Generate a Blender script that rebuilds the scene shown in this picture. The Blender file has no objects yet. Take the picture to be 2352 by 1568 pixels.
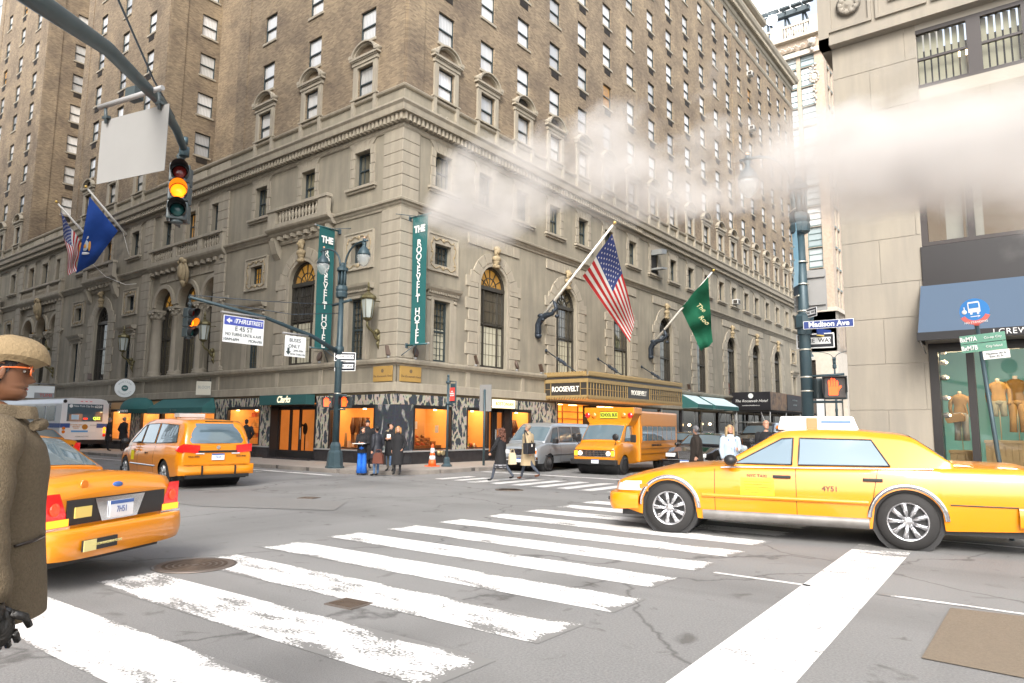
import bpy, bmesh, math, random
import numpy as np
from mathutils import Vector, Matrix, Quaternion
random.seed(7)
PI=math.pi; R=math.radians
sc=bpy.context.scene; COL=sc.collection
# ------------------------------------------------------------------ camera, sky, sun, exposure
CAM=Vector((20.09,-18.62,1.6)); YAW,PIT,ROL=R(37.71),R(7.073),R(0.5536)
fw=Vector((-math.sin(YAW)*math.cos(PIT),math.cos(YAW)*math.cos(PIT),math.sin(PIT)))
rt=fw.cross(Vector((0,0,1))).normalized(); up=rt.cross(fw)
rt2=rt*math.cos(ROL)+up*math.sin(ROL); up2=-rt*math.sin(ROL)+up*math.cos(ROL)
cd=bpy.data.cameras.new('camera'); cam=bpy.data.objects.new('camera',cd); COL.objects.link(cam)
m=Matrix((rt2,up2,-fw)).transposed().to_4x4(); m.translation=CAM; cam.matrix_world=m
cd.sensor_width=36; cd.lens=36*1594/2352; cd.clip_start=.05; cd.clip_end=2000
sc.camera=cam
def proj(p):
    d=Vector(p)-CAM; z=d.dot(fw)
    if z<.1: return None
    return 1176+1594*d.dot(rt2)/z, 784-1594*d.dot(up2)/z
def seen(p,mg=120):
    q=proj(p); return q is not None and -mg<q[0]<2352+mg and -mg<q[1]<1568+mg
world=bpy.data.worlds.new('World'); sc.world=world; world.use_nodes=True
nt=world.node_tree; nt.nodes.clear()
wo=nt.nodes.new('ShaderNodeOutputWorld'); bg=nt.nodes.new('ShaderNodeBackground'); sk=nt.nodes.new('ShaderNodeTexSky'); hs=nt.nodes.new('ShaderNodeHueSaturation')
SUN_EL,SUN_AZ=R(38),R(150)
sk.sky_type='NISHITA'; sk.sun_disc=False; sk.sun_elevation=SUN_EL; sk.sun_rotation=SUN_AZ
sk.air_density=1.0; sk.dust_density=3.0; sk.ozone_density=1.0
hs.inputs['Saturation'].default_value=.42
nt.links.new(sk.outputs[0],hs.inputs['Color']); nt.links.new(hs.outputs[0],bg.inputs['Color']); nt.links.new(bg.outputs[0],wo.inputs[0])
bg.inputs['Strength'].default_value=.15
sd=bpy.data.lights.new('sun','SUN'); sd.energy=1.2; sd.angle=R(28); sd.color=(1,.94,.85)
sun=bpy.data.objects.new('sun',sd); COL.objects.link(sun)
# sun direction: nishita rotation 0 = +Y, clockwise seen from above
sv=Vector((math.sin(SUN_AZ)*math.cos(SUN_EL),math.cos(SUN_AZ)*math.cos(SUN_EL),math.sin(SUN_EL)))
sun.rotation_euler=sv.to_track_quat('Z','Y').to_euler(); sun.location=(0,0,60)
vs=sc.view_settings; vs.view_transform='Standard'; vs.look='None'; vs.gamma=1; vs.use_curve_mapping=False
vs.exposure=1.55
sc.cycles.max_bounces=6; sc.cycles.diffuse_bounces=3; sc.cycles.glossy_bounces=3; sc.cycles.transmission_bounces=4; sc.cycles.transparent_max_bounces=8; sc.cycles.volume_bounces=2
sc.cycles.use_denoising=True
# ------------------------------------------------------------------ helpers
def tag(o,label=None,cat=None,group=None,kind=None):
    if label: o['label']=label
    if cat: o['category']=cat
    if group: o['group']=group
    if kind: o['kind']=kind
    return o
def empty(name,loc=(0,0,0),rz=0,label=None,cat=None,group=None,kind=None,parent=None):
    o=bpy.data.objects.new(name,None); COL.objects.link(o); o.location=loc; o.rotation_euler=(0,0,rz); o.empty_display_size=.2
    if parent: o.parent=parent
    return tag(o,label,cat,group,kind)
def inst(name,me,parent=None,loc=(0,0,0),rz=0,rot=None,scale=None):
    o=bpy.data.objects.new(name,me); COL.objects.link(o); o.location=loc; o.rotation_euler=rot or (0,0,rz)
    if scale: o.scale=scale
    if parent: o.parent=parent
    return o
def copy_tree(o,parent=None):
    c=o.copy(); COL.objects.link(c); c.parent=parent
    for ch in list(o.children): copy_tree(ch,c)
    return c
class B:
    def __init__(s): s.v=[]; s.f=[]; s.m=[]; s.sm=[]; s.mi=0; s.smooth=False; s.T=None
    def vert(s,p):
        if s.T is not None: p=s.T@Vector(p)
        s.v.append(tuple(p)); return len(s.v)-1
    def face(s,idx): s.f.append(tuple(idx)); s.m.append(s.mi); s.sm.append(s.smooth)
    def poly(s,pts): s.face([s.vert(p) for p in pts]); return s
    def box(s,x0,x1,y0,y1,z0,z1):
        i=[s.vert(p) for p in ((x0,y0,z0),(x1,y0,z0),(x1,y1,z0),(x0,y1,z0),(x0,y0,z1),(x1,y0,z1),(x1,y1,z1),(x0,y1,z1))]
        for q in ((3,2,1,0),(4,5,6,7),(0,1,5,4),(1,2,6,5),(2,3,7,6),(3,0,4,7)): s.face([i[k] for k in q])
        return s
    def cbox(s,c,sx,sy,sz): return s.box(c[0]-sx/2,c[0]+sx/2,c[1]-sy/2,c[1]+sy/2,c[2]-sz/2,c[2]+sz/2)
    def tube(s,pts,r,n=8,cap=True,smooth=True):
        pts=[Vector(p) for p in pts]; rs=r if isinstance(r,(list,tuple)) else [r]*len(pts)
        t0=(pts[1]-pts[0]).normalized(); a=Vector((0,0,1)) if abs(t0.z)<.9 else Vector((1,0,0)); u=t0.cross(a).normalized()
        rings=[]
        for k,p in enumerate(pts):
            t=(pts[min(k+1,len(pts)-1)]-pts[max(k-1,0)]).normalized()
            u=(u-t*u.dot(t)).normalized(); w=t.cross(u)
            rings.append([s.vert(p+(u*math.cos(2*PI*j/n)+w*math.sin(2*PI*j/n))*rs[k]) for j in range(n)])
        o=s.smooth; s.smooth=smooth
        for k in range(len(rings)-1):
            for j in range(n): s.face((rings[k][j],rings[k][(j+1)%n],rings[k+1][(j+1)%n],rings[k+1][j]))
        s.smooth=o
        if cap: s.face(rings[0][::-1]); s.face(rings[-1])
        return s
    def lathe(s,prof,n=16,c=(0,0,0),axis='z',smooth=True,sx=1,sy=1,cap=True):
        rings=[]
        for (r,z) in prof:
            ring=[]
            for j in range(n):
                a=2*PI*j/n; p=(r*math.cos(a)*sx,r*math.sin(a)*sy,z)
                if axis=='y': p=(p[0],z,p[1])
                if axis=='x': p=(z,p[0],p[1])
                ring.append(s.vert((p[0]+c[0],p[1]+c[1],p[2]+c[2])))
            rings.append(ring)
        o=s.smooth; s.smooth=smooth
        for k in range(len(rings)-1):
            for j in range(n): s.face((rings[k][j],rings[k][(j+1)%n],rings[k+1][(j+1)%n],rings[k+1][j]))
        s.smooth=o
        if cap: s.face(rings[0][::-1]); s.face(rings[-1])
        return s
    def prism(s,pts,a,b,axis='y'):
        # polygon in the plane across axis, extruded a..b ; axis y: pts=(x,z) ; x: pts=(y,z) ; z: pts=(x,y)
        f=dict(y=lambda p,t:(p[0],t,p[1]),x=lambda p,t:(t,p[0],p[1]),z=lambda p,t:(p[0],p[1],t))[axis]
        A=[s.vert(f(p,a)) for p in pts]; Bv=[s.vert(f(p,b)) for p in pts]; n=len(pts)
        s.face(A); s.face(Bv[::-1])
        for i in range(n): s.face((A[i],Bv[i],Bv[(i+1)%n],A[(i+1)%n]))
        return s
    def grid(s,fn,nu,nv,smooth=True,closeu=False):
        idx=[[s.vert(fn(i/nu,j/nv)) for j in range(nv+1)] for i in range(nu+(0 if closeu else 1))]
        o=s.smooth; s.smooth=smooth; N=len(idx)
        for i in range(nu):
            for j in range(nv): s.face((idx[i][j],idx[(i+1)%N][j],idx[(i+1)%N][j+1],idx[i][j+1]))
        s.smooth=o; return idx
    def ell(s,c,rx,ry,rz,nu=12,nv=8,rot=None):
        c=Vector(c)
        def f(u,v):
            a=2*PI*u; b=PI*v; p=Vector((rx*math.sin(b)*math.cos(a),ry*math.sin(b)*math.sin(a),rz*math.cos(b)))
            if rot: p=rot@p
            return c+p
        s.grid(f,nu,nv,True,True); return s
    def mesh(s,name,mats,recalc=True,bevel=0,merge=False):
        me=bpy.data.meshes.new(name); me.from_pydata(s.v,[],s.f)
        if not isinstance(mats,(list,tuple)): mats=[mats]
        for mm in mats: me.materials.append(mm)
        me.polygons.foreach_set('material_index',s.m); me.polygons.foreach_set('use_smooth',s.sm)
        if recalc or bevel or merge:
            bm=bmesh.new(); bm.from_mesh(me)
            if merge: bmesh.ops.remove_doubles(bm,verts=bm.verts,dist=merge if merge is not True else .0005)
            if bevel: bmesh.ops.bevel(bm,geom=[e for e in bm.edges if e.is_manifold and e.calc_face_angle(0)>.5],offset=bevel,segments=2,affect='EDGES',profile=.6,clamp_overlap=True)
            bmesh.ops.recalc_face_normals(bm,faces=bm.faces); bm.to_mesh(me); bm.free()
        return me
    def build(s,name,mats,parent=None,loc=(0,0,0),rz=0,rot=None,recalc=True,bevel=0,merge=False):
        return inst(name,s.mesh(name,mats,recalc,bevel,merge),parent,loc,rz,rot)
_M={}
def mat(name,col,rough=.6,metal=0,n1=None,n2=None,bump=None,emit=None,coat=0,alpha=None,spec=.5,coord='Object',streak=False,emit_col=None):
    """n1/n2 = (scale, amount, colour2): colour variation by noise ; bump=(scale,strength)"""
    if name in _M: return _M[name]
    M=bpy.data.materials.new(name); M.use_nodes=True; t=M.node_tree; p=t.nodes['Principled BSDF']
    p.inputs['Roughness'].default_value=rough; p.inputs['Metallic'].default_value=metal; p.inputs['Specular IOR Level'].default_value=spec
    p.inputs['Coat Weight'].default_value=coat; p.inputs['Coat Roughness'].default_value=.04
    c=(*col,1); p.inputs['Base Color'].default_value=c
    tc=t.nodes.new('ShaderNodeTexCoord'); src=None
    for k,nn in enumerate((n1,n2)):
        if not nn: continue
        no=t.nodes.new('ShaderNodeTexNoise'); no.inputs['Scale'].default_value=nn[0]; no.inputs['Detail'].default_value=6; no.inputs['Roughness'].default_value=.6
        mp=t.nodes.new('ShaderNodeMapping'); t.links.new(tc.outputs[coord],mp.inputs[0]); t.links.new(mp.outputs[0],no.inputs['Vector'])
        if streak and k==1: mp.inputs['Scale'].default_value=(1,1,.12)
        rp=t.nodes.new('ShaderNodeValToRGB'); rp.color_ramp.elements[0].position=.38; rp.color_ramp.elements[1].position=.62
        t.links.new(no.outputs['Fac'],rp.inputs[0])
        mu=t.nodes.new('ShaderNodeMath'); mu.operation='MULTIPLY'; mu.inputs[1].default_value=nn[1]; t.links.new(rp.outputs[0],mu.inputs[0])
        mx=t.nodes.new('ShaderNodeMix'); mx.data_type='RGBA'; t.links.new(mu.outputs[0],mx.inputs['Factor'])
        if src is None: mx.inputs['A'].default_value=c
        else: t.links.new(src,mx.inputs['A'])
        mx.inputs['B'].default_value=(*nn[2],1); src=mx.outputs['Result']
    if src is not None: t.links.new(src,p.inputs['Base Color'])
    if bump:
        no=t.nodes.new('ShaderNodeTexNoise'); no.inputs['Scale'].default_value=bump[0]; no.inputs['Detail'].default_value=4
        t.links.new(tc.outputs[coord],no.inputs['Vector']); bp=t.nodes.new('ShaderNodeBump'); bp.inputs['Strength'].default_value=bump[1]; bp.inputs['Distance'].default_value=.02
        t.links.new(no.outputs['Fac'],bp.inputs['Height']); t.links.new(bp.outputs[0],p.inputs['Normal'])
    if emit:
        p.inputs['Emission Color'].default_value=(*(emit_col or col),1); p.inputs['Emission Strength'].default_value=emit
    if alpha is not None: p.inputs['Alpha'].default_value=alpha
    _M[name]=M; return M
def text(name,s,size,mt,parent=None,loc=(0,0,0),rot=(PI/2,0,0),ext=.004,align='CENTER',shear=0,sx=1,bold=0,space=1):
    cu=bpy.data.curves.new(name,'FONT'); cu.body=s; cu.size=size; cu.extrude=ext; cu.align_x=align; cu.align_y='CENTER'; cu.shear=shear; cu.offset=bold; cu.resolution_u=3; cu.space_character=space
    tmp=bpy.data.objects.new('tmp',cu); me=bpy.data.meshes.new_from_object(tmp); bpy.data.objects.remove(tmp); bpy.data.curves.remove(cu)
    me.materials.clear(); me.materials.append(mt)
    if sx!=1: me.transform(Matrix.Diagonal((sx,1,1,1)))
    o=inst(name,me,parent,loc,rot=rot); return o
# ------------------------------------------------------------------ ground
def asphalt(name,c1,c2,c3):
    M=mat(name,c1,.85,n1=(.35,.55,c2),n2=(55,.6,c3),bump=(90,.35)); return M
def road_mat():
    M=asphalt('asphalt',(.155,.155,.153),(.19,.188,.184),(.25,.247,.24)); t=M.node_tree; p=t.nodes['Principled BSDF']; src=p.inputs['Base Color'].links[0].from_socket; tc=t.nodes.new('ShaderNodeTexCoord')
    def layer(sc_,nsc,det,lo,hi,amt,col,rot=0,dist=0):
        global _s
        mp=t.nodes.new('ShaderNodeMapping'); mp.inputs['Scale'].default_value=sc_; mp.inputs['Rotation'].default_value=(0,0,rot); t.links.new(tc.outputs['Object'],mp.inputs[0]); n=t.nodes.new('ShaderNodeTexNoise'); n.inputs['Scale'].default_value=nsc; n.inputs['Detail'].default_value=det; n.inputs['Distortion'].default_value=dist; t.links.new(mp.outputs[0],n.inputs['Vector'])
        r=t.nodes.new('ShaderNodeMapRange'); r.inputs['From Min'].default_value=lo; r.inputs['From Max'].default_value=hi; r.inputs['To Max'].default_value=amt; t.links.new(n.outputs['Fac'],r.inputs['Value']); return r,col
    for r,col in (layer((.12,1.1,1),.7,5,.5,.72,.5,(.095,.093,.09)),layer((1.1,.1,1),.6,4,.52,.72,.4,(.10,.098,.095)),layer((1,1,1),1.9,6,.63,.70,.7,(.07,.066,.06),0,1.2),layer((1,1,1),.18,4,.48,.6,.45,(.24,.238,.232))):
        mx=t.nodes.new('ShaderNodeMix'); mx.data_type='RGBA'; t.links.new(r.outputs[0],mx.inputs['Factor']); t.links.new(src,mx.inputs['A']); mx.inputs['B'].default_value=(*col,1); src=mx.outputs['Result']
    vo=t.nodes.new('ShaderNodeTexVoronoi'); vo.feature='DISTANCE_TO_EDGE'; vo.inputs['Scale'].default_value=.33; nn=t.nodes.new('ShaderNodeTexNoise'); nn.inputs['Scale'].default_value=1.3; nn.inputs['Detail'].default_value=6; t.links.new(tc.outputs['Object'],nn.inputs['Vector']); mm=t.nodes.new('ShaderNodeMix'); mm.data_type='RGBA'; mm.inputs['Factor'].default_value=.45; t.links.new(tc.outputs['Object'],mm.inputs['A']); t.links.new(nn.outputs['Color'],mm.inputs['B']); t.links.new(mm.outputs['Result'],vo.inputs['Vector'])
    r=t.nodes.new('ShaderNodeMapRange'); r.inputs['From Min'].default_value=.0; r.inputs['From Max'].default_value=.006; r.inputs['To Min'].default_value=.65; r.inputs['To Max'].default_value=0; t.links.new(vo.outputs['Distance'],r.inputs['Value']); mx=t.nodes.new('ShaderNodeMix'); mx.data_type='RGBA'; t.links.new(r.outputs[0],mx.inputs['Factor']); t.links.new(src,mx.inputs['A']); mx.inputs['B'].default_value=(.05,.048,.045,1); t.links.new(mx.outputs['Result'],p.inputs['Base Color']); return M
M_asph=road_mat()
M_asph2=asphalt('asphalt_patch',(.175,.17,.163),(.155,.152,.147),(.21,.205,.198))
M_patch=asphalt('concrete_patch',(.17,.135,.095),(.13,.105,.08),(.21,.17,.125))
M_side=mat('pavement_concrete',(.30,.27,.24),.9,n1=(.8,.6,(.23,.205,.18)),n2=(14,.35,(.38,.35,.31)),bump=(60,.2))
M_kerb=mat('kerb_stone',(.24,.215,.19),.85,n1=(2,.6,(.15,.135,.12)),bump=(40,.2))
M_gut=mat('gutter_dark',(.07,.065,.06),.8,n1=(3,.5,(.11,.1,.09)))
b=B(); b.poly([(-600,-600,0),(600,-600,0),(600,600,0),(-600,600,0)])
road=b.build('road',M_asph,recalc=False); tag(road,kind='structure')
def kerbed(name,pts,z=.13,slab=1.5,clipslab=None):
    """raised pavement: outline pts (x,y) counter clockwise, kerb stones along it and a deck"""
    root=empty(name,kind='structure')
    n=len(pts)
    # inset polygon
    ins=[]
    for i in range(n):
        p=Vector(pts[i]); a=(p-Vector(pts[i-1])).normalized(); c=(Vector(pts[(i+1)%n])-p).normalized()
        na=Vector((-a.y,a.x)); nc=Vector((-c.y,c.x)); mm=(na+nc); mm=mm/max(.3,mm.dot(na)) if mm.length>1e-3 else na
        ins.append(p+mm*.16)
    b=B(); b.prism([tuple(p) for p in ins],-.05,z-.006,'z'); b.build('pavement_base',M_gut,root)
    for i in range(n):
        p,q=Vector(pts[i]),Vector(pts[(i+1)%n]); a,c=ins[i],ins[(i+1)%n]; L=(q-p).length; k=max(1,min(60,int(L/1.8)))
        for j in range(k):
            t0,t1=j/k+(.003 if k>1 else 0),(j+1)/k-(.003 if k>1 else 0)
            b=B(); b.prism([tuple(p.lerp(q,t0)),tuple(p.lerp(q,t1)),tuple(a.lerp(c,t1)),tuple(a.lerp(c,t0))],-.05,z,'z')
            mid=p.lerp(q,(t0+t1)/2)
            if seen((mid.x,mid.y,z),200): b.build('kerb_stone',M_kerb,root,bevel=.012)
    # slabs, cut to the inset outline
    from mathutils.geometry import intersect_point_quad_2d
    def inside(x,y):
        c=False
        for i in range(n):
            a,d=ins[i],ins[i-1]
            if (a.y>y)!=(d.y>y) and x<(d.x-a.x)*(y-a.y)/(d.y-a.y)+a.x: c=not c
        return c
    x0=min(p.x for p in ins);x1=max(p.x for p in ins);y0=min(p.y for p in ins);y1=max(p.y for p in ins)
    far=B(); cnt=0
    i=0
    while x0+i*slab<x1:
        j=0
        while y0+j*slab<y1:
            xa,xb=x0+i*slab+.006,min(x1,x0+(i+1)*slab)-.006; ya,yb=y0+j*slab+.006,min(y1,y0+(j+1)*slab)-.006; j+=1
            if xb-xa<.1 or yb-ya<.1: continue
            cs=[(xa,ya),(xb,ya),(xb,yb),(xa,yb)]
            if not seen(((xa+xb)/2,(ya+yb)/2,z),100): 
                if all(inside(*c) for c in cs): far.poly([(c[0],c[1],z) for c in cs])
                continue
            if all(inside(*c) for c in cs): poly=cs
            else:
                # clip (convex outline only)
                poly=[Vector(c) for c in cs]
                for e in range(n):
                    a,d=ins[e],ins[(e+1)%n]; nn=Vector((-(d-a).y,(d-a).x)); out=[]
                    for q in range(len(poly)):
                        P,Q=poly[q],poly[(q+1)%len(poly)]; sp,sq=(P-a).dot(nn),(Q-a).dot(nn)
                        if sp>=0: out.append(P)
                        if (sp>=0)!=(sq>=0): out.append(P.lerp(Q,sp/(sp-sq)))
                    poly=out
                    if len(poly)<3: break
                if len(poly)<3: continue
                poly=[tuple(p) for p in poly]
            if cnt<290:
                b=B(); b.prism(poly,z-.01,z+random.uniform(-.002,.002),'z'); b.build('paving_slab',M_side,root); cnt+=1
            else: far.prism(poly,z-.01,z,'z')
        i+=1
    if far.f: tag(far.build('paving_beyond',M_side,root),kind='stuff')
    return root
def arc(cx,cy,r,a0,a1,n=7): return [(cx+r*math.cos(R(a0+(a1-a0)*i/n)),cy+r*math.sin(R(a0+(a1-a0)*i/n))) for i in range(n+1)]
kerbed('sidewalk',[(-62,-3.3)]+arc(.9,-.9,2.4,-90,0)+[(3.3,62),(0.0,62),(-62,62)][0:1]+[(-62,62)],slab=1.52)
kerbed('sidewalk',[(70,-3.3),(70,60),(12.7,60)]+arc(15.1,-.9,2.4,180,270),slab=1.52)
kerbed('sidewalk',[(-62,-30),(11.5,-30)]+arc(11.5,-20.0,2.6,-0,90)+[(-62,-17.4)],slab=1.6)
kerbed('sidewalk',[(14.9,-30),(70,-30),(70,-17.0),(16.7,-17.0),(14.9,-18.6)],slab=1.6)
kerbed('sidewalk',[(-62,66.5),(3.3,66.5),(3.3,140),(-62,140)],slab=3)
# painted markings
def paint_mat(name,wear):
    M=bpy.data.materials.new(name); M.use_nodes=True; t=M.node_tree; p=t.nodes['Principled BSDF']; p.inputs['Roughness'].default_value=.7
    tc=t.nodes.new('ShaderNodeTexCoord'); mp=t.nodes.new('ShaderNodeMapping'); t.links.new(tc.outputs['Object'],mp.inputs[0]); mp.inputs['Scale'].default_value=(.55,1.6,1)
    oi=t.nodes.new('ShaderNodeObjectInfo'); sp=t.nodes.new('ShaderNodeMath'); sp.operation='MULTIPLY'; sp.inputs[1].default_value=30; t.links.new(oi.outputs['Random'],sp.inputs[0])
    cx=t.nodes.new('ShaderNodeCombineXYZ'); t.links.new(sp.outputs[0],cx.inputs[0]); t.links.new(cx.outputs[0],mp.inputs['Location'])
    a=t.nodes.new('ShaderNodeTexNoise'); a.inputs['Scale'].default_value=2.2; a.inputs['Detail'].default_value=7; a.inputs['Roughness'].default_value=.6; t.links.new(mp.outputs[0],a.inputs['Vector'])
    c=t.nodes.new('ShaderNodeTexNoise'); c.inputs['Scale'].default_value=38; c.inputs['Detail'].default_value=5; t.links.new(tc.outputs['Object'],c.inputs['Vector'])
    ad=t.nodes.new('ShaderNodeMath'); ad.operation='MULTIPLY_ADD'; ad.inputs[1].default_value=.55; t.links.new(c.outputs['Fac'],ad.inputs[0]); t.links.new(a.outputs['Fac'],ad.inputs[2])
    # edge wear from the distance to the sheet's edge (kept in the colour attribute free UV: generated coords)
    sg=t.nodes.new('ShaderNodeSeparateXYZ'); t.links.new(tc.outputs['Generated'],sg.inputs[0])
    def edge(o,k):
        s=t.nodes.new('ShaderNodeMath'); s.operation='PINGPONG'; s.inputs[1].default_value=.5; t.links.new(o,s.inputs[0])
        q=t.nodes.new('ShaderNodeMath'); q.operation='MULTIPLY'; q.inputs[1].default_value=k; q.use_clamp=True; t.links.new(s.outputs[0],q.inputs[0]); return q
    e1,e2=edge(sg.outputs[0],35),edge(sg.outputs[1],7)
    mn=t.nodes.new('ShaderNodeMath'); mn.operation='MINIMUM'; t.links.new(e1.outputs[0],mn.inputs[0]); t.links.new(e2.outputs[0],mn.inputs[1])
    s2=t.nodes.new('ShaderNodeMath'); s2.operation='MULTIPLY_ADD'; s2.inputs[1].default_value=.28; t.links.new(mn.outputs[0],s2.inputs[0]); t.links.new(ad.outputs[0],s2.inputs[2])
    rp=t.nodes.new('ShaderNodeValToRGB'); rp.color_ramp.elements[0].position=wear-.015; rp.color_ramp.elements[1].position=wear+.03; t.links.new(s2.outputs[0],rp.inputs[0])
    mx=t.nodes.new('ShaderNodeMix'); mx.data_type='RGBA'; t.links.new(rp.outputs[0],mx.inputs['Factor']); mx.inputs['A'].default_value=(.19,.188,.182,1)
    n3=t.nodes.new('ShaderNodeMix'); n3.data_type='RGBA'; n3.inputs['A'].default_value=(.50,.49,.47,1); n3.inputs['B'].default_value=(.8,.8,.79,1); t.links.new(a.outputs['Fac'],n3.inputs['Factor'])
    t.links.new(n3.outputs['Result'],mx.inputs['B']); t.links.new(mx.outputs['Result'],p.inputs['Base Color']); return M
MP1=paint_mat('road_paint',.925); MP2=paint_mat('road_paint_worn',.985)
def bar(root,name,x0,x1,y0,y1,M,z=.004,skew=0,n=1):
    b=B(); cx,cy=(x0+x1)/2,(y0+y1)/2; w,h=(x1-x0)/2,(y1-y0)/2
    b.poly([(-w,-h,0),(w,-h+skew,0),(w,h+skew,0),(-w,h,0)]); b.build(name,M,root,(cx,cy,z),recalc=False)
zc=empty('crosswalk',kind='structure')
for k,(xa,yc,w) in enumerate([(11.9,-4.25,.5),(11.9,-5.3,.55),(11.95,-6.35,.55),(11.9,-7.42,.55),(11.8,-8.5,.58),(11.75,-9.6,.58),(11.7,-10.68,.6),(11.65,-11.78,.6),(11.7,-12.88,.62),(11.9,-14.0,.66),(12.2,-15.15,.66),(12.0,-16.3,.66)]):
    bar(zc,'crosswalk_bar',xa,16.78 if k<8 else 16.95,yc-w/2,yc+w/2,MP2 if k in(9,10) else MP1,skew=.12)
zc=empty('crosswalk',kind='structure')
for k in range(12):
    x=5.0+k*.78
    if k<2: bar(zc,'crosswalk_bar',x-.18,x+.18,-2.9,-1.0,MP2)
    else: bar(zc,'crosswalk_bar',x-.2,x+.2,-3.1,-.35,MP1)
mk=empty('road_marking',kind='structure')
bar(mk,'stop_line',3.5,12.4,.95,1.25,MP1)
b=B(); b.poly([(-.36,-4.2,0),(.3,-4.3,0),(-.02,5.6,0),(-.7,5.6,0)]); b.build('stop_line',MP1,mk,(18.5,-12.9,.004),recalc=False)
bar(mk,'lane_line',16.95,18.0,-10.86,-10.78,MP1); bar(mk,'lane_line',18.62,26,-10.80,-10.72,MP1,z=.0045)
bar(mk,'lane_line',18.3,30,-6.42,-6.32,MP1); bar(mk,'lane_line',-4.6,1.6,-4.25,-3.95,MP2,z=.006); bar(mk,'lane_line',-60,-.9,-4.75,-4.55,MP2,z=.009); bar(mk,'lane_line',-60,-1.4,-8.3,-8.22,MP1)
bar(mk,'lane_line',8.0,8.1,1.6,60,MP1)
b=B(); b.poly([(19.25,-10.95,.008),(21.8,-10.6,.008),(22,-12.9,.008),(19.25,-12.75,.008)]); tag(b.build('road_patch',M_patch,recalc=False),kind='structure')
b=B(); b.poly([(3.0,-10.1,.008),(8.2,-8.9,.008),(9.2,-10.0,.008),(6.8,-11.3,.008),(3.4,-11.6,.008)]); tag(b.build('road_patch',M_asph2,recalc=False),kind='structure')
# manhole covers and small iron lids
M_iron=mat('cast_iron',(.13,.095,.07),.55,.6,n1=(9,.5,(.2,.16,.13)),bump=(50,.3)); M_ring=mat('iron_ring',(.2,.17,.15),.5,.6)
def manhole(x,y,r,label):
    t=empty('manhole_cover',(x,y,0),label=label,cat='manhole cover')
    b=B(); b.lathe([(r-.04,.002),(r,.002),(r+.005,.012),(r-.035,.014)],40); b.build('rim',M_ring,t)
    b=B(); b.lathe([(r-.05,.001),(r-.05,.009),(0.001,.010)],40)
    for q in range(5):
        rr=(r-.08)*(q+1)/5.5; k=int(8*(q+1))
        for i in range(k):
            a=2*PI*i/k; b.T=Matrix.Translation((rr*math.cos(a),rr*math.sin(a),.0))@Matrix.Rotation(a,4,'Z'); b.box(-.02,.02,-.035,.035,.009,.017); b.T=None
    b.build('lid',M_iron,t)
manhole(12.25,-14.35,.44,'large round iron manhole cover beside the zebra crossing, behind the near taxi')
manhole(8.9,-4.2,.36,'flat round manhole cover in the road in front of the far crossing')
manhole(-1.4,-3.95+1.3,.32,'round cover in the pavement left of the lamp post')
def lid(x,y,a,s,label):
    t=empty('iron_lid',(x,y,0),R(a),label,'drain lid'); b=B(); b.box(-s,s,-s*.8,s*.8,.001,.012); b.build('rim',M_ring,t)
    b=B(); b.box(-s+.03,s-.03,-s*.8+.03,s*.8-.03,.012,.016); [b.lathe([(.015,.016),(.015,.02)],8,(q*s*.5,0,0)) for q in (-1,1)]; b.build('plate',M_iron,t)
lid(14.95,-14.35,5,.17,'small square iron lid set between the near zebra bars'); lid(6.9,-8.9,20,.2,'small iron lid in the grey road patch behind the minivan taxi')
# ------------------------------------------------------------------ hotel
def brick_mat():
    M=bpy.data.materials.new('hotel_brick'); M.use_nodes=True; t=M.node_tree; p=t.nodes['Principled BSDF']; p.inputs['Roughness'].default_value=.85
    tc=t.nodes.new('ShaderNodeTexCoord'); s=t.nodes.new('ShaderNodeSeparateXYZ'); c=t.nodes.new('ShaderNodeCombineXYZ'); t.links.new(tc.outputs['Object'],s.inputs[0]); ad=t.nodes.new('ShaderNodeMath'); t.links.new(s.outputs[0],ad.inputs[0]); t.links.new(s.outputs[1],ad.inputs[1]); t.links.new(ad.outputs[0],c.inputs[0]); t.links.new(s.outputs[2],c.inputs[1])
    br=t.nodes.new('ShaderNodeTexBrick'); t.links.new(c.outputs[0],br.inputs['Vector']); br.inputs['Scale'].default_value=1; br.inputs['Brick Width'].default_value=.2; br.inputs['Row Height'].default_value=.068; br.inputs['Mortar Size'].default_value=.006
    br.inputs['Color1'].default_value=(.30,.235,.16,1); br.inputs['Color2'].default_value=(.165,.125,.09,1); br.inputs['Mortar'].default_value=(.24,.2,.15,1); br.inputs['Bias'].default_value=-.1
    no=t.nodes.new('ShaderNodeTexNoise'); no.inputs['Scale'].default_value=.45; no.inputs['Detail'].default_value=7; no.inputs['Roughness'].default_value=.65; t.links.new(tc.outputs['Object'],no.inputs['Vector'])
    rp=t.nodes.new('ShaderNodeValToRGB'); rp.color_ramp.elements[0].position=.35; rp.color_ramp.elements[1].position=.7; rp.color_ramp.elements[0].color=(.62,.6,.6,1); rp.color_ramp.elements[1].color=(1.25,1.22,1.12,1); t.links.new(no.outputs['Fac'],rp.inputs[0])
    mx=t.nodes.new('ShaderNodeMix'); mx.data_type='RGBA'; mx.blend_type='MULTIPLY'; mx.inputs['Factor'].default_value=1; t.links.new(br.outputs['Color'],mx.inputs['A']); t.links.new(rp.outputs[0],mx.inputs['B'])
    t.links.new(mx.outputs['Result'],p.inputs['Base Color'])
    bp=t.nodes.new('ShaderNodeBump'); bp.inputs['Strength'].default_value=.5; bp.inputs['Distance'].default_value=.01; t.links.new(br.outputs['Fac'],bp.inputs['Height']); bp.invert=True; t.links.new(bp.outputs[0],p.inputs['Normal']); return M
M_brick=brick_mat()
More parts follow.
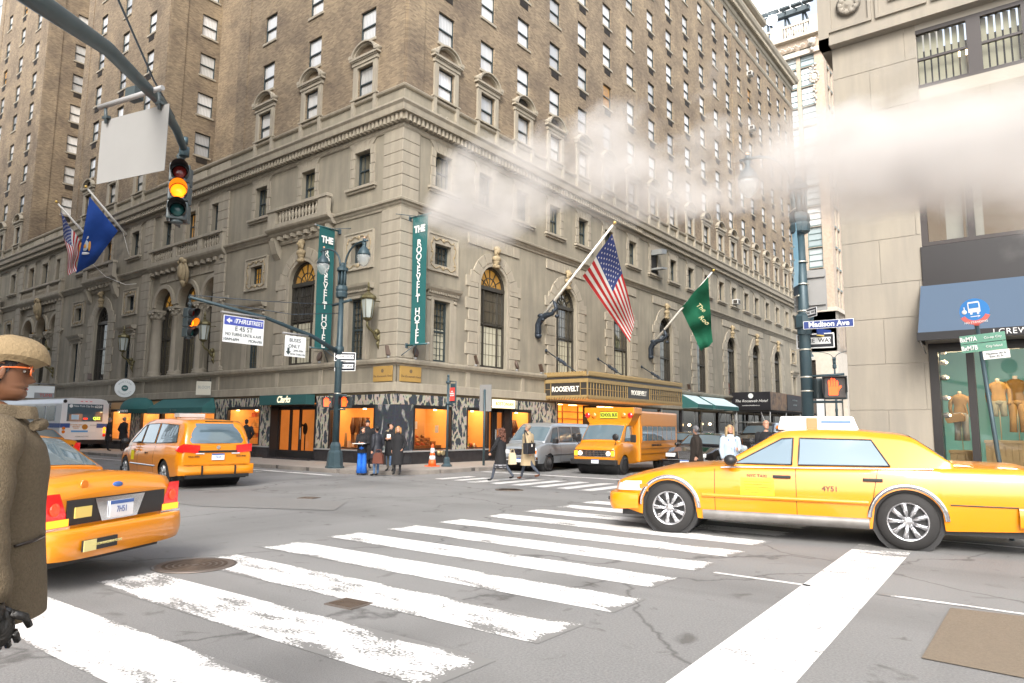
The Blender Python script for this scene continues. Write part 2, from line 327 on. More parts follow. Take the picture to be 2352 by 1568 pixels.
M_stone=mat('hotel_limestone',(.33,.295,.225),.85,n1=(.5,.6,(.21,.19,.15)),n2=(2.2,.5,(.17,.155,.125)),bump=(25,.12),streak=True)
M_stoneT=mat('limestone_trim',(.40,.355,.275),.8,n1=(1.2,.5,(.28,.25,.2)),n2=(4,.4,(.22,.2,.165)),bump=(25,.12),streak=True)
M_gold=mat('weathered_ochre_stone',(.36,.285,.17),.8,n1=(6,.5,(.25,.2,.13)),bump=(30,.2))
M_fr=mat('window_frame_green',(.035,.05,.055),.5)
M_dark=mat('dark_interior',(.02,.018,.016),.8)
M_vent=mat('vent_grille',(.05,.042,.035),.6)
def pane_mat(name,ramp,rough=.03,curtain=True,emit=0):
    M=bpy.data.materials.new(name); M.use_nodes=True; t=M.node_tree; p=t.nodes['Principled BSDF']; p.inputs['Roughness'].default_value=rough; p.inputs['Specular IOR Level'].default_value=1.0
    p.inputs['Coat Weight'].default_value=.6; p.inputs['Coat Roughness'].default_value=.01
    oi=t.nodes.new('ShaderNodeObjectInfo'); rp=t.nodes.new('ShaderNodeValToRGB'); rp.color_ramp.interpolation='LINEAR'
    for i,(pos,c) in enumerate(ramp):
        e=rp.color_ramp.elements[i] if i<2 else rp.color_ramp.elements.new(pos)
        e.position=pos; e.color=(*c,1)
    t.links.new(oi.outputs['Random'],rp.inputs[0]); src=rp.outputs[0]
    if curtain:
        tc=t.nodes.new('ShaderNodeTexCoord'); wv=t.nodes.new('ShaderNodeTexWave'); wv.inputs['Scale'].default_value=3.2; wv.inputs['Distortion'].default_value=1.5; wv.inputs['Detail'].default_value=2; t.links.new(tc.outputs['Object'],wv.inputs['Vector'])
        mx=t.nodes.new('ShaderNodeMix'); mx.data_type='RGBA'; mx.blend_type='MULTIPLY'; mx.inputs['Factor'].default_value=.35; t.links.new(src,mx.inputs['A']); t.links.new(wv.outputs['Color'],mx.inputs['B']); src=mx.outputs['Result']
    t.links.new(src,p.inputs['Base Color'])
    if emit: t.links.new(src,p.inputs['Emission Color']); p.inputs['Emission Strength'].default_value=emit
    _M[name]=M; return M
M_pane=pane_mat('curtained_pane',[(0,(.45,.46,.47)),(1,(.8,.78,.74)),(.3,(.62,.62,.6)),(.75,(.86,.86,.85))])  # curtain tones, raised further to stand in for bright sky reflected in the panes
M_paneD=pane_mat('dark_leaded_pane',[(0,(.03,.03,.03)),(1,(.16,.14,.09)),(.5,(.08,.07,.05))],curtain=False)
M_paneY=mat('amber_lit_pane',(.35,.2,.05),.2,emit=.1,emit_col=(.8,.4,.07),n1=(1.4,.8,(.08,.06,.04)))
M_paneW=mat('warm_lit_pane',(.3,.17,.06),.25,emit=.1,emit_col=(.8,.4,.1),n1=(3,.7,(.05,.04,.03)))
HL="tan brick hotel with carved limestone base, arched windows and green banners on the street corner"
hotel=empty('hotel',label=HL,cat='hotel')
class Fac:
    """a facade: local x along the wall, local -y outward"""
    def __init__(s,kind,ox=0,oy=0):
        s.rz=0 if kind=='L' else PI/2; s.ox,s.oy=ox,oy; s.k=kind
    def w(s,u,d,z): return (s.ox+u,s.oy-d,z) if s.k=='L' else (s.ox+d,s.oy+u,z)
    def put(s,name,me,parent,u=0,z=0,d=0,scale=None): return inst(name,me,parent,s.w(u,d,z),s.rz,scale=scale)
    def b(s,bb,name,mt,parent,**k): return bb.build(name,mt,parent,(s.ox,s.oy,0),s.rz,**k)
def wall(b,u0,u1,z0,z1,holes,d=0,rev=.22,extra_u=(),extra_z=()):
    H=[h for h in holes if h[1]>u0 and h[0]<u1 and h[3]>z0 and h[2]<z1]
    us=sorted(set([u0,u1]+[x for h in H for x in h[:2]])); zs=sorted(set([z0,z1]+[x for h in H for x in h[2:4]]))
    for i in range(len(us)-1):
        for j in range(len(zs)-1):
            cu,cz=(us[i]+us[i+1])/2,(zs[j]+zs[j+1])/2
            if any(h[0]<cu<h[1] and h[2]<cz<h[3] for h in H): continue
            b.poly([(us[i],-d,zs[j]),(us[i+1],-d,zs[j]),(us[i+1],-d,zs[j+1]),(us[i],-d,zs[j+1])])
    for h in H:
        a,c,e,f=h[:4]; y0,y1=-d,-d+rev
        if len(h)>4 and h[4]=='arch':
            r=(c-a)/2; m=(a+c)/2; zc=f-r; N=14; pts=[(m-r*math.cos(PI*k/N),zc+r*math.sin(PI*k/N)) for k in range(N+1)]
            for k in range(N):
                p,q=pts[k],pts[k+1]; b.poly([(p[0],y0,p[1]),(q[0],y0,q[1]),(q[0],y0,f),(p[0],y0,f)]); 
                o=b.smooth; b.poly([(p[0],y0,p[1]),(p[0],y1,p[1]),(q[0],y1,q[1]),(q[0],y0,q[1])])
            zt=zc
        else:
            zt=f; b.poly([(a,y0,f),(a,y1,f),(c,y1,f),(c,y0,f)])
        b.poly([(a,y0,e),(a,y1,e),(a,y1,zt),(a,y0,zt)]); b.poly([(c,y0,e),(c,y0,zt),(c,y1,zt),(c,y1,e)]); b.poly([(a,y0,e),(c,y0,e),(c,y1,e),(a,y1,e)])
# --- shared window meshes (local: x centred, y inward, z up from the sill)
def win_meshes():
    d={}
    w,h=.5,1.45
    b=B()
    for x0,x1,z0,z1 in ((-w,-w+.04,0,h),(w-.04,w,0,h),(-w+.04,w-.04,0,.06),(-w+.04,w-.04,h-.04,h)): b.box(x0,x1,.08,.2,z0,z1)
    b.box(-w+.04,w-.04,.09,.15,h/2-.03,h/2+.03)
    d['frame']=b.mesh('window_frame',M_fr)
    b=B(); b.poly([(-w+.03,.12,h/2),(w-.03,.12,h/2),(w-.03,.12,h-.03),(-w+.03,.12,h-.03)]); b.poly([(-w+.03,.16,.05),(w-.03,.16,.05),(w-.03,.16,h/2),(-w+.03,.16,h/2)]); d['pane']=b.mesh('pane',M_pane,recalc=False); d['paneW']=b.mesh('pane',M_paneW,recalc=False)
    b=B(); b.box(-w-.08,w+.08,-.06,.2,-.12,0); d['sill']=b.mesh('sill',M_stoneT,bevel=.01)
    b=B(); b.box(-.36,.36,-.01,.05,-.5,-.14)
    for k in range(5): b.box(-.33,.33,-.03,-.012,-.48+k*.066,-.45+k*.066)
    d['vent']=b.mesh('vent_grille',M_vent)
    # pediment: architrave legs, entablature, arched hood with scroll ends
    b=B()
    for s in (-1,1): b.box(min(s*.52,s*.76),max(s*.52,s*.76),-.1,.02,0,1.58)
    b.box(-.52,.52,-.1,.02,h,1.58); b.box(-.82,.82,-.14,.02,1.58,1.74)
    for k in range(15): b.box(-.77+k*.11-.03,-.77+k*.11+.03,-.2,-.13,1.74,1.8)
    b.box(-.92,.92,-.24,.02,1.8,1.9)
    N=12; ro,ri=.8,.62
    def pa(r,k): a=PI*k/N; return (r*math.cos(a),1.9+r*.78*math.sin(a))
    for k in range(N):
        for (r0,r1,y0) in ((ri,ro-.07,-.16),(ro-.08,ro,-.26)):
            p,q,s_,t_=pa(r0,k),pa(r1,k),pa(r1,k+1),pa(r0,k+1); b.prism([p,q,s_,t_],y0,.0)
    for s in (-1,1): b.lathe([(.09,-.27),(.11,-.2),(.11,.0)],10,(s*.86,0,1.98),'y')
    d['ped']=b.mesh('pediment',M_stoneT)
    # pedestal panel under those windows with carved swag
    b=B(); 
    for s in (-1,1): b.box(min(s*.62,s*.8),max(s*.62,s*.8),-.13,.02,-.92,-.02)
    b.box(-.86,.86,-.16,.02,-.02,.05); b.tube([(-.4+.8*k/16,-.06,-.78+.07*math.sin(k*PI/4)+.05*math.sin(k*PI/16)) for k in range(17)],.035,5)
    d['pedestal']=b.mesh('pedestal_panel',M_stoneT)
    # small stone block window surrounds (third storey)
    b=B()
    for s in (-1,1):
        for k in range(4):
            z0=-.02+k*.42; ex=.84 if k%2==0 else .74; b.box(min(s*.52,s*ex),max(s*.52,s*ex),-.045,.02,z0,z0+.4)
    d['blocks']=b.mesh('surround_block',M_stoneT,bevel=.008)
    b=B(); b.box(.52,.80,-.05,.02,.0,.4); d['blk']=b.mesh('surround_block',M_stoneT,bevel=.01)
    b=B()
    for k in range(5):
        x0,x1=-.52+k*.208+.006,-.52+(k+1)*.208-.006; f=1.75
        b.prism([(x0,1.47),(x1,1.47),(x1*f,1.93),(x0*f,1.93)],-.06,.02)
    d['vous']=b.mesh('voussoir',M_stoneT,bevel=.006)
    d['vk']=[]
    for k in range(5):
        b=B(); x0,x1=-.52+k*.208+.008,-.52+(k+1)*.208-.008; f=1.75; b.prism([(x0,1.47),(x1,1.47),(x1*f,1.93),(x0*f,1.93)],-.06,.02); d['vk'].append(b.mesh('voussoir',M_stoneT,bevel=.008))
    b=B(); b.box(-.95,.95,-.18,.02,-.22,-.1); b.box(-.88,.88,-.1,.02,-.32,-.22); d['sill2']=b.mesh('sill',M_stoneT,bevel=.012)
    b=B(); 
    for x0,x1,z0,z1 in ((-w,-w+.07,0,h),(w-.07,w,0,h),(-w+.07,w-.07,0,.08),(-w+.07,w-.07,h-.05,h)): b.box(x0,x1,.22,.32,z0,z1)
    b.box(-w+.07,w-.07,.23,.3,h/2-.03,h/2+.03)
    for x in (-.17,.17): b.box(x-.012,x+.012,.24,.28,.08,h-.05)
    d['frame2']=b.mesh('window_frame',M_fr)
    b=B(); b.poly([(-w,.3,0),(w,.3,0),(w,.3,h),(-w,.3,h)]); d['pane2']=b.mesh('pane',pane_mat('buff_blind_pane',[(0,(.12,.11,.08)),(1,(.30,.27,.17)),(.5,(.2,.19,.14))]),recalc=False); d['pane2w']=b.mesh('pane',M_paneW,recalc=False)
    return d
WM=win_meshes(); nwin=[0]; nblk=[0]
rng=random.Random(3)
LIMIT=lambda c,n: c[0]<n
def brick_window(F,u,z,ped=False,vent=False,ac=False,force=False):
    c=F.w(u,0,z+.7)
    if not (force or seen(c,160)): return
    w=F.put('window',WM['frame'],hotel,u,z); nwin[0]+=1
    inst('pane',WM['paneW' if rng.random()<.03 else 'pane'],w)
    if not ped: inst('sill',WM['sill'],w)
    if vent: inst('vent_grille',WM['vent'],w)
    if ped: inst('pediment',WM['ped'],w); inst('pedestal_panel',WM['pedestal'],w)
    return w
def stone_window(F,u,d=0):
    if not seen(F.w(u,0,12.5),160): return
    w=F.put('window',WM['frame2'],hotel,u,11.8,d); inst('pane',WM['pane2w' if rng.random()<.22 else 'pane2'],w)
    near=nblk[0]<250
    if near:
        for k in range(4):
            for s in (1,-1):
                o=F.put('surround_block',WM['blk'],hotel,u,11.8+k*.42-.02,d); nblk[0]+=1
                if s<0: o.scale=(-1,1,1)
                if k%2: o.scale=(o.scale[0]*.95,1,1)
        for k in range(5): inst('voussoir',WM['vk'][k],w)
    else: tag(inst('surround_blocks',WM['blocks'],w),kind='stuff'); inst('voussoirs',WM['vous'],w)
    inst('sill',WM['sill2'],w)
# --- profiles run along a wall
def course(b,u0,u1,prof,d0=0,m0=0,m1=0):
    """prof: list of (d,z) from bottom to top; swept from u0 to u1"""
    pts=[(-d0+.05,prof[0][1])]+[(-(d0+d),z) for d,z in prof]+[(-d0+.05,prof[-1][1])]
    A=[b.vert((u0+(p[0] if m0 else 0),p[0],p[1])) for p in pts]; C_=[b.vert((u1-(p[0] if m1 else 0),p[0],p[1])) for p in pts]; n=len(pts)
    b.face(A); b.face(C_[::-1])
    for i in range(n): b.face((A[i],C_[i],C_[(i+1)%n],A[(i+1)%n]))
P_ledge=[(.03,3.98),(.05,4.04),(.16,4.08),(.2,4.18),(.2,4.25),(.14,4.27)]
P_string=[(.05,10.38),(.07,10.46),(.13,10.52),(.14,10.58),(.24,10.62),(.26,10.7),(.2,10.74)]
P_corn=[(.05,13.7),(.1,13.78),(.1,13.9),(.05,13.91),(.05,14.21),(.46,14.23),(.48,14.32),(.5,14.48),(.58,14.58),(.58,14.66)]
P_belt=[(.04,15.46),(.1,15.5),(.13,15.57),(.08,15.62)]
P_fas=[(.1,2.97),(.1,3.31),(.05,3.33)]
P_lint=[(.02,2.86),(.04,2.9),(.04,2.94),(.08,2.97)]
b=B(); b.prism([(0,0),(.09,0),(.09,.28),(0,.28)],-.001,.001,'x')
bd=B(); bd.box(-.06,.06,-.36,0,13.93,14.21); me_dent=bd.mesh('dentil',M_stoneT,bevel=.01)
ndent=[0]; fard=B()
def cornice_run(F,u0,u1):
    L=F.k=='L'; b=B(); course(b,u0,u1,P_corn,0,not L,L); u0,u1=(u0,u1+.3) if L else (u0-.3,u1); F.b(b,'cornice',M_stoneT,hotel)
    n=int((u1-u0)/.24)
    fb=B()
    for k in range(n):
        u=u0+.12+k*(u1-u0-.24)/max(1,n-1)
        if ndent[0]<300 and seen(F.w(u,.3,14),40): F.put('dentil',me_dent,hotel,u); ndent[0]+=1
        elif seen(F.w(u,.3,14),300): fb.box(u-.06,u+.06,-.32,0,13.93,14.2)
    if fb.f: tag(F.b(fb,'dentils',M_stoneT,hotel),kind='stuff')
FL=Fac('L'); FR=Fac('R')
LC=[-2.45,-6.24,-10.02]            # window columns of one wing
RC=[2.4,5.25,8.1,10.95,13.8,16.65,19.65,22.65,25.6,28.6,31.6,34.55,37.35,40.3,42.95,45.95,48.95,51.95,54.45]
ARCH_R=[5.95,12.05,18.1,24.2,30.3,36.4,42.4,48.4]
WINGS=[0,-21.0,-41.95]
def zrow(k): return 15.7+2.63*k if k else 15.7
# holes
def holes_for(cols,rows,frm=0):
    return [(u-.5,u+.5,zrow(k),zrow(k)+1.45) for u in cols for k in rows]
# left wings, brick
topL=42
for wi,w0 in enumerate(WINGS):
    cols=[w0+c for c in LC]; rows=range(0,6 if wi==0 else (9 if wi==1 else 9)); w1=w0-12.92
    b=B(); wall(b,w1,w0,15.6,topL,holes_for(cols,rows),rev=.25); FL.b(b,'brick_wall',M_brick,hotel)
    # shallow raised strip at the corners
    for s,(a,c) in enumerate(((w0-1.0,w0-.05),(w1+.05,w1+1.0))):
        b=B(); b.box(a,c,-.05,.02,15.62,topL); FL.b(b,'brick_pier',M_brick,hotel)
    for u in cols:
        for k in rows:
            brick_window(FL,u,zrow(k),ped=(k==0),vent=(k>0 and rng.random()<(.75 if wi else .1)))
    # side face looking down the avenue, and the blind one
    F=Fac('R',w0,0); b=B(); 
    if wi: 
        hs=[(1.98,3.0,zrow(k)-.01,zrow(k)+1.45) for k in range(1,8)]
        wall(b,0,14,15.6,topL,hs,rev=.25); F.b(b,'brick_wall',M_brick,hotel)
        for k in range(1,8): brick_window(F,2.49,zrow(k),vent=(wi==2 or k==1))
        b=B(); b.box(0.05,1.0,-.05,.02,15.62,topL); F.b(b,'brick_pier',M_brick,hotel)
    b=B(); b.poly([(w1,0,14.7),(w1,14,14.7),(w1,14,topL),(w1,0,topL)]); b.build('brick_wall',M_brick,hotel,recalc=False)
    # back wall of the light court and its low roof
    if wi<2:
        b=B(); b.poly([(WINGS[wi+1],3.25,14.6),(w1,3.25,14.6),(w1,3.25,topL),(WINGS[wi+1],3.25,topL)]); b.build('brick_wall',M_brick,hotel,recalc=False)
        b=B(); b.box(WINGS[wi+1],w1,.25,3.25,14.4,14.6); b.build('roof',M_stone,hotel)
        b=B(); b.box(WINGS[wi+1],w1,.02,.3,14.6,15.55); b.box(WINGS[wi+1],w1,-.06,.34,15.55,15.68); 
        for k in range(3): 
            uu=WINGS[wi+1]+1.3+k*2.35; b.box(uu,uu+1.9,-.03,.02,14.85,15.4)
        b.build('parapet',M_stoneT,hotel)
    # string of cornice etc is run below
# left lower walls
holesL=[]; 
for w0 in WINGS:
    for c in LC: holesL.append((w0+c-.5,w0+c+.5,11.8,13.25))
    holesL.append((w0-6.35-.98,w0-6.35+.98,4.3,9.02,'arch'))
    for c in (-2.48,-10.08): holesL.append((w0+c-.5,w0+c+.5,8.4,9.3)); holesL.append((w0+c-.5,w0+c+.5,4.3,6.88))
for cc in (-16.8,-37.85):
    for o in (-2.66,0,2.66): holesL.append((cc+o-.5,cc+o+.5,11.8,13.25))
b=B(); wall(b,-58,0,10.4,15.6,holesL,rev=.3); FL.b(b,'stone_wall',M_stone,hotel)
for w0 in WINGS:
    b=B(); wall(b,w0-12.92,w0,4.0,10.4,holesL,rev=.3); FL.b(b,'stone_wall',M_stone,hotel)
# loggias between the wings : three tall arches, recessed wall behind
for cc in (-16.95,-37.95):
    u0,u1=cc-4.05,cc+4.05
    ho=[(cc+.15+o-1.02,cc+.15+o+1.02,4.3,9.28,'arch') for o in (-2.66,0,2.66)]
    b=B(); wall(b,u0,u1,4.0,10.4,ho,rev=.55,d=-.12); FL.b(b,'stone_wall',M_stone,hotel)
    b=B(); b.box(u0,u0+.02,-0,.12,4,10.4); b.box(u1-.02,u1,0,.12,4,10.4); FL.b(b,'pier_return',M_stone,hotel)
holesR=[(u-.5,u+.5,11.8,13.25) for u in RC]
for u in ARCH_R: holesR.append((u-.98,u+.98,4.3,9.02,'arch'))
for u in (2.45,53.6): holesR+= [(u-.5,u+.5,8.4,9.3),(u-.5,u+.5,4.3,6.88)]
b=B(); wall(b,0,57,4.0,15.6,holesR,rev=.3); FR.b(b,'stone_wall',M_stone,hotel)
rowsR=range(0,9)
b=B(); wall(b,0,57,15.6,38.75,holes_for(RC,rowsR),rev=.25); FR.b(b,'brick_wall',M_brick,hotel)
for a,c in ((.05,1.0),(38.3,38.75),(56,56.95)):
    b=B(); b.box(a,c,-.06,.02,15.62,36.6); FR.b(b,'brick_pier',M_brick,hotel)
for i,u in enumerate(RC):
    for k in rowsR:
        brick_window(FR,u,zrow(k),ped=(k==0),vent=(k>0 and rng.random()<(.75 if i>1 else .1)))
    stone_window(FR,u)
for w0 in WINGS:
    for c in LC: stone_window(FL,w0+c)
for cc in (-16.8,-37.85):
    for o in (-2.66,0,2.66): stone_window(FL,cc+o)
# end wall, roof, attic storey of the avenue side
b=B(); b.poly([(0,57,0),(-30,57,0),(-30,57,38.75),(0,57,38.75)]); b.build('brick_wall',M_brick,hotel,recalc=False)
b=B(); b.box(-58,0,3.3,57,38.2,38.75) ; b.build('roof',M_stone,hotel)
b=B(); course(b,0,57.1,[(.03,36.3),(.08,36.36),(.14,36.5),(.14,36.6),(.05,36.66)]); course(b,0,57.2,[(.05,38.6),(.12,38.7),(.12,38.95)]); course(b,0,57.5,[(.5,39.35),(.62,39.45),(.72,39.7),(.72,39.85),(.4,39.9)]); course(b,0,57.2,[(.14,38.95),(.14,39.35)]); FR.b(b,'cornice',M_stoneT,hotel)
b=B()
for k in range(130):
    u=20+k*.285
    b.box(u-.07,u+.07,-.5,0,39.0,39.33)
tag(FR.b(b,'cornice_brackets',M_stoneT,hotel),kind='stuff')
b=B(); hs=[(u-.45,u+.45,41.2,42.7) for u in (37.2,41.2,45.2,49.2)]; wall(b,20,51.5,39.8,44,hs,d=-1.2,rev=.25); b.poly([(51.5,1.2,39.8),(51.5,12,39.8),(51.5,12,44),(51.5,1.2,44)]); FR.b(b,'attic_wall',M_brick,hotel)
b=B(); course(b,20,51.8,[(.05,43.8),(.35,44),(.4,44.3),(.1,44.35)],d0=-1.2); FR.b(b,'cornice',M_stoneT,hotel)
for u in (37.2,41.2,45.2,49.2): o=brick_window(Fac('R',-1.2,0),u,41.2,force=True)
# window mounted air conditioners
M_ac=mat('ac_casing',(.62,.62,.6),.5)
ba=B(); ba.box(-.3,.3,-.42,.1,.02,.42); ba.mi=1; ba.box(-.26,.26,-.44,-.42,.06,.38); ba.box(-.34,-.31,-.4,-.05,.06,.36); me_ac=ba.mesh('air_conditioner',[M_ac,M_vent],bevel=.01)
for u,z,ww in ((42.95,zrow(7),'high on the avenue side under the cornice'),(42.95,zrow(5),'two floors below the other high one'),(37.35,11.8,'in a third floor stone window')):
    tag(FR.put('air_conditioner',me_ac,None,u,z+.05,0),'white box air conditioner '+ww,'air conditioner')
M_hood=mat('hood_grey',(.2,.21,.21),.5)
for z,pts in ((12.95,[(-.4,0),(.3,.12),(.4,.42),(-.4,.34)]),(11.95,[(-.4,0),(.4,.1),(.4,.22),(-.4,.12)])):
    bm_=B(); bm_.prism(pts,-.75,.1,'y'); tag(inst('window_hood',bm_.mesh('window_hood',M_hood),None,FR.w(22.65,0,z),FR.rz),'upper' if 0 else ('upper grey metal hood sticking out of the black open window' if z>12.5 else 'lower flat grey metal flap sticking out of the black open window'),'window hood')
b=B(); b.box(-.5,.5,.05,.1,11.8,13.25); FR.put('shade_sheet',b.mesh('shade_sheet',M_dark),hotel,22.65)
# dark void: shade of the open window put into a black slab
# --- continuous mouldings
for F,u0,u1,q0,q1 in ((FL,-58,0,0,1),(FR,0,57,1,0)):
    b=B(); course(b,u0,u1,P_string,0,q0,q1); F.b(b,'string_course',M_stoneT,hotel)
    b=B(); course(b,u0,u1,P_ledge,0,q0,q1); F.b(b,'ledge',M_stoneT,hotel)
    b=B(); course(b,u0,u1,P_belt,0,q0,q1); F.b(b,'belt_course',M_stoneT,hotel)
    b=B(); course(b,u0,u1,P_fas,0,q0,q1); F.b(b,'fascia',M_stoneT,hotel)
    b=B(); course(b,u0,u1,P_lint,0,q0,q1); F.b(b,'lintel_moulding',mat('bronze_moulding',(.13,.1,.06),.6,.3),hotel)
    b=B(); b.box(u0 if F is FL else 0,0 if F is FL else u1,-.0,.05,2.95,4.02); F.b(b,'frieze',M_stone,hotel)
    # frieze pilaster strips
    for u in ([-7.9,-4.7,-13,-21,-25.4,-33.9,-42] if F is FL else [4.2,8.2]):
        b=B(); b.box(u-.12,u+.12,-.05,.02,3.34,3.98); F.b(b,'frieze_pilaster',M_stoneT,hotel)
# cornice: run round both faces
cornice_run(FL,-58,0); cornice_run(FR,0,57)
# --- corner quoins
def quoin_mesh(w,h=.485): b=B(); b.box(0,w,-.09,.02,0,h); return b.mesh('quoin',M_stoneT,bevel=.016)
qm={}
def quoin(F,u,z,w,h=.485):
    k=(round(w,2),round(h,2))
    if k not in qm: qm[k]=quoin_mesh(*k)
    if seen(F.w(u+w/2,0,z),60): F.put('quoin',qm[k],hotel,u,z)
for k in range(12): quoin(FL,-1.05,4.3+k*.507,1.12,.49); quoin(FR,-.085,4.3+k*.507,.95,.49)
for k in range(6): quoin(FL,-1.05,10.76+k*.49,1.12,.475); quoin(FR,-.085,10.76+k*.49,.95,.475)
for u in (-13.9,-22.05,-34.9,-43.0):
    for k in range(12): quoin(FL,u,4.3+k*.507,1.0,.49)
    for k in range(6): quoin(FL,u,10.76+k*.49,1.0,.475)
# --- arched openings: joinery, leaded panes, surrounds, bust
def arch_win(r,z0,zt,dep,name='arch'):
    zc=zt-r; b=B(); N=16
    for k in range(N):
        a0,a1=PI*k/N,PI*(k+1)/N
        for r0,r1,y0,y1 in ((r-.1,r,dep-.14,dep),):
            b.prism([(r0*math.cos(a0),zc+r0*math.sin(a0)),(r1*math.cos(a0),zc+r1*math.sin(a0)),(r1*math.cos(a1),zc+r1*math.sin(a1)),(r0*math.cos(a1),zc+r0*math.sin(a1))],y0,y1)
    b.box(-r,-r+.1,dep-.14,dep,z0,zc); b.box(r-.1,r,dep-.14,dep,z0,zc); b.box(-r,r,dep-.16,dep,zc-.14,zc+.04); b.box(-r+.1,r-.1,dep-.12,dep,z0,z0+.1); b.box(-r+.1,r-.1,dep-.12,dep,(z0+zc)/2+.1,(z0+zc)/2+.18)
    for s in (-1,1): b.box(s*r*.52-.03,s*r*.52+.03,dep-.12,dep,z0,zc)
    for k in range(1,6): a=PI*k/6; b.prism([(.0,zc),((r-.1)*math.cos(a-.025),zc+(r-.1)*math.sin(a-.025)),((r-.1)*math.cos(a+.025),zc+(r-.1)*math.sin(a+.025))],dep-.06,dep-.02)
    for k in range(8):
        a0,a1=PI*k/8,PI*(k+1)/8; q=.5*r; b.prism([((q-.02)*math.cos(a0),zc+(q-.02)*math.sin(a0)),((q+.02)*math.cos(a0),zc+(q+.02)*math.sin(a0)),((q+.02)*math.cos(a1),zc+(q+.02)*math.sin(a1)),((q-.02)*math.cos(a1),zc+(q-.02)*math.sin(a1))],dep-.06,dep-.02)
    for k in range(7): z=z0+.1+(zc-z0-.2)*k/7; b.box(-r+.1,r-.1,dep-.05,dep-.035,z,z+.015)
    for k in range(-3,4): b.box(k*r*.25-.007,k*r*.25+.007,dep-.05,dep-.035,z0+.1,zc-.1)
    fr=b.mesh('window_frame',mat('bronze_frame',(.06,.055,.045),.5,.3))
    b=B(); b.poly([(-r+.05,dep-.02,z0),(r-.05,dep-.02,z0),(r-.05,dep-.02,zc-.1),(-r+.05,dep-.02,zc-.1)]); lo=b.mesh('pane',M_paneD,recalc=False)
    b=B(); b.poly([((r-.02)*math.cos(PI*k/16),dep-.015,zc+(r-.02)*math.sin(PI*k/16)) for k in range(17)]); hiY=b.mesh('fanlight',M_paneY,recalc=False); hiD=b.mesh('fanlight',M_paneD,recalc=False)
    return fr,lo,hiY,hiD
AW=arch_win(.98,4.3,9.02,.3); AW3=arch_win(1.0,4.3,9.28,.66)
b=B(); b.box(-.9,.9,0,.04,4.35,6.2); me_blind=b.mesh('cream_blind',mat('cream_blind',(.45,.43,.33),.7))
def bust():
    b=B(); b.ell((0,-.2,9.78),.13,.15,.19,12,9); b.ell((0,-.36,9.76),.035,.05,.06,6,5); b.ell((0,-.14,9.86),.16,.16,.16,10,6); b.tube([(0,-.16,9.62),(0,-.14,9.5)],[.08,.11],8)
    b.ell((0,-.15,9.38),.26,.18,.17,12,8); b.lathe([(.2,9.3),(.16,9.18),(.1,9.1),(.13,9.04),(.2,9.0),(.16,8.94)],10,(0,-.14,0),sy=.8)
    for s in (-1,1): b.ell((s*.11,-.17,9.66),.06,.08,.14,7,5); b.lathe([(.07,-.12),(.09,0),(.07,.12)],8,(s*.1,-.16,9.05),'x')
    return b.mesh('keystone_bust',M_gold)
ME_bust=bust()
# radial voussoirs around arch (r 1.0 -> 1.45) and side blocks
vm=[]
for k in range(9):
    if k==4: vm.append(None); continue
    a0,a1=PI*(k+.03)/9,PI*(k+.97)/9; zc=9.02-.98; b=B(); ro=1.62
    def P(r,a): 
        x,z=r*math.cos(a),r*math.sin(a); return (x,zc+z)
    outer=[P(1.16,a0),P(ro if k not in(0,8) else 1.75,a0),P(ro if k not in(0,8) else 1.75,a1),P(1.16,a1)]
    b.prism(outer,-.07,.02); vm.append(b.mesh('voussoir',M_stoneT,bevel=.012))
b=B(); 
for k in range(18):
    a0,a1=PI*k/18,PI*(k+1)/18; zc=9.02-.98
    b.prism([(r*math.cos(a),zc+r*math.sin(a)) for r,a in ((.99,a0),(1.14,a0),(1.14,a1),(.99,a1))],-.05,.02)
b.box(-1.14,-.99,-.05,.02,4.3,zc); b.box(.99,1.14,-.05,.02,4.3,zc); me_arv=b.mesh('arch_moulding',M_stoneT)
pb={}
for w in (.62,.82):
    b=B(); b.box(1.17,1.17+w,-.06,.02,0,.485); pb[w]=b.mesh('pier_block',M_stoneT,bevel=.014)
b=B(); b.box(-.26,.26,-.06,.02,9.78,10.3); me_hd=b.mesh('header_block',M_stoneT,bevel=.014)
npb=[0]
def arch_bay(F,u,lit=False,blind=True,balc=False):
    if not seen(F.w(u,0,7),200): return
    o=F.put('arched_window',AW[0],hotel,u); inst('pane',AW[1],o); inst('fanlight',AW[2] if lit else AW[3],o)
    if blind: inst('blind',me_blind,o,(0,.262,0))
    F.put('arch_moulding',me_arv,hotel,u); F.put('keystone_bust',ME_bust,hotel,u)
    for k,me in enumerate(vm):
        if me: F.put('voussoir',me,hotel,u)
    fb=B()
    for k in range(8):
        z=4.3+k*.507; w=.82 if k%2 else .62
        for s in (1,-1):
            if npb[0]<270: 
                q=F.put('pier_block',pb[w],hotel,u,z); npb[0]+=1
                if s<0: q.scale=(-1,1,1)
    if npb[0]<270 and not balc:
        for k in (-3,-2,-1,0,1,2,3): F.put('header_block',me_hd,hotel,u+k*.54); npb[0]+=1
for u in ARCH_R: arch_bay(FR,u,lit=(u<8),blind=(u<20))
for w0 in WINGS: arch_bay(FL,w0-6.35,lit=(w0==0),blind=(w0==0),balc=True)
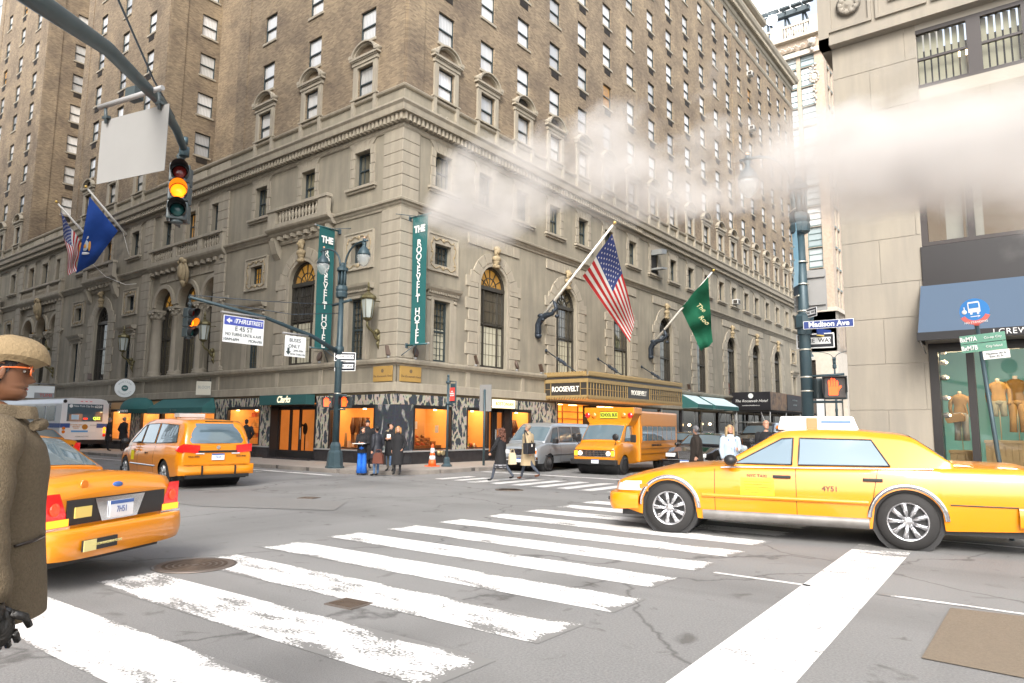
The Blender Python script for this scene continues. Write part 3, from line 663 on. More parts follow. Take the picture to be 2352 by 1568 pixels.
# square carved frames + rectangular windows with hoods
def carved():
    b=B()
    for x0,x1,z0,z1 in ((-.92,-.5,8.13,9.7),(.5,.92,8.13,9.7),(-.5,.5,8.13,8.4),(-.5,.5,9.3,9.7)): b.box(x0,x1,-.05,.02,z0,z1)
    for x0,x1,z0,z1 in ((-.95,-.88,8.1,9.73),(.88,.95,8.1,9.73),(-.88,.88,8.1,8.17),(-.88,.88,9.66,9.73)): b.box(x0,x1,-.09,.02,z0,z1)
    fr=b.mesh('carved_frame',M_stoneT)
    b=B()
    for s in (-1,1):
        b.tube([(s*(.7+.07*math.sin(k*.9)),-.07,8.3+k*.1) for k in range(13)],.02,5)
        for z in (8.27,9.48): b.tube([(s*(.12+.06*k),-.07,z+.06*math.sin(k*.8)) for k in range(10)],.022,5)
    for z in (8.27,9.48): b.ell((0,-.06,z),.09,.05,.09,8,6)
    for k in range(3): b.ell((.7,-.06,8.5+.4*k),.05,.04,.05,6,5); b.ell((-.7,-.06,8.5+.4*k),.05,.04,.05,6,5)
    orn=b.mesh('carved_scrolls',M_gold)
    b=B(); 
    for x0,x1,z0,z1 in ((-.5,-.43,8.4,9.3),(.43,.5,8.4,9.3),(-.43,.43,8.4,8.47),(-.43,.43,9.23,9.3)): b.box(x0,x1,.2,.3,z0,z1)
    for k in (-1,0,1): b.box(k*.21-.01,k*.21+.01,.22,.27,8.47,9.23)
    for z in (8.72,8.98): b.box(-.43,.43,.22,.26,z,z+.015)
    wf=b.mesh('window_frame',M_fr); b=B(); b.poly([(-.48,.28,8.42),(.48,.28,8.42),(.48,.28,9.28),(-.48,.28,9.28)]); wp=b.mesh('pane',M_paneD,recalc=False); wy=b.mesh('pane',M_paneY,recalc=False)
    b=B()
    for s in (-1,1):
        b.box(min(s*.5,s*.68),max(s*.5,s*.68),-.07,.02,4.3,7.02); b.box(min(s*.68,s*.9),max(s*.68,s*.9),-.04,.02,4.3,6.8)
        b.lathe([(.06,-.12),(.09,-.03),(.09,.02)],8,(s*.8,0,6.9),'y')
    b.box(-.5,.5,-.07,.02,6.88,7.02); b.box(-.9,.9,-.1,.02,7.02,7.12)
    for k in range(17): b.box(-.88+k*.11-.03,-.88+k*.11+.03,-.2,-.09,7.12,7.22)
    b.prism([(-.2,7.22),(-.3,7.32),(-.34,7.42),(.02,7.46),(.02,7.22)],-1.02,1.02,'x'); hood=b.mesh('window_hood',M_stoneT)
    b=B()
    for x0,x1,z0,z1 in ((-.5,-.42,4.3,6.88),(.42,.5,4.3,6.88),(-.42,.42,4.3,4.4),(-.42,.42,6.8,6.88),(-.42,.42,5.55,5.63)): b.box(x0,x1,.2,.3,z0,z1)
    for k in (-1,0,1): b.box(k*.21-.01,k*.21+.01,.22,.27,4.4,6.8)
    for k in range(8): b.box(-.42,.42,.22,.26,4.6+k*.28,4.615+k*.28)
    rf=b.mesh('window_frame',M_fr); b=B(); b.poly([(-.48,.28,4.3),(.48,.28,4.3),(.48,.28,6.85),(-.48,.28,6.85)]); rp=b.mesh('pane',M_paneD,recalc=False)
    b=B(); b.box(-.42,.42,.25,.275,4.4,5.7); bl=b.mesh('blind',_M['cream_blind'])
    return fr,orn,wf,wp,wy,hood,rf,rp,bl
CV=carved()
def side_bay(F,u,lit=False,blind=False):
    if not seen(F.w(u,0,7),120): return
    a=F.put('carved_window_frame',CV[0],hotel,u); inst('carved_scrolls',CV[1],a)
    w=F.put('window',CV[2],hotel,u); inst('pane',CV[4] if lit else CV[3],w)
    F.put('window_hood',CV[5],hotel,u); w=F.put('window',CV[6],hotel,u); inst('pane',CV[7],w)
    if blind: inst('blind',CV[8],w)
for w0 in WINGS:
    for c in (-2.48,-10.08): side_bay(FL,w0+c,lit=(w0==0 and c<-5),blind=False)
side_bay(FR,2.45,blind=True); side_bay(FR,53.6)
# balusters / balconies
bb=B(); bb.lathe([(.055,0),(.055,.06),(.035,.1),(.075,.24),(.085,.32),(.045,.46),(.03,.52),(.055,.56),(.055,.6)],8); me_bal=bb.mesh('baluster',M_stoneT)
nb=[0]
def balustrade(F,u0,u1,z,d,posts,step=.235):
    fb=B(); ps=sorted(posts)
    b=B(); b.box(u0,u1,-d-.13,-d+.13,z-.02,z+.12); F.b(b,'balustrade_base',M_stoneT,hotel)
    b=B(); b.box(u0-.04,u1+.04,-d-.17,-d+.15,z+.76,z+.9); b.box(u0,u1,-d-.12,-d+.12,z+.72,z+.76); F.b(b,'handrail',M_stoneT,hotel)
    for p,w in posts: b=B(); b.box(p-w/2,p+w/2,-d-.115,-d+.115,z+.12,z+.72); F.b(b,'balustrade_post',M_stoneT,hotel)
    n=int((u1-u0)/step)
    for k in range(n):
        u=u0+(k+.5)*(u1-u0)/n
        if any(abs(u-p)<w/2+.08 for p,w in posts): continue
        if nb[0]<250: F.put('baluster',me_bal,hotel,u,z+.12,d); nb[0]+=1
def balcony(F,u,wd=2.35):
    b=B(); course(b,u-wd,u+wd,[(.2,10.36),(.3,10.45),(.32,10.55),(.5,10.62),(.55,10.7),(.55,10.78)]); 
    for k in range(9): x=u-wd+.3+k*(2*wd-.6)/8; b.box(x-.09,x+.09,-.34,0,10.2,10.36)
    course(b,u-wd+.1,u+wd-.1,[(.08,10.0),(.12,10.1),(.12,10.2)]); F.b(b,'balcony_slab',M_stoneT,hotel)
    for s in (-1,1): b=B(); b.prism([(0,9.35),(-.2,9.6),(-.42,10.2),(0,10.2)],u+s*1.95-.22,u+s*1.95+.22,'x'); F.b(b,'bracket',M_stoneT,hotel)
    balustrade(F,u-wd+.12,u+wd-.12,10.78,.38,[(u-wd+.45,.62),(u+wd-.45,.62)])
for w0 in WINGS: balcony(FL,w0-6.4)
for cc in (-16.95,-37.95):
    b=B(); course(b,cc-4.05,cc+4.05,[(.1,10.3),(.2,10.4),(.3,10.5),(.34,10.6),(.34,10.7)],d0=0)
    for k in range(13): x=cc-3.8+k*.63; b.box(x-.1,x+.1,-.2,0,10.12,10.3)
    FL.b(b,'balcony_slab',M_stoneT,hotel)
    balustrade(FL,cc-4.0,cc+4.0,10.72,.16,[(cc-3.85,.3),(cc-1.0,.4),(cc+1.7,.4),(cc+3.85,.3)],.25)
    for o in (-2.66,0,2.66):
        u=cc+.15+o; w=FL.put('arched_window',AW3[0],hotel,u); inst('pane',AW3[1],w); inst('fanlight',AW3[2],w)
        b=B(); zc=8.26
        for k in range(18):
            a0,a1=PI*k/18,PI*(k+1)/18
            b.prism([(r*math.cos(a),zc+r*math.sin(a)) for r,a in ((1.02,a0),(1.24,a0),(1.24,a1),(1.02,a1))],-.0,.14)
        me=b.mesh('arch_moulding',M_stoneT); FL.put('arch_moulding',me,hotel,u)
    # columns with carved capitals
    for o in (-1.33,1.33,-3.75,3.9):
        u=cc+.15+o; b=B(); b.lathe([(.42,4.28),(.42,4.36),(.36,4.4),(.4,4.48),(.33,4.55),(.32,4.6),(.3,6.2),(.27,7.5),(.3,7.55)],18,(0,.32,0)); b.box(-.45,.45,-.1,.75,7.98,8.12)
        b.lathe([(.29,7.55),(.36,7.7),(.33,7.75),(.44,7.96)],14,(0,.32,0)); 
        for q in range(8): a=2*PI*q/8; b.ell((.36*math.cos(a),.32+.36*math.sin(a),7.72),.07,.07,.1,6,5); b.ell((.44*math.cos(a+.39),.32+.44*math.sin(a+.39),7.9),.08,.08,.07,6,5)
        me=b.mesh('column',M_stoneT); FL.put('column',me,hotel,u)
    # rows of flat ashlar above the arches
    for r in range(2):
        for k in range(9):
            u=cc-3.6+k*.9-(0.45 if r else 0)
            if cc-4<u-.43 and u+.43<cc+4:
                b=B(); b.box(u-.43,u+.43,.07,.14,9.62-r*.0+ (0 if r==0 else -.0),10.08); 
                if r==0: FL.b(b,'ashlar_block',M_stoneT,hotel,bevel=.012)
    # big shield cartouche over the middle arch
    b=B(); b.ell((cc+.15,-.3,9.9),.38,.2,.62,14,10); b.ell((cc+.15,-.42,9.85),.24,.14,.42,12,8)
    for s in (-1,1): b.tube([(cc+.15+s*(.18+.26*math.sin(k*.35)),-.35+.02*k,10.45-k*.14) for k in range(10)],[.05+.05*math.sin(k*.33) for k in range(10)],7); b.ell((cc+.15+s*.26,-.36,10.38),.14,.14,.14,8,6)
    b.lathe([(.06,9.0),(.16,9.2),(.2,9.35)],8,(cc+.15,-.22,0)); b.ell((cc+.15,-.4,10.5),.2,.14,.14,8,6); FL.b(b,'shield_cartouche',M_gold,hotel)
# ------------------------------------------------------------------ street level of the hotel
def marble_mat(name,base,vein,scale,dens):
    M=bpy.data.materials.new(name); M.use_nodes=True; t=M.node_tree; p=t.nodes['Principled BSDF']; p.inputs['Roughness'].default_value=.25
    tc=t.nodes.new('ShaderNodeTexCoord'); mp=t.nodes.new('ShaderNodeMapping'); t.links.new(tc.outputs['Object'],mp.inputs[0]); mp.inputs['Rotation'].default_value=(.3,.7,.5); mp.inputs['Scale'].default_value=(1.3,1.3,.55)
    no=t.nodes.new('ShaderNodeTexNoise'); no.inputs['Scale'].default_value=2; no.inputs['Detail'].default_value=5; t.links.new(mp.outputs[0],no.inputs['Vector'])
    ad=t.nodes.new('ShaderNodeMix'); ad.data_type='RGBA'; ad.inputs['Factor'].default_value=.5; t.links.new(mp.outputs[0],ad.inputs['A']); t.links.new(no.outputs['Color'],ad.inputs['B'])
    vo=t.nodes.new('ShaderNodeTexVoronoi'); vo.feature='DISTANCE_TO_EDGE'; vo.inputs['Scale'].default_value=scale; t.links.new(ad.outputs['Result'],vo.inputs['Vector'])
    n2=t.nodes.new('ShaderNodeTexNoise'); n2.inputs['Scale'].default_value=scale*2.2; n2.inputs['Detail'].default_value=6; t.links.new(mp.outputs[0],n2.inputs['Vector'])
    ma=t.nodes.new('ShaderNodeMath'); ma.operation='MULTIPLY_ADD'; ma.inputs[1].default_value=.28; t.links.new(n2.outputs['Fac'],ma.inputs[0]); t.links.new(vo.outputs['Distance'],ma.inputs[2])
    rp=t.nodes.new('ShaderNodeValToRGB'); e=rp.color_ramp.elements; e[0].position=dens; e[0].color=(*vein,1); e[1].position=dens+.05; e[1].color=(*base,1); t.links.new(ma.outputs[0],rp.inputs[0])
    n3=t.nodes.new('ShaderNodeTexNoise'); n3.inputs['Scale'].default_value=9; n3.inputs['Detail'].default_value=5; t.links.new(tc.outputs['Object'],n3.inputs['Vector'])
    mx=t.nodes.new('ShaderNodeMix'); mx.data_type='RGBA'; mx.blend_type='MULTIPLY'; mx.inputs['Factor'].default_value=.6; t.links.new(rp.outputs[0],mx.inputs['A']); t.links.new(n3.outputs['Color'],mx.inputs['B'])
    t.links.new(mx.outputs['Result'],p.inputs['Base Color']); _M[name]=M; return M
M_marbC=marble_mat('corner_marble',(.06,.07,.085),(.42,.42,.4),1.1,.13)
M_marb=marble_mat('breccia_marble',(.07,.085,.10),(.55,.50,.41),4.6,.235)
M_plinth=mat('black_granite',(.028,.026,.028),.2,n1=(6,.5,(.045,.042,.045)))
M_ltrim=mat('plinth_cap',(.28,.28,.28),.4)
M_blk=mat('shop_frame_black',(.018,.017,.017),.3)
M_bronze=mat('bronze_moulding',(.13,.1,.06),.6,.3)
M_glass=bpy.data.materials.new('shop_glass'); M_glass.use_nodes=True
t=M_glass.node_tree; t.nodes.clear(); o_=t.nodes.new('ShaderNodeOutputMaterial'); mxs=t.nodes.new('ShaderNodeMixShader'); tr=t.nodes.new('ShaderNodeBsdfTransparent'); gl=t.nodes.new('ShaderNodeBsdfGlossy'); fr_=t.nodes.new('ShaderNodeFresnel'); fr_.inputs[0].default_value=1.5; gl.inputs['Roughness'].default_value=.01; tr.inputs[0].default_value=(.95,.97,.96,1)
t.links.new(fr_.outputs[0],mxs.inputs[0]); t.links.new(tr.outputs[0],mxs.inputs[1]); t.links.new(gl.outputs[0],mxs.inputs[2]); t.links.new(mxs.outputs[0],o_.inputs[0])
M_glowwall=mat('glowing_shop_wall',(.75,.42,.14),.7,n1=(.9,.6,(.6,.28,.07)),emit=.11,emit_col=(1,.36,.07))  # wall emits by itself, standing in for part of the shop lighting
M_glowlobby=mat('glowing_lobby_wall',(.85,.4,.08),.6,emit=.3,emit_col=(1,.27,.02),n1=(1.2,.4,(.6,.25,.05)))  # lobby lining emits too; its warm light is put into the material
M_lampE=mat('shop_lamp',(1,.85,.55),.4,emit=5,emit_col=(1,.7,.35))
M_wood=mat('shop_wood',(.35,.16,.06),.5,n1=(5,.5,(.2,.09,.035)))
M_floorS=mat('shop_floor',(.35,.2,.1),.4)
M_redsh=mat('shop_goods_red',(.35,.07,.03),.5); M_brsh=mat('shop_goods_brown',(.12,.05,.025),.4); M_tan=mat('shop_goods_tan',(.5,.3,.13),.5); M_wht=mat('price_card',(.85,.82,.75),.6)
M_grn=mat('shop_goods_green',(.25,.35,.05),.5)
def marble_panels(F,u0,u1,z0,z1,M,pw=1.3):
    n=max(1,round((u1-u0)/pw)); w=(u1-u0)/n
    for k in range(n):
        b=B(); b.box(u0+k*w+.004,u0+(k+1)*w-.004,-.045,.03,z0,z1-.004); F.b(b,'marble_panel',M,hotel,bevel=.004)
def shop(F,u0,u1,kind,z0=.68,z1=2.46,depth=1.5,wall_m=None,light=13,name='shop_window'):
    """shop window with black frame, glass, lit recess and goods: one part with sub-parts"""
    m=(u0+u1)/2; loc=F.w(m,0,0); w=(u1-u0)/2
    b=B()
    for x0,x1,c0,c1 in ((-w,-w+.07,z0,z1),(w-.07,w,z0,z1),(-w+.07,w-.07,z0,z0+.05),(-w+.07,w-.07,z1-.14,z1)): b.box(x0,x1,-.06,.1,c0,c1)
    s=inst(name,b.mesh(name,M_blk),hotel,loc,F.rz)
    b=B(); b.poly([(-w+.06,.02,z0+.04),(w-.06,.02,z0+.04),(w-.06,.02,z1-.13),(-w+.06,.02,z1-.13)]); b.build('glass',M_glass,s,recalc=False)
    b=B(); b.mi=0
    b.poly([(-w,depth,z0-.3),(w,depth,z0-.3),(w,depth,z1+.1),(-w,depth,z1+.1)]); b.poly([(-w,.1,z0-.3),(-w,depth,z0-.3),(-w,depth,z1+.1),(-w,.1,z1+.1)]); b.poly([(w,.1,z0-.3),(w,depth,z0-.3),(w,depth,z1+.1),(w,.1,z1+.1)])
    b.mi=1; b.poly([(-w,.1,z0-.02),(w,.1,z0-.02),(w,depth,z0-.02),(-w,depth,z0-.02)]); b.mi=0; b.poly([(-w,.1,z1+.1),(w,.1,z1+.1),(w,depth,z1+.1),(-w,depth,z1+.1)])
    b.build('lit_recess',[wall_m or M_glowwall,M_floorS],s,recalc=False)
    b=B()
    n=max(2,int(w*2.2))
    for k in range(n): x=-w+.3+k*(2*w-.6)/max(1,n-1); b.lathe([(.02,z1+.06),(.03,z1-.02),(.075,z1-.16),(.07,z1-.17)],8,(x,.35+.3*(k%2),0))
    b.build('spot_lamp',M_lampE,s)
    rg=random.Random(int(u0*100)); g=[B(),B(),B(),B(),B()]
    if kind=='shoes':
        b=B()
        for lv in range(3): b.box(-w+.12,w-.2,.35+.33*lv,.7+.33*lv,z0,z0+.16+.15*lv)
        for k in range(4): b.box(-w+.13+k*(2*w-.4)/4,-w+.16+k*(2*w-.4)/4,.34,.35,z0,z0+.16)
        b.build('display_step',M_wood,s)
        for lv in range(3):
            for k in range(int(w*6)):
                x=-w+.2+k*.3+rg.uniform(-.04,.04); 
                if x>w-.3: continue
                q=g[rg.choice((0,1,1,2))]; y=.5+.33*lv; z=z0+.19+.15*lv
                q.ell((x,y,z),.045,.12,.04,8,5); q.ell((x,y+.07,z+.04),.04,.05,.055,6,5); q.box(x-.03,x+.03,y+.05,y+.11,z-.05,z)
        for x,z in ((-w+.28,z1-.95),(w*.35,z1-1.1)): b=B(); b.box(x-.1,x+.1,.12,.13,z,z+.3); b.build('price_card',M_wht,s)
        b=B(); b.box(0,w-.3,depth-.25,depth-.02,z0,z1); b.build('partition',M_tan,s)
    elif kind=='bags':
        b=B()
        for lv in (0,.5,1.0): b.box(-w+.15,w*.7,depth-.45,depth-.05,z0+.3+lv,z0+.33+lv)
        b.build('display_shelf',M_wood,s)
        for lv in (0,.5,1.0):
            for k in range(int(w*3)):
                x=-w+.35+k*.5; 
                if x>w*.6: continue
                q=g[rg.choice((0,1,2,2))]; z=z0+.34+lv; q.prism([(x-.15,z),(x+.15,z),(x+.11,z+.2),(x-.11,z+.2)],depth-.35,depth-.18); q.tube([(x-.08,depth-.26,z+.2),(x-.05,depth-.26,z+.3),(x+.05,depth-.26,z+.3),(x+.08,depth-.26,z+.2)],.012,5)
    elif kind=='boots':
        b=B(); b.box(-w*.45,w*.3,.5,.56,z0+.2,z1-.5); b.build('hanging_panel',M_wood,s)
        for x in (-w*.35,0,w*.2): g[1].tube([(x,.45,z1-.5),(x+.03,.45,z1-.9),(x,.45,z1-1.2)],[.04,.13,.06],8)
        for x in (-w*.5,-.1): g[2].tube([(x,.3,z0+.05),(x,.3,z0+.65)],[.06,.05],8); g[2].ell((x-.04,.26,z0+.06),.07,.13,.05,8,5)
        for k in range(5): g[3].box(-w+.2+k*.3,-w+.4+k*.3,.8,1.0,z0+.02,z0+.3)
    elif kind=='clutter':
        b=B()
        for lv in (.1,.5,.95): b.box(-w+.1,w-.1,depth-.5,depth-.1,z0+lv,z0+lv+.03)
        b.build('display_shelf',M_wood,s)
        for k in range(40):
            x=rg.uniform(-w+.2,w-.2); lv=rg.choice((.13,.53,.98,-.02)); q=g[rg.randrange(5)]; h=rg.uniform(.08,.28); q.lathe([(.05,z0+lv),(.07,z0+lv+h*.6),(.03,z0+lv+h)],7,(x,depth-.3 if lv>0 else rg.uniform(.3,.8),0))
    for q,mm,nm in zip(g,(M_redsh,M_brsh,M_tan,M_wht,M_grn),('red_goods','brown_goods','tan_goods','white_goods','green_goods')):
        if q.f: tag(q.build(nm,mm,s),kind='stuff')
    if light:
        ld=bpy.data.lights.new('shop_light','AREA'); ld.energy=light; ld.color=(1,.62,.28); ld.shape='RECTANGLE'; ld.size=2*w-.4; ld.size_y=.5
        lo=bpy.data.objects.new('shop_light',ld); COL.objects.link(lo); lo.parent=s; lo.location=(0,.6,z1+.05)
    return s
# plinths with their pale cap
def plinth(F,u0,u1):
    b=B(); b.box(u0,u1,-.09,.1,.1,.6); F.b(b,'plinth',M_plinth,hotel); b=B(); b.box(u0,u1,-.12,.05,.6,.66); F.b(b,'plinth_cap',M_ltrim,hotel,bevel=.008)
# back wall so nothing shows through behind the shops
b=B(); b.box(-58,-1.7,1.7,1.8,.05,4); b.box(-1.8,-1.7,1.75,57,.05,4); b.build('inner_wall',M_dark,hotel)
plinth(FL,-4.85,.12); plinth(FR,-.09,5.62); plinth(FL,-12.95,-8.22)
marble_panels(FL,-1.1,.045,.66,2.46,M_marbC,1.2); marble_panels(FR,-.04,.96,.66,2.46,M_marbC,1)
shop(FL,-3.97,-1.1,'boots'); marble_panels(FL,-4.85,-3.97,.66,2.46,M_marb,.9)
shop(FR,.96,3.2,'shoes'); marble_panels(FR,3.2,4.15,.66,2.46,M_marb,1); shop(FR,4.15,5.6,'clutter'); shop(FR,7.3,8.9,'boots'); plinth(FR,7.3,11)
marble_panels(FR,8.9,11.0,.66,2.46,M_marb,1.1)
marble_panels(FL,-9.05,-8.22,.66,2.46,M_marb); shop(FL,-11.9,-9.05,'bags'); marble_panels(FL,-12.95,-11.9,.66,2.46,M_marb)
marble_panels(FL,-13,-8.4,2.46,2.87,M_marb,1.5); marble_panels(FL,-4.9,.045,2.46,2.87,M_marb,1.6); marble_panels(FR,-.04,5.6,2.46,2.87,M_marb,1.5); marble_panels(FR,7.5,11.0,2.46,2.87,M_marb,1.7)
# glazed shop doors set back from the wall
def shop_door(F,u0,u1,name='shop_door',sill=.2):
    m=(u0+u1)/2; w=(u1-u0)/2; b=B()
    for x in (-w+.04,-w+.95,-.02,w-.6,w-.04): b.box(x-.05,x+.05,.35,.45,sill,2.5)
    b.box(-w,w,.35,.45,2.3,2.5); b.box(-w,w,.3,.5,sill-.1,sill+.3); b.box(-w,-w+.04,-.06,.4,sill,2.5); b.box(w-.04,w,-.06,.4,sill,2.5); b.box(-w,w,-.06,.4,2.46,2.52)
    s=inst(name,b.mesh(name,M_blk),hotel,F.w(m,0,0),F.rz)
    b=B(); b.poly([(-w,.4,sill+.2),(w,.4,sill+.2),(w,.4,2.35),(-w,.4,2.35)]); b.build('glass',M_glass,s,recalc=False)
    b=B(); b.box(.12,.16,.28,.31,1.0,1.5); b.tube([(.14,.34,1.0),(.14,.28,1.0),(.14,.28,1.5),(.14,.34,1.5)],.012,5); b.build('door_handle',M_ltrim,s)
    b=B(); b.poly([(-w,1.6,0),(w,1.6,0),(w,1.6,2.6),(-w,1.6,2.6)]); b.poly([(-w,.4,2.6),(w,.4,2.6),(w,1.6,2.6),(-w,1.6,2.6)]); b.poly([(-w,.4,0),(-w,1.6,0),(-w,1.6,2.6),(-w,.4,2.6)]); b.poly([(w,.4,0),(w,1.6,0),(w,1.6,2.6),(w,.4,2.6)]); b.poly([(-w,.4,.2),(w,.4,.2),(w,1.6,.2),(-w,1.6,.2)]); b.build('lit_recess',M_glowwall,s,recalc=False)
    b=B()
    for z in (.6,1.0,1.4,1.8,2.15): b.box(0.1,w-.2,1.2,1.55,z,z+.04)
    b.build('display_shelf',M_wood,s); b=B(); g=B()
    for z in (.64,1.04,1.44,1.84):
        for k in range(4): (b if k%2 else g).ell((.25+k*.25,1.35,z+.06),.07,.1,.06,8,5)
    b.build('goods',M_redsh,s); g.build('goods',M_brsh,s)
    b=B(); b.tube([(-.35,.9,.3),(-.35,.9,1.2)],.03,6); b.ell((-.35,.9,1.45),.12,.1,.28,8,6); b.ell((-.5,.8,1.62),.2,.06,.06,8,5); b.build('coat_stand',M_dark,s)
    b=B(); b.box(-w-.02,w+.02,-.35,.35,.1,sill); b.build('step',M_plinth,s)
    return s
shop_door(FL,-8.22,-4.85); shop_door(FR,5.62,7.28)
# sign boards on the wall
def board(F,name,u0,u1,z0,z1,dd,M,label,cat,th=.1):
    b=B(); b.box(u0,u1,-dd-th,-dd,z0,z1); o=b.mesh(name,M,bevel=.01); return tag(inst(name,o,None,(F.ox,F.oy,0),F.rz),label,cat)
M_teal=mat('green_sign_board',(.018,.085,.085),.6,n1=(2,.3,(.03,.11,.11)))
M_cream=mat('sign_lettering_cream',(.9,.84,.6),.5,emit=.25,emit_col=(1,.9,.6)); M_white=mat('white_lettering',(.85,.85,.82),.6)
s=board(FL,'shop_sign',-8.4,-4.92,2.5,2.93,.1,M_teal,'dark green sign board with cream script lettering above the shop door','shop sign',.45)
text('lettering','Clarks',.4,M_cream,s,(-6.55,-.56,2.72),(PI/2,0,0),shear=.3,bold=.012,sx=.95)
M_bost=mat('lit_sign_panel',(1,.9,.6),.5,emit=.32,emit_col=(1,.86,.5)); M_or=mat('sign_lettering_orange',(.55,.25,.03),.5)
s=board(FR,'shop_sign',5.85,7.45,2.48,2.87,.06,M_bost,'small glowing cream shop sign with orange capitals beside the hotel marquee','shop sign')
text('lettering','BOSTONIAN',.21,M_or,s,(6.65,-.165,2.67),(PI/2,0,0),space=1.15,bold=.004)
M_plq=mat('brass_plaque',(.46,.29,.09),.4,.2,n1=(2,.4,(.38,.24,.08))); M_pd=mat('plaque_engraving',(.16,.11,.06),.6)
for F,u0,u1,w_ in ((FL,-1.25,-.14,'left'),(FR,.12,1.28,'right')):
    s=board(F,'brass_plaque',u0,u1,3.36,3.97,.05,M_plq,'square brass hotel plaque on the frieze, '+('left' if w_=='left' else 'right')+' face of the building corner','plaque',.04)
    b=B(); b.lathe([(.075,-.1),(.075,-.093)],16,((u0+u1)/2,0,3.78),'y'); b.build('crest',M_pd,s); text('lettering','The Roosevelt Hotel',.13,M_pd,s,((u0+u1)/2,-.094,3.57),(PI/2,0,0),shear=.3)
# awnings on the side street
M_awn=mat('green_canvas',(.03,.13,.125),.8,n1=(3,.3,(.045,.17,.16)),bump=(60,.1)); M_awnL=mat('pale_blue_canvas',(.62,.76,.79),.8,n1=(2.5,.3,(.5,.65,.69)),bump=(60,.1))
def awning(F,u0,u1,z0,z1,dp,val,label,M,M2=None,txt=None,taper=0):
    mm=(u0+u1)/2; w=(u1-u0)/2; t=empty('awning',F.w(mm,0,0),F.rz,label,'awning')
    b=B(); b.poly([(-w+taper,-.05,z1),(w-taper,-.05,z1),(w,-dp,z0),(-w,-dp,z0)])
    b.build('canvas_top',M2 or M,t,recalc=False)
    b=B(); 
    for s in (-1,1): b.poly([(s*(w-taper),-.05,z1),(s*w,-dp,z0),(s*w,-.05,z0)]); b.poly([(s*w,-.05,z0),(s*w,-dp,z0),(s*w,-dp,z0-val),(s*w,-.05,z0-val)])
    b.build('canvas_side',M,t,recalc=False)
    b=B(); b.poly([(-w,-dp,z0),(w,-dp,z0),(w,-dp-.01,z0-val),(-w,-dp-.01,z0-val)]); b.build('valance',M,t,recalc=False)
    b=B(); b.tube([(-w,-.05,z0-val+.03),(-w,-dp,z0-val+.03),(w,-dp,z0-val+.03),(w,-.05,z0-val+.03)],.015,5); b.build('awning_frame',M_ltrim,t)
    if txt: text('lettering',txt,.2,mat('faded_lettering',(.12,.2,.17),.7),t,(0,-dp-.02,z0-val/2))
    return t
awning(FL,-18.7,-13.0,2.45,2.96,.75,.3,'long green shop awning with faded lettering on the side street',M_awn,txt='BLOOM',taper=.25)
# domed awning
t=empty('awning',(-21.0,0,0),0,'green domed shop awning below the round white sign','awning')
b=B()
def domef(u,v):
    a=PI*u; h=PI/2*v; return (-1.55*math.cos(a)*math.cos(h)**.7,-.95*math.sin(a)*math.cos(h)**.7-.04,2.42+.68*math.sin(h))
b.grid(domef,18,8); b.build('canvas_dome',M_awn,t,recalc=False)
b=B(); b.grid(lambda u,v:(-1.55*math.cos(PI*u),-.95*math.sin(PI*u)-.045,2.42-.24*v),18,1); b.build('valance',mat('dark_green_valance',(.012,.06,.055),.8),t,recalc=False)
text('lettering','COSMETICS',.19,M_white,t,(.1,-1.03,2.3),bold=.004); text('lettering','ISE',.19,M_white,t,(-1.15,-.78,2.3),rot=(PI/2,0,-.75))
# side street shops beyond
shop(FL,-18.5,-13.0,'clutter',z1=2.4,light=17); shop(FL,-24.9,-22.1,'clutter',z1=2.46); shop(FL,-21.0,-18.7,'bags',z0=.2,z1=2.4)
marble_panels(FL,-22.1,-21.05,.3,2.4,M_marb); marble_panels(FL,-26.2,-24.9,.3,2.87,M_marb); marble_panels(FL,-24.9,-18.6,2.46,2.87,M_tan,1.6); plinth(FL,-26.3,-22.05); plinth(FL,-18.55,-13.0)
marble_panels(FL,-18.6,-13,2.4,2.87,M_marb,1.6)
for u in (-29.5,-33.5,-37.5,-41.5,-45.5,-50): shop(FL,u-1.5,u+1.5,'bags',light=0); marble_panels(FL,u+1.5,u+2.5,.3,2.87,M_marb); 
b=B(); b.box(-58,-26.3,-.04,.1,.1,.68); b.box(-58,-26.3,-.02,.1,2.46,2.9); FL.b(b,'plinth',M_plinth,hotel)
# projecting signs on the frieze
M_wsign=mat('white_sign_panel',(.8,.83,.82),.5); M_dkgr=mat('dark_teal_disc',(.03,.12,.12),.5); M_gry=mat('sign_grey_lettering',(.25,.3,.3),.6)
t=empty('round_sign',(-21.6,-.75,3.62),0,'round white shop sign with dark centre projecting above the domed awning','shop sign')
rr=Matrix.Rotation(PI/2-.55,4,'Z')
b=B(); b.T=rr@Matrix.Rotation(0,4,'X'); b.lathe([(.5,-.04),(.53,-.02),(.53,.02),(.5,.04)],32,(0,0,0),'y'); b.build('sign_disc',M_wsign,t); b=B(); b.T=rr; b.lathe([(.17,-.055),(.17,-.0415)],24,(0,0,0),'y'); b.build('sign_centre',M_dkgr,t)
b=B(); b.tube([(0,.75,.35),(0,0,.45)],.02,5); b.build('bracket',M_blk,t)
for k,chh in enumerate('MADISON'): a=PI/2-(k-3)*.3; text('lettering',chh,.11,M_gry,t,tuple((rr@Vector((.36*math.cos(a),-.05,.36*math.sin(a)))).to_3d()),(PI/2,-(a-PI/2),PI/2-.55))
for k,chh in enumerate('COSMETICS'): a=-PI/2+(k-4)*.25; text('lettering',chh,.11,M_gry,t,tuple((rr@Vector((.36*math.cos(a),-.05,.36*math.sin(a)))).to_3d()),(PI/2,-(a+PI/2),PI/2-.55))
text('lettering','MH',.12,M_white,t,tuple((rr@Vector((0,-.06,0))).to_3d()),(PI/2,0,PI/2-.55))
t=empty('hanging_sign',(-13.35,-.55,3.45),0,'small square cream sign hanging from a black bracket beside the pilaster','shop sign')
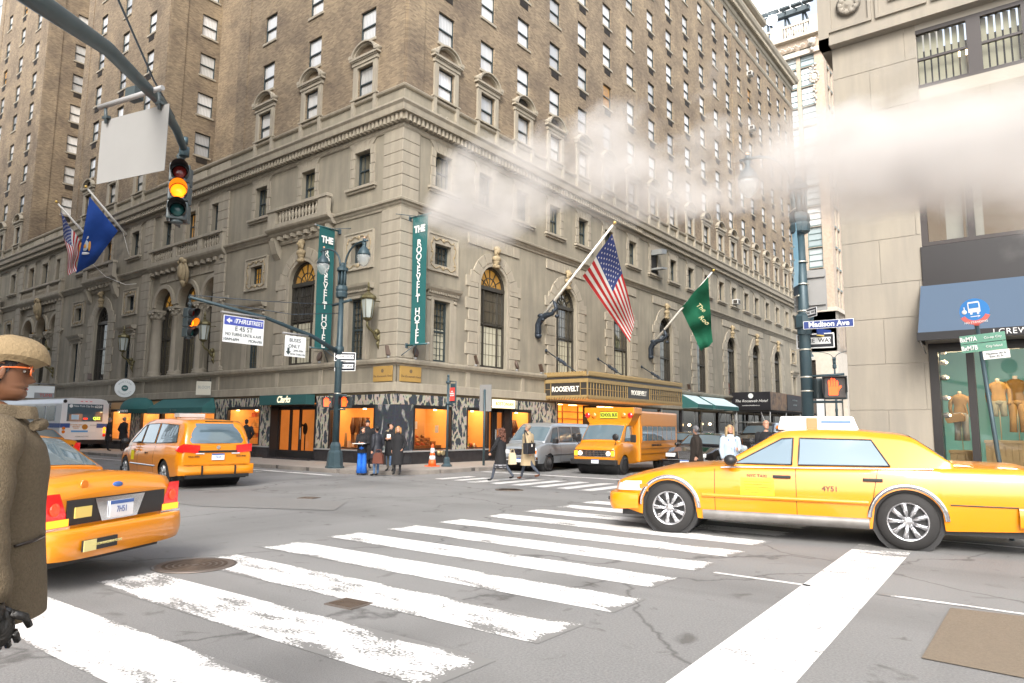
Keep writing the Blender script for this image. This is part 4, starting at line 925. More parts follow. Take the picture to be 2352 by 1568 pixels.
b=B(); b.box(-.02,.02,-.34,.34,-.38,.3); b.build('sign_panel',mat('cream_sign_panel',(.6,.58,.48),.6),t,rz=-.5,bevel=.006); b=B(); b.tube([(.18,-.42,.34),(-.3,.5,.34)],.018,5); b.tube([(-.27,.5,.28),(-.27,.5,.55)],.02,5); b.build('bracket',M_blk,t)
text('lettering','BLOOM',.2,M_gry,t,(.03,0,0),(PI/2,0,PI/2-.5),sx=.8)
t=empty('hanging_sign',(-33.0,-1.2,3.7),0,'pale projecting sign with red lettering above the white city bus','shop sign')
b=B(); b.box(-.03,.03,-.8,.8,-.45,.35); b.build('sign_panel',M_wsign,t,rz=-.5); b=B(); b.tube([(.4,-.9,.5),(-.5,1.0,.5)],.04,5); b.build('bracket',M_ltrim,t); b=B(); b.box(.04,.08,-.3,.8,-.45,-.1); b.build('sign_panel',M_ltrim,t,rz=-.5)
text('lettering','TUMI',.3,mat('red_lettering',(.5,.05,.04),.6),t,(.25,.25,-.28),(PI/2,0,PI/2-.5))
# ------------------------------------------------------------------ marquee over the avenue entrance
M_mgold=mat('marquee_gilt',(.42,.30,.13),.5,.35,n1=(6,.4,(.3,.2,.09))); M_mblk=mat('marquee_dark_panel',(.04,.036,.032),.35)
mq=empty('marquee',(0,10.1,0),PI/2,'dark and gilt hotel marquee with scalloped top edge over the avenue entrance','marquee')
# local: x along avenue 0..10.8, -y outward 0..2.5
b=B(); b.box(0,10.8,-2.5,0,3.2,4.12); b.build('marquee_box',M_mblk,mq)
b=B(); b.box(-.05,10.85,-2.56,0,3.12,3.2); b.box(-.04,10.84,-2.55,0,3.82,4.0); b.box(-.06,10.86,-2.58,0,4.12,4.17); b.build('gilt_band',M_mgold,mq)
b=B(); b.box(-.03,10.83,-2.53,0,4.0,4.12); b.build('dark_band',M_mblk,mq)
sb=B(); sb.lathe([(.068,-.03),(.068,.0)],10,(0,0,.0),'y'); sb.box(-.075,.075,-.035,.0,-.14,0); me_sc=sb.mesh('scallop',M_mgold)
tb=B(); tb.prism([(-.07,0),(.07,0),(0,-.15)],-.02,.0); tb.prism([(-.07,0),(.07,0),(0,-.11)],.02,.05); me_te=tb.mesh('tooth',M_mgold)
for k in range(72): inst('scallop',me_sc,mq,(.075+k*.15,-2.57,4.3))
for k in range(16): o=inst('scallop',me_sc,mq,(-.06,-.1-k*.155,4.3),-PI/2)
for k in range(72): inst('tooth',me_te,mq,(.075+k*.15,-2.54,3.12))
for k in range(16): inst('tooth',me_te,mq,(-.04,-.1-k*.155,3.12),-PI/2)
b=B()
for k in range(8): 
    if k in (1,2,3,4,5,6): continue
b=B(); yb=-2.535
for x in [0.02]+[.3+.27*k for k in range(40)]:
    if 4.0<x<6.6: continue
    b.box(x-.012,x+.012,yb,-2.48,3.2,3.82)
for a,c in ((0,4.0),(6.6,10.8)): b.box(a,c,yb,-2.48,3.5,3.525)
b.box(3.98,4.02,yb,-2.48,3.2,3.82); b.box(6.58,6.62,yb,-2.48,3.2,3.82)
for y in (-.02,-.38,-2.12,-2.5): b.box(-.035,.02,y-.015,y+.015,3.2,3.82)
for a,c in ((-.38,0),(-2.5,-2.12)): b.box(-.035,.02,a,c,3.5,3.525)
b.build('gilt_grille',M_mgold,mq)
M_wl=mat('marquee_lettering',(.85,.83,.75),.5)
text('lettering','ROOSEVELT',.36,M_wl,mq,(-.03,-1.25,3.5),(PI/2,0,-PI/2),sx=.82,bold=.006,ext=.012); text('lettering','ROOSEVELT',.36,M_wl,mq,(5.3,-2.53,3.5),(PI/2,0,0),sx=.9,bold=.006,ext=.012)
b=B(); b.box(0.05,10.75,-2.45,0,3.05,3.12); b.build('soffit',mat('glowing_soffit',(.8,.5,.2),.6,emit=.1,emit_col=(1,.4,.1)),mq)  # the soffit's warm light is put into its own emission
# entrance under it
b=B()
for x in (.85,4.75,9.0): b.box(x-.35,x+.35,.0,.5,.1,3.05)
marble_panels(FR,10.9,11.15,.1,3.0,M_marb); b.build('entrance_pier',M_dark,mq)
b=B(); b.box(1.0,9.0,1.55,1.65,.1,3.0); b.build('lobby_wall',M_glowlobby,mq); b=B(); b.box(1.0,9.0,.1,1.6,2.86,2.9); b.build('lobby_ceiling',M_glowlobby,mq)
b=B()
for x in (1.2,2.1,3.0,3.9,5.5,6.4,7.3,8.2): b.box(x-.025,x+.025,1.48,1.55,.1,2.86)
for z in (2.1,2.5): b.box(1.0,9.0,1.48,1.55,z,z+.05)
b.box(3.0,3.8,1.4,1.5,.1,1.9); b.build('lobby_mullions',M_wood,mq)
b=B()
for x in (2.2,3.6,5.6,6.6,7.6): b.box(x-.2,x+.2,.5,.8,2.84,2.858)
b.build('ceiling_lamp',M_lampE,mq)
for k in range(2):
    ld=bpy.data.lights.new('entrance_light','AREA'); ld.energy=22; ld.color=(1,.5,.16); ld.size=2.5; lo=bpy.data.objects.new('entrance_light',ld); COL.objects.link(lo); lo.parent=mq; lo.location=(2.8+4*k,.7,2.8)
# tie rods with star ornaments
for k,u in enumerate((10.15,15.0,19.9)):
    pass
M_iron2=mat('dark_blue_iron',(.03,.04,.055),.45,.4)
for k,(u0,z0_) in enumerate(((.05,5.5),(5.2,5.5),(10.5,5.45))):
    b=B(); p0=Vector((u0,-.05,z0_)); p1=Vector((u0,-1.9,4.3)); b.tube([p0,p1],.028,6); b.ell(p0,.09,.06,.09,8,6)
    mid=p0.lerp(p1,.5)
    for q in range(7): c=p0.lerp(p1,.36+.045*q); b.ell(c,.06+.02*(q%2),.06+.02*(q%2),.1,6,5); 
    for q in range(6): a=q; b.ell(p0.lerp(p1,.38+.05*q)+Vector((.08*math.cos(q*2),0,.09*math.sin(q*2))),.045,.045,.045,5,4)
    b.build('tie_rod',M_iron2,mq)
# ------------------------------------------------------------------ vertical banners
M_ban=mat('banner_green_cloth',(.012,.1,.1),.8,n1=(1.5,.35,(.018,.13,.13)),bump=(80,.08)); M_pole=mat('banner_pole',(.02,.09,.1),.4); M_brk=mat('blue_grey_iron',(.06,.09,.11),.5)
def banner(F,u,label,sgn):
    t=empty('hotel_banner',F.w(u,0,0),F.rz,label,'banner',None)
    b=B(); b.grid(lambda a,c:(0.02*math.sin(5*c+a*2),-.28-.82*a,4.82+5.12*c),6,30); b.build('banner_cloth',M_ban,t,recalc=False)
    b=B(); b.tube([(0,-.02,9.97),(0,-1.25,9.97)],.035,8); b.build('banner_pole',M_pole,t); b=B(); b.tube([(0,-.02,4.79),(0,-1.25,4.79)],.035,8); b.build('banner_pole',M_pole,t)
    b=B(); b.ell((0,-1.3,9.97),.05,.05,.05,8,6); b.build('finial',M_ltrim,t); b=B(); b.ell((0,-1.3,4.79),.05,.05,.05,8,6); b.build('finial',M_ltrim,t)
    b=B(); b.tube([(-.8*sgn,0,9.75),(0,-.55,9.97)],.018,5); b.tube([(.0,-.55,9.97),(.7*sgn,0,10.0)],.016,5); b.tube([(-.5*sgn,0,4.3),(0,-.65,4.79)],.018,5); b.tube([(.3*sgn,0,4.3),(0,-.6,4.79)],.018,5); b.cbox((0,-.05,9.95),.14,.1,.2); b.cbox((0,-.05,4.78),.14,.1,.2); b.build('bracket',M_brk,t)
    for side in (-1,1):
        rot=(PI/2,0,PI/2) if side>0 else (PI/2,0,-PI/2); x=.035*side; y=-.69
        text('lettering','THE',.38,M_white,t,(x,y,9.42),rot,bold=.018,sx=.85); z=8.85
        for chh in 'ROOSEVELT HOTEL':
            if chh!=' ': text('lettering',chh,.39,M_white,t,(x+.005*side,y,z),rot,bold=.004)
            z-=.283 if chh!=' ' else .22
    return t
banner(FL,-3.78,'green vertical hotel banner on the side street face, beyond the lamp post',1)
banner(FR,.42,'green vertical hotel banner on the avenue face, nearest the corner',-1)
# ------------------------------------------------------------------ wall lanterns
M_lant=mat('lantern_bronze',(.14,.12,.06),.45,.6,n1=(9,.4,(.22,.2,.1))); M_lglass=mat('lantern_glass',(.5,.55,.52),.15,alpha=.75)
def lantern(F,u,label,z=5.0,gold=False):
    t=empty('wall_lantern',F.w(u,0,z),F.rz,label,'lantern','bronze lanterns along the hotel front')
    b=B(); b.tube([(0,-.02,.3),(0,-.12,.15),(0,-.1,0),(0,-.25,.1),(0,-.4,.32),(0,-.6,.42),(0,-.72,.55),(0,-.7,.7)],[.07,.09,.07,.06,.05,.05,.04,.05],8); b.tube([(0,-.1,0),(0,-.12,-.2),(0,-.05,-.4)],[.06,.05,.02],7); b.ell((0,-.2,.35),.1,.13,.12,8,6); b.ell((0,-.14,-.12),.06,.08,.1,7,5); b.tube([(0,-.02,1.6),(0,-.5,1.55)],.02,5); b.build('bracket',M_lant,t)
    b=B(); b.lathe([(.06,.72),(.16,.78),(.2,.84)],8,(0,-.7,0),smooth=False); b.lathe([(.29,1.58),(.33,1.62),(.3,1.72),(.12,1.84),(.05,1.9),(.09,1.96),(.03,2.02),(.06,2.1),(.015,2.3)],8,(0,-.7,0),smooth=False)
    for k in range(6):
        a=PI*k/3; b.tube([(.19*math.cos(a),-.7+.19*math.sin(a),.84),(.28*math.cos(a),-.7+.28*math.sin(a),1.6)],.018,4)
    b.build('lantern_cage',M_lant,t); b=B(); b.lathe([(.17,.85),(.26,1.57)],6,(0,-.7,0),smooth=False); b.build('lantern_glass',M_lglass,t)
lantern(FL,-.98,'bronze wall lantern beside the quoins nearest the hotel corner')
lantern(FL,-13.4,'bronze wall lantern between the loggia and the street sign arm'); lantern(FL,-22.4,'bronze wall lantern at the far side of the three arches'); lantern(FL,-34.3,'furthest bronze wall lantern, above the man in the cap')
# flood lights on the ledge
M_fl=mat('floodlight_brown',(.09,.06,.045),.5)
def flood(F,u,label,rz=0,thin=False):
    t=empty('floodlight',F.w(u,.12,4.27),F.rz+rz,label,'floodlight','floodlights on the stone ledge')
    b=B(); b.lathe([(.06,0),(.06,.08)],10); b.build('base',M_ltrim,t); b=B(); b.T=Matrix.Translation((0,0,.3))@Matrix.Rotation(-.35,4,'X'); b.lathe([(.1,-.07),(.14,-.03),(.14,.02),(.08,.08)],14,(0,0,0),'y',sy=1.6) if not thin else b.box(-.12,.12,-.03,.03,-.2,.2); b.build('lamp_head',M_fl,t,bevel=0)
flood(FL,-.35,'brown floodlight on the ledge just left of the corner',1.2,True); flood(FR,.9,'oval brown floodlight under the right banner'); flood(FR,4.6,'thin floodlight left of the first avenue arch',1.3,True); flood(FR,7.6,'small floodlight at the right foot of the first avenue arch',.5); flood(FR,9.6,'tilted floodlight beside the marquee end',1.3,True); flood(FL,-4.7,'floodlight behind the lamp post banner foot'); flood(FR,27.6,'floodlight above the first blue awning',1.3,True); flood(FL,-28.2,'floodlight on the side street ledge near the second arch',1.3,True)
# ------------------------------------------------------------------ avenue shops beyond the marquee
awning(FR,26.45,29.0,3.32,4.0,1.25,.3,'pale blue shop awning touching the marquee end',M_awn,M_awnL); awning(FR,29.5,34.2,3.32,4.0,1.25,.3,'wider pale blue shop awning, between the marquee and the scaffold hoarding',M_awn,M_awnL)
awning(FR,43.5,47.0,3.32,4.0,1.25,.3,'pale blue awning behind the scaffold legs',M_awn,M_awnL); awning(FR,47.6,52,3.32,4.0,1.25,.3,'furthest pale blue awning, left of the lamp post',M_awn,M_awnL)
M_dglass=mat('dark_shop_glass',(.02,.02,.022),.03,spec=1,coat=1)
for k in range(11):
    u=21.5+k*3.3
    b=B(); b.box(u-1.4,u+1.4,.05,.1,.4,2.9); FR.b(b,'dark_shop_pane',M_dglass,hotel)
    b=B(); b.box(u-1.65,u-1.4,-.06,.1,.1,2.97); b.box(u-1.4,u+1.4,-.04,.1,.1,.4); FR.b(b,'shop_pilaster',M_marb if k%2 else M_plinth,hotel)
for u,zz in ((27.2,1.9),(30.9,2.0)): b=B(); b.ell(FR.w(u,.25,zz),.12,.12,.09,8,6); b.build('wall_lamp',M_lampE,hotel)
# scaffold shed with hoarding
M_ho=mat('hoarding_black',(.012,.011,.015),.5); M_rust=mat('printed_hoarding_brown',(.20,.10,.045),.5,n1=(.9,.9,(.04,.022,.015)),n2=(3,.6,(.33,.2,.09))); M_scaf=mat('scaffold_steel',(.45,.46,.45),.5)
t=empty('sidewalk_shed',(0,36.0,0),PI/2,'scaffold pavement shed with black hotel hoarding and brown printed panels','scaffold')
b=B(); b.box(0,16,-3.1,-3.04,3.15,4.55); b.build('hoarding_panel',M_rust,t); b=B(); b.box(-.06,0,-3.1,-.1,3.15,4.55); b.build('hoarding_panel',M_ho,t)
b=B(); b.box(4.2,8.4,-3.14,-3.1,3.2,4.5); b.build('hoarding_panel',M_ho,t); b=B(); b.box(9.2,9.9,-3.13,-3.1,3.2,4.5); b.build('hoarding_strip',M_ltrim,t)
b=B(); b.box(0,16,-3.05,0,3.02,3.15); b.build('deck',M_dark,t)
for i,x in enumerate((.1,4.2,8.3,12.4,15.9)):
    for y in (-3.0,-.4): b=B(); b.tube([(x,y,.13),(x,y,3.05)],.045,7); b.build('scaffold_post',M_scaf,t)
    b=B(); b.tube([(x,-3.0,1.2),(x,-2.3,3.0)],.03,5); b.tube([(x,-3.0,2.2),(x,-.4,2.2)],.03,5); b.build('scaffold_brace',M_scaf,t)
text('lettering','The Roosevelt Hotel',.3,M_white,t,(-.07,-1.6,3.85),(PI/2,0,-PI/2),shear=.35); text('lettering','www.theroosevelthotel.com',.12,M_white,t,(-.07,-1.6,3.5),(PI/2,0,-PI/2))
b=B(); b.lathe([(.2,-.08),(.2,-.062)],20,(0,0,0),'x'); b.build('crest',M_wsign,t,(0,-1.6,4.25)); bpy.data.objects
text('lettering','over the season',.22,M_gry,t,(6.3,-3.15,4.1),(PI/2,0,0)); text('lettering','at the hotel',.22,M_gry,t,(6.3,-3.15,3.7),(PI/2,0,0))
# ------------------------------------------------------------------ flags
def cloth(name,parent,corners,mats,rows,mfun,amp=.12,nu=26,folds=3.0,nrm=None,seed=0):
    """corners: hoist top, hoist bottom, fly bottom, fly top ; gathered folds along the cloth"""
    a,c,d,e=[Vector(p) for p in corners]; n=nrm or (c-a).cross(e-a).normalized()
    b=B(); nv=rows
    def f(u,v):
        p=a.lerp(c,v); q=e.lerp(d,v); sag=Vector((0,0,-.25*math.sin(PI*v)*(1-u)*0)); s=p.lerp(q,u)
        return s+n*(amp*math.sin(u*folds*PI+v*2.2+seed)*(.3+.7*u)+amp*.4*math.sin(v*9+u*4+seed))+sag
    idx=[[b.vert(f(i/nu,j/nv)) for j in range(nv+1)] for i in range(nu+1)]
    b.smooth=True
    for i in range(nu):
        for j in range(nv): b.mi=mfun((i+.5)/nu,(j+.5)/nv); b.face((idx[i][j],idx[i+1][j],idx[i+1][j+1],idx[i][j+1]))
    o=b.build(name,mats,parent,recalc=False); return o,f,n
M_fr_=mat('flag_red',(.55,.03,.035),.8,bump=(50,.1)); M_fw_=mat('flag_white',(.78,.78,.76),.8); M_fb_=mat('flag_blue',(.045,.07,.24),.8); M_fg_=mat('flag_green',(.012,.16,.085),.75,n1=(2,.4,(.02,.22,.12))); M_fny=mat('flag_royal_blue',(.02,.09,.42),.8,n1=(2,.35,(.01,.05,.28)))
M_wpole=mat('white_flagpole',(.82,.8,.74),.4); M_gilt=mat('gilt_ball',(.9,.6,.15),.3,.8)
def usf(u,v): return 2 if (u<.42 and v<7/13) else (0 if int(v*13)%2==0 else 1)
def stars(name,parent,f,n):
    b=B()
    for r in range(9):
        for k in range(6 if r%2==0 else 5):
            u=.42*((k+.5)/6+(0 if r%2==0 else .5/6)); v=7/13*(r+.75)/9.6; c=f(u,v); e1=(f(u+.01,v)-c).normalized(); e2=(f(u,v+.01)-c).normalized()
            for sgn in (1,-1): b.poly([c+n*.012*sgn+(e1*math.cos(a)+e2*math.sin(a))*(.062 if q%2==0 else .026) for q in range(10) for a in [q*PI/5+.3]])
    b.build(name,M_fw_,parent,recalc=False)
def flagpole(F,u,z,tip,label,ornate=True):
    base=Vector(F.w(u,0,z)); t=empty('flagpole',base,0,label,'flagpole'); tp=Vector(tip)-base; out=Vector(F.w(0,1,0))-Vector(F.w(0,0,0)); st=out*.35+Vector((0,0,.5))
    b=B(); b.tube([st if ornate else Vector((0,0,0)),tp],[.085,.05],10); b.build('pole',M_wpole,t); b=B(); b.ell(tp+tp.normalized()*.14,.085,.085,.085,10,8); b.build('gilt_ball',M_gilt,t)
    if ornate:
        b=B(); b.tube([Vector((0,0,-.45)),out*.12+Vector((0,0,-.25)),out*.1+Vector((0,0,.1)),out*.25+Vector((0,0,.35)),out*.55+Vector((0,0,.55)),out*.95+Vector((0,0,.6)),out*1.2+Vector((0,0,.85)),out*1.05+Vector((0,0,1.25)),out*.85+Vector((0,0,1.1))],[.13,.17,.16,.17,.15,.11,.1,.09,.07],9)
        b.ell(out*.12+Vector((0,0,-.45)),.18,.18,.14,10,7); b.ell(out*1.25+Vector((0,0,.45)),.12,.12,.1,8,6); b.ell(out*.3+Vector((0,0,.55)),.2,.2,.13,8,6)
        for q in range(6): b.ell(out*(.2+.18*q)+Vector((.07*math.sin(q*2),.05*math.cos(q*3),.25+.1*q)),.1,.1,.08,7,5)
        b.build('scroll_bracket',M_iron2,t)
    return t,base,base+tp
def along(a,b,s): return a.lerp(b,s)
FA1=[Vector(p) for p in ((4.1,9.77,10.86),(2.3,10.05,9.05),(2.6,14.2,6.23),(3.2,13.75,7.16))]; FA2=[Vector(p) for p in ((4.2,21.3,10.82),(2.2,21.7,9.13),(2.6,23.88,6.62),(3.3,24.09,7.2))]
t,b0,tp=flagpole(FR,9.35,6.6,(4.4,9.35,11.1),'long white flagpole carrying the American flag over the marquee')
fl=empty('american_flag',(0,0,0),0,'American flag hanging from the long pole over the marquee','flag')
o,f,n=cloth('flag_cloth',fl,FA1,[M_fr_,M_fw_,M_fb_],39,usf,.1,30,3.4,seed=1.0); stars('stars',fl,f,n)
t,b0,tp=flagpole(FR,21.75,6.6,(4.3,21.75,11.15),'shorter white flagpole carrying the green hotel flag')
fl=empty('hotel_flag',(0,0,0),0,'green flag with gold script hanging from the second avenue pole','flag')
o,f,n=cloth('flag_cloth',fl,FA2,[M_fg_],20,lambda u,v:0,.16,24,4.2,seed=.4)
M_gs=mat('gold_script',(.75,.72,.4),.6)
for kk,(s_,uu) in enumerate((('The',.30),('Roo',.5))): c=f(uu,.5); text('lettering',s_,.42,M_gs,fl,tuple(c+Vector((.3,-.25,0))),(PI/2,.75,.65),shear=.3)
t,b0,tp=flagpole(FL,-24.8,13.3,(-24.8,-2.4,15.6),'white flagpole carrying the blue state flag on the side street',False)
fl=empty('state_flag',(0,0,0),0,'royal blue state flag with coat of arms on the side street','flag')
o,f,n=cloth('flag_cloth',fl,[Vector(p) for p in ((-24.81,-2.25,15.15),(-24.6,-.6,13.38),(-26.6,-1.0,11.55),(-25.97,-2.2,10.6))],[M_fny],20,lambda u,v:0,.1,24,3.2,seed=2)
c=f(.62,.35)+Vector((.12,-.25,0)); b=B(); b.T=Matrix.Translation(c)@Matrix.Rotation(.5,4,'Z'); b.ell((0,-.02,0),.24,.03,.34,10,8); b.build('shield',mat('pale_shield',(.55,.6,.62),.7),fl)
b=B(); b.T=Matrix.Translation(c)@Matrix.Rotation(.5,4,'Z'); b.ell((-.3,-.03,-.1),.1,.03,.3,8,6); b.ell((.3,-.03,-.05),.09,.03,.32,8,6); b.ell((0,-.04,-.05),.12,.03,.14,8,6); b.build('supporters',mat('orange_figures',(.75,.35,.06),.7),fl)
b=B(); b.T=Matrix.Translation(c)@Matrix.Rotation(.5,4,'Z'); b.ell((0,-.03,.5),.2,.03,.14,8,6); b.ell((0,-.03,-.5),.35,.03,.09,8,6); b.build('scroll',M_fw_,fl)
t,b0,tp=flagpole(FL,-29.3,13.3,(-29.3,-2.4,15.55),'further white flagpole on the side street with an American flag',False)
fl=empty('american_flag',(0,0,0),0,'American flag on the side street, partly behind the blue flag','flag')
o,f,n=cloth('flag_cloth',fl,[Vector(p) for p in ((-29.4,-2.2,15.05),(-29.6,-.8,13.42),(-28.9,-1.2,11.3),(-28.03,-1.8,10.86))],[M_fr_,M_fw_,M_fb_],26,usf,.1,24,3.4,seed=4); stars('stars',fl,f,n)
b=B(); b.tube([(-26.8,-1,11.5),(-25.5,-.7,10.6),(-23.9,-.2,10.0),(-22.8,-.05,9.95)],.015,4); tag(b.build('halyard',M_wpole),'thin pale rope hanging from the blue state flag to the wall','rope')
b=B(); b.tube([(-24.8,-.2,13.4),(-24.0,-.1,11.9)],.012,4); tag(b.build('halyard',M_wpole),'thin pale rope at the foot of the blue flag pole','rope')
# ------------------------------------------------------------------ right hand stone building with the clothes shop
M_rst=mat('ashlar_facade',(.29,.26,.21),.85,n1=(.7,.55,(.25,.225,.19)),n2=(3,.5,(.20,.185,.16)),bump=(30,.12),streak=True); M_joint=mat('ashlar_joint',(.34,.315,.27),.9)
M_navy=mat('navy_canvas',(.055,.085,.13),.85,bump=(70,.08)); M_pan=mat('black_shopfront_panel',(.02,.018,.018),.35)
sb_=empty('stone_building',(16.2,0,0),0,'pale stone corner building with carved key pattern band and navy shop awning','building')
HX=[(1.75,14.8,-1,3.62),(1.75,14.8,4.95,8.3),(1.9,14.8,9.85,11.35)]
b=B(); wall(b,0,16,0,20,HX,rev=.3); b.poly([(0,0,0),(0,30,0),(0,30,26),(0,0,26)]); b.poly([(0,0.02,20),(16,.02,20),(16,.02,26),(0,.02,26)]); b.build('wall',M_joint,sb_,recalc=False)
zs=[.0,1.0,2.1,3.2,4.3,5.15,6.25,7.35,8.45,9.55,10.65,11.5]; rg=random.Random(5)
for j in range(len(zs)-1):
    x=0; first=True
    while x<15.9:
        wdt=.85 if (first and j%2) else 1.65; first=False; xb=min(15.95,x+wdt)
        segs=[(x,xb)]
        for h in HX:
            if zs[j]<h[3]-.02 and zs[j+1]>h[2]+.02:
                ns=[]
                for a,c in segs:
                    if c<=h[0] or a>=h[1]: ns.append((a,c))
                    else:
                        if a<h[0]: ns.append((a,h[0]))
                segs=ns
        for a,c in segs:
            if c-a>.1 and seen((16.2+(a+c)/2,0,(zs[j]+zs[j+1])/2),150):
                za,zb=zs[j],zs[j+1]
                bb_=B(); bb_.box(a+.005,c-.005,-.018+rg.uniform(-.002,.002),.0,za+.005,zb-.005); bb_.build('ashlar_block',M_rst,sb_,bevel=.004)
        x=xb
# side return toward the avenue and the fill strips beside openings
# Greek key band
b=B(); b.box(-.25,16,-.28,0,11.5,11.72); b.box(-.2,16,-.22,0,11.72,13.2); b.box(-.28,16,-.3,0,13.2,13.5); b.box(-.25,0,-.28,12,11.5,13.5); b.build('key_band',M_rst,sb_)
kb=B()
def fr4(x0,x1,z0,z1,t=.07,d=.06):
    for a,c,e,g in ((x0,x0+t,z0,z1),(x1-t,x1,z0,z1),(x0+t,x1-t,z0,z0+t),(x0+t,x1-t,z1-t,z1)): kb.box(a,c,-.22-d,-.22,e,g)
for q in range(4):
    x0=.0+q*2.3; fr4(x0,x0+1.0,11.85,13.05); kb=kb
    kb.lathe([(.3,-.3),(.22,-.34),(.1,-.3),(.05,-.36)],12,(x0+.5,0,12.45),'y')
    for p_ in range(10): a=2*PI*p_/10; kb.ell((x0+.5+.2*math.cos(a),-.32,12.45+.2*math.sin(a)),.07,.03,.07,6,4)
    for a,c,e,g in ((1.1,2.2,12.98,13.05),(1.1,2.2,11.85,11.92),(1.1,1.17,11.92,12.75),(1.17,1.8,12.68,12.75),(1.73,1.8,12.2,12.68),(1.4,1.73,12.2,12.27),(2.13,2.2,12.1,12.98),(1.5,2.13,12.4,12.47),(1.4,1.47,12.27,12.5)): kb.box(x0+a,x0+c,-.285,-.22,e,g)
kb.build('key_pattern',M_rst,sb_)
# upper window with vertical blinds
M_wfr=mat('bronze_black_frame',(.035,.028,.026),.4)
def bigwin(z0,z1,mull,kind):
    b=B(); b.box(1.75,14.8,.0,.12,z0,z0+.09); b.box(1.75,14.8,.0,.12,z1-.1,z1); 
    for x in mull: b.box(x-.07,x+.07,.0,.12,z0+.09,z1-.1)
    if kind=='blind': b.box(1.8,14.8,.03,.09,(z0+z1)/2-.03,(z0+z1)/2+.03)
    w=b.build('window',M_wfr,sb_)
    b=B(); b.poly([(1.75,.08,z0),(14.8,.08,z0),(14.8,.08,z1),(1.75,.08,z1)]); b.build('glass',M_glass,w,recalc=False)
    if kind=='blind':
        vb=B(); vb.box(-.055,.055,.0,.01,z0,z1); me=vb.mesh('blind_slat',mat('blind_slat_cream',(.5,.47,.34),.7))
        for k in range(52): inst('blind_slat',me,w,(1.95+k*.145,.32,0),R(18))
        b=B(); b.box(1.7,14.8,1.6,1.7,z0-.2,z1+.2); b.build('dark_room',M_dark,w)
        b=B()
        for k in range(5): b.box(2.6+k*1.5,3.0+k*1.5,1.2,1.5,z1-.25,z1-.2)
        b.build('ceiling_lamp',M_lampE,w)
    else:
        b=B(); b.poly([(1.7,5,z0-.2),(14.8,5,z0-.2),(14.8,5,z1+.3),(1.7,5,z1+.3)]); b.poly([(1.7,.2,z1+.3),(14.8,.2,z1+.3),(14.8,5,z1+.3),(1.7,5,z1+.3)]); b.poly([(1.7,.2,z0-.2),(1.7,5,z0-.2),(1.7,5,z1+.3),(1.7,.2,z1+.3)]); b.build('room',mat('glowing_brown_room',(.22,.17,.12),.8,emit=.12,emit_col=(.6,.42,.25)),w,recalc=False)  # room surfaces emit faintly; interior light is put into their material
        for x,h in ((2.4,1.5),(2.8,1.45)): b=B(); b.box(x-.17,x+.17,.35,.4,z0+.05,z0+h); b.build('white_panel',mat('display_panel',(.45,.42,.36),.7),w)
        for x,y,z in ((3.9,1.2,z0+1.25),(3.95,1.6,z0+2.05),(6.2,1.4,z0+1.3)): b=B(); b.ell((x,y,z),.055,.055,.07,8,6); b.tube([(x,y,z),(x,y,z1+.3)],.006,4); b.build('pendant_bulb',mat('bulb_glow',(1,.7,.3),.4,emit=6,emit_col=(1,.5,.15)),w)
        b=B(); b.lathe([(.05,z0+.5),(.6,z0+.35),(.62,z0+.3)],16,(4.3,1.2,0)); b.build('lamp_shade',M_dark,w)
bigwin(9.85,11.35,[1.82,3.0,3.14,4.05,5.3],'blind'); bigwin(5.95,8.3,[1.82,2.75,5.2,7.5],'open')
b=B(); b.box(1.72,14.8,-.06,.1,4.95,5.93); b.build('black_fascia',M_pan,sb_,bevel=.01)
t=empty('shop_awning',(16.2,0,0),0,'large dark navy awning with silver capitals over the clothes shop window','awning')
b=B(); b.poly([(1.68,-.05,5.0),(14.8,-.05,5.0),(14.8,-1.0,3.78),(1.68,-1.0,3.78)]); b.poly([(1.68,-.05,5.0),(1.68,-1.0,3.78),(1.68,-.05,3.78)]); b.build('canvas_top',M_navy,t,recalc=False)
b=B(); b.box(1.66,14.8,-1.02,-.98,3.6,3.78); b.box(1.66,1.7,-.98,-.05,3.6,3.78); b.build('valance',mat('black_valance',(.012,.012,.014),.7),t)
b=B(); b.tube([(1.7,-.97,3.63),(1.7,-.08,3.4)],.015,5); b.tube([(3.2,-.97,3.63),(3.2,-.08,3.4)],.015,5); b.build('awning_frame',M_ltrim,t)
text('lettering','J.CREW',.17,mat('silver_lettering',(.6,.6,.6),.4),t,(3.05,-1.025,3.69),(PI/2,0,0),align='LEFT',space=1.1)
# shop window with mannequins
sw=empty('display',(0,0,0),0,parent=sb_)
b=B()
for x0,x1 in ((1.75,1.93),(2.47,2.62),(5.4,5.55),(8.5,8.65)): b.box(x0,x1,-.04,.14,-.0,3.62)
b.box(1.93,14.8,-.04,.14,3.42,3.62); b.box(1.93,14.8,-.04,.14,0,.5); b.build('shop_frame',M_pan,sw)
b=B(); b.poly([(1.75,.03,.5),(14.8,.03,.5),(14.8,.03,3.5),(1.75,.03,3.5)]); b.build('glass',M_glass,sw,recalc=False)
b=B(); b.poly([(1.7,2.2,0),(14.8,2.2,0),(14.8,2.2,3.7),(1.7,2.2,3.7)]); b.build('green_backdrop',mat('glowing_aqua_backdrop',(.20,.42,.34),.8,emit=.10,n1=(.8,.3,(.15,.33,.28))),sw,recalc=False)  # backdrop emits faintly: display lighting put into its colour
b=B(); b.poly([(1.7,.1,.3),(14.8,.1,.3),(14.8,2.2,.3),(1.7,2.2,.3)]); b.poly([(1.7,.1,3.62),(14.8,.1,3.62),(14.8,2.2,3.62),(1.7,2.2,3.62)]); b.poly([(1.74,.1,.3),(1.74,2.2,.3),(1.74,2.2,3.62),(1.74,.1,3.62)]); b.build('display_box',mat('blue_side_wall',(.10,.17,.2),.7),sw,recalc=False)
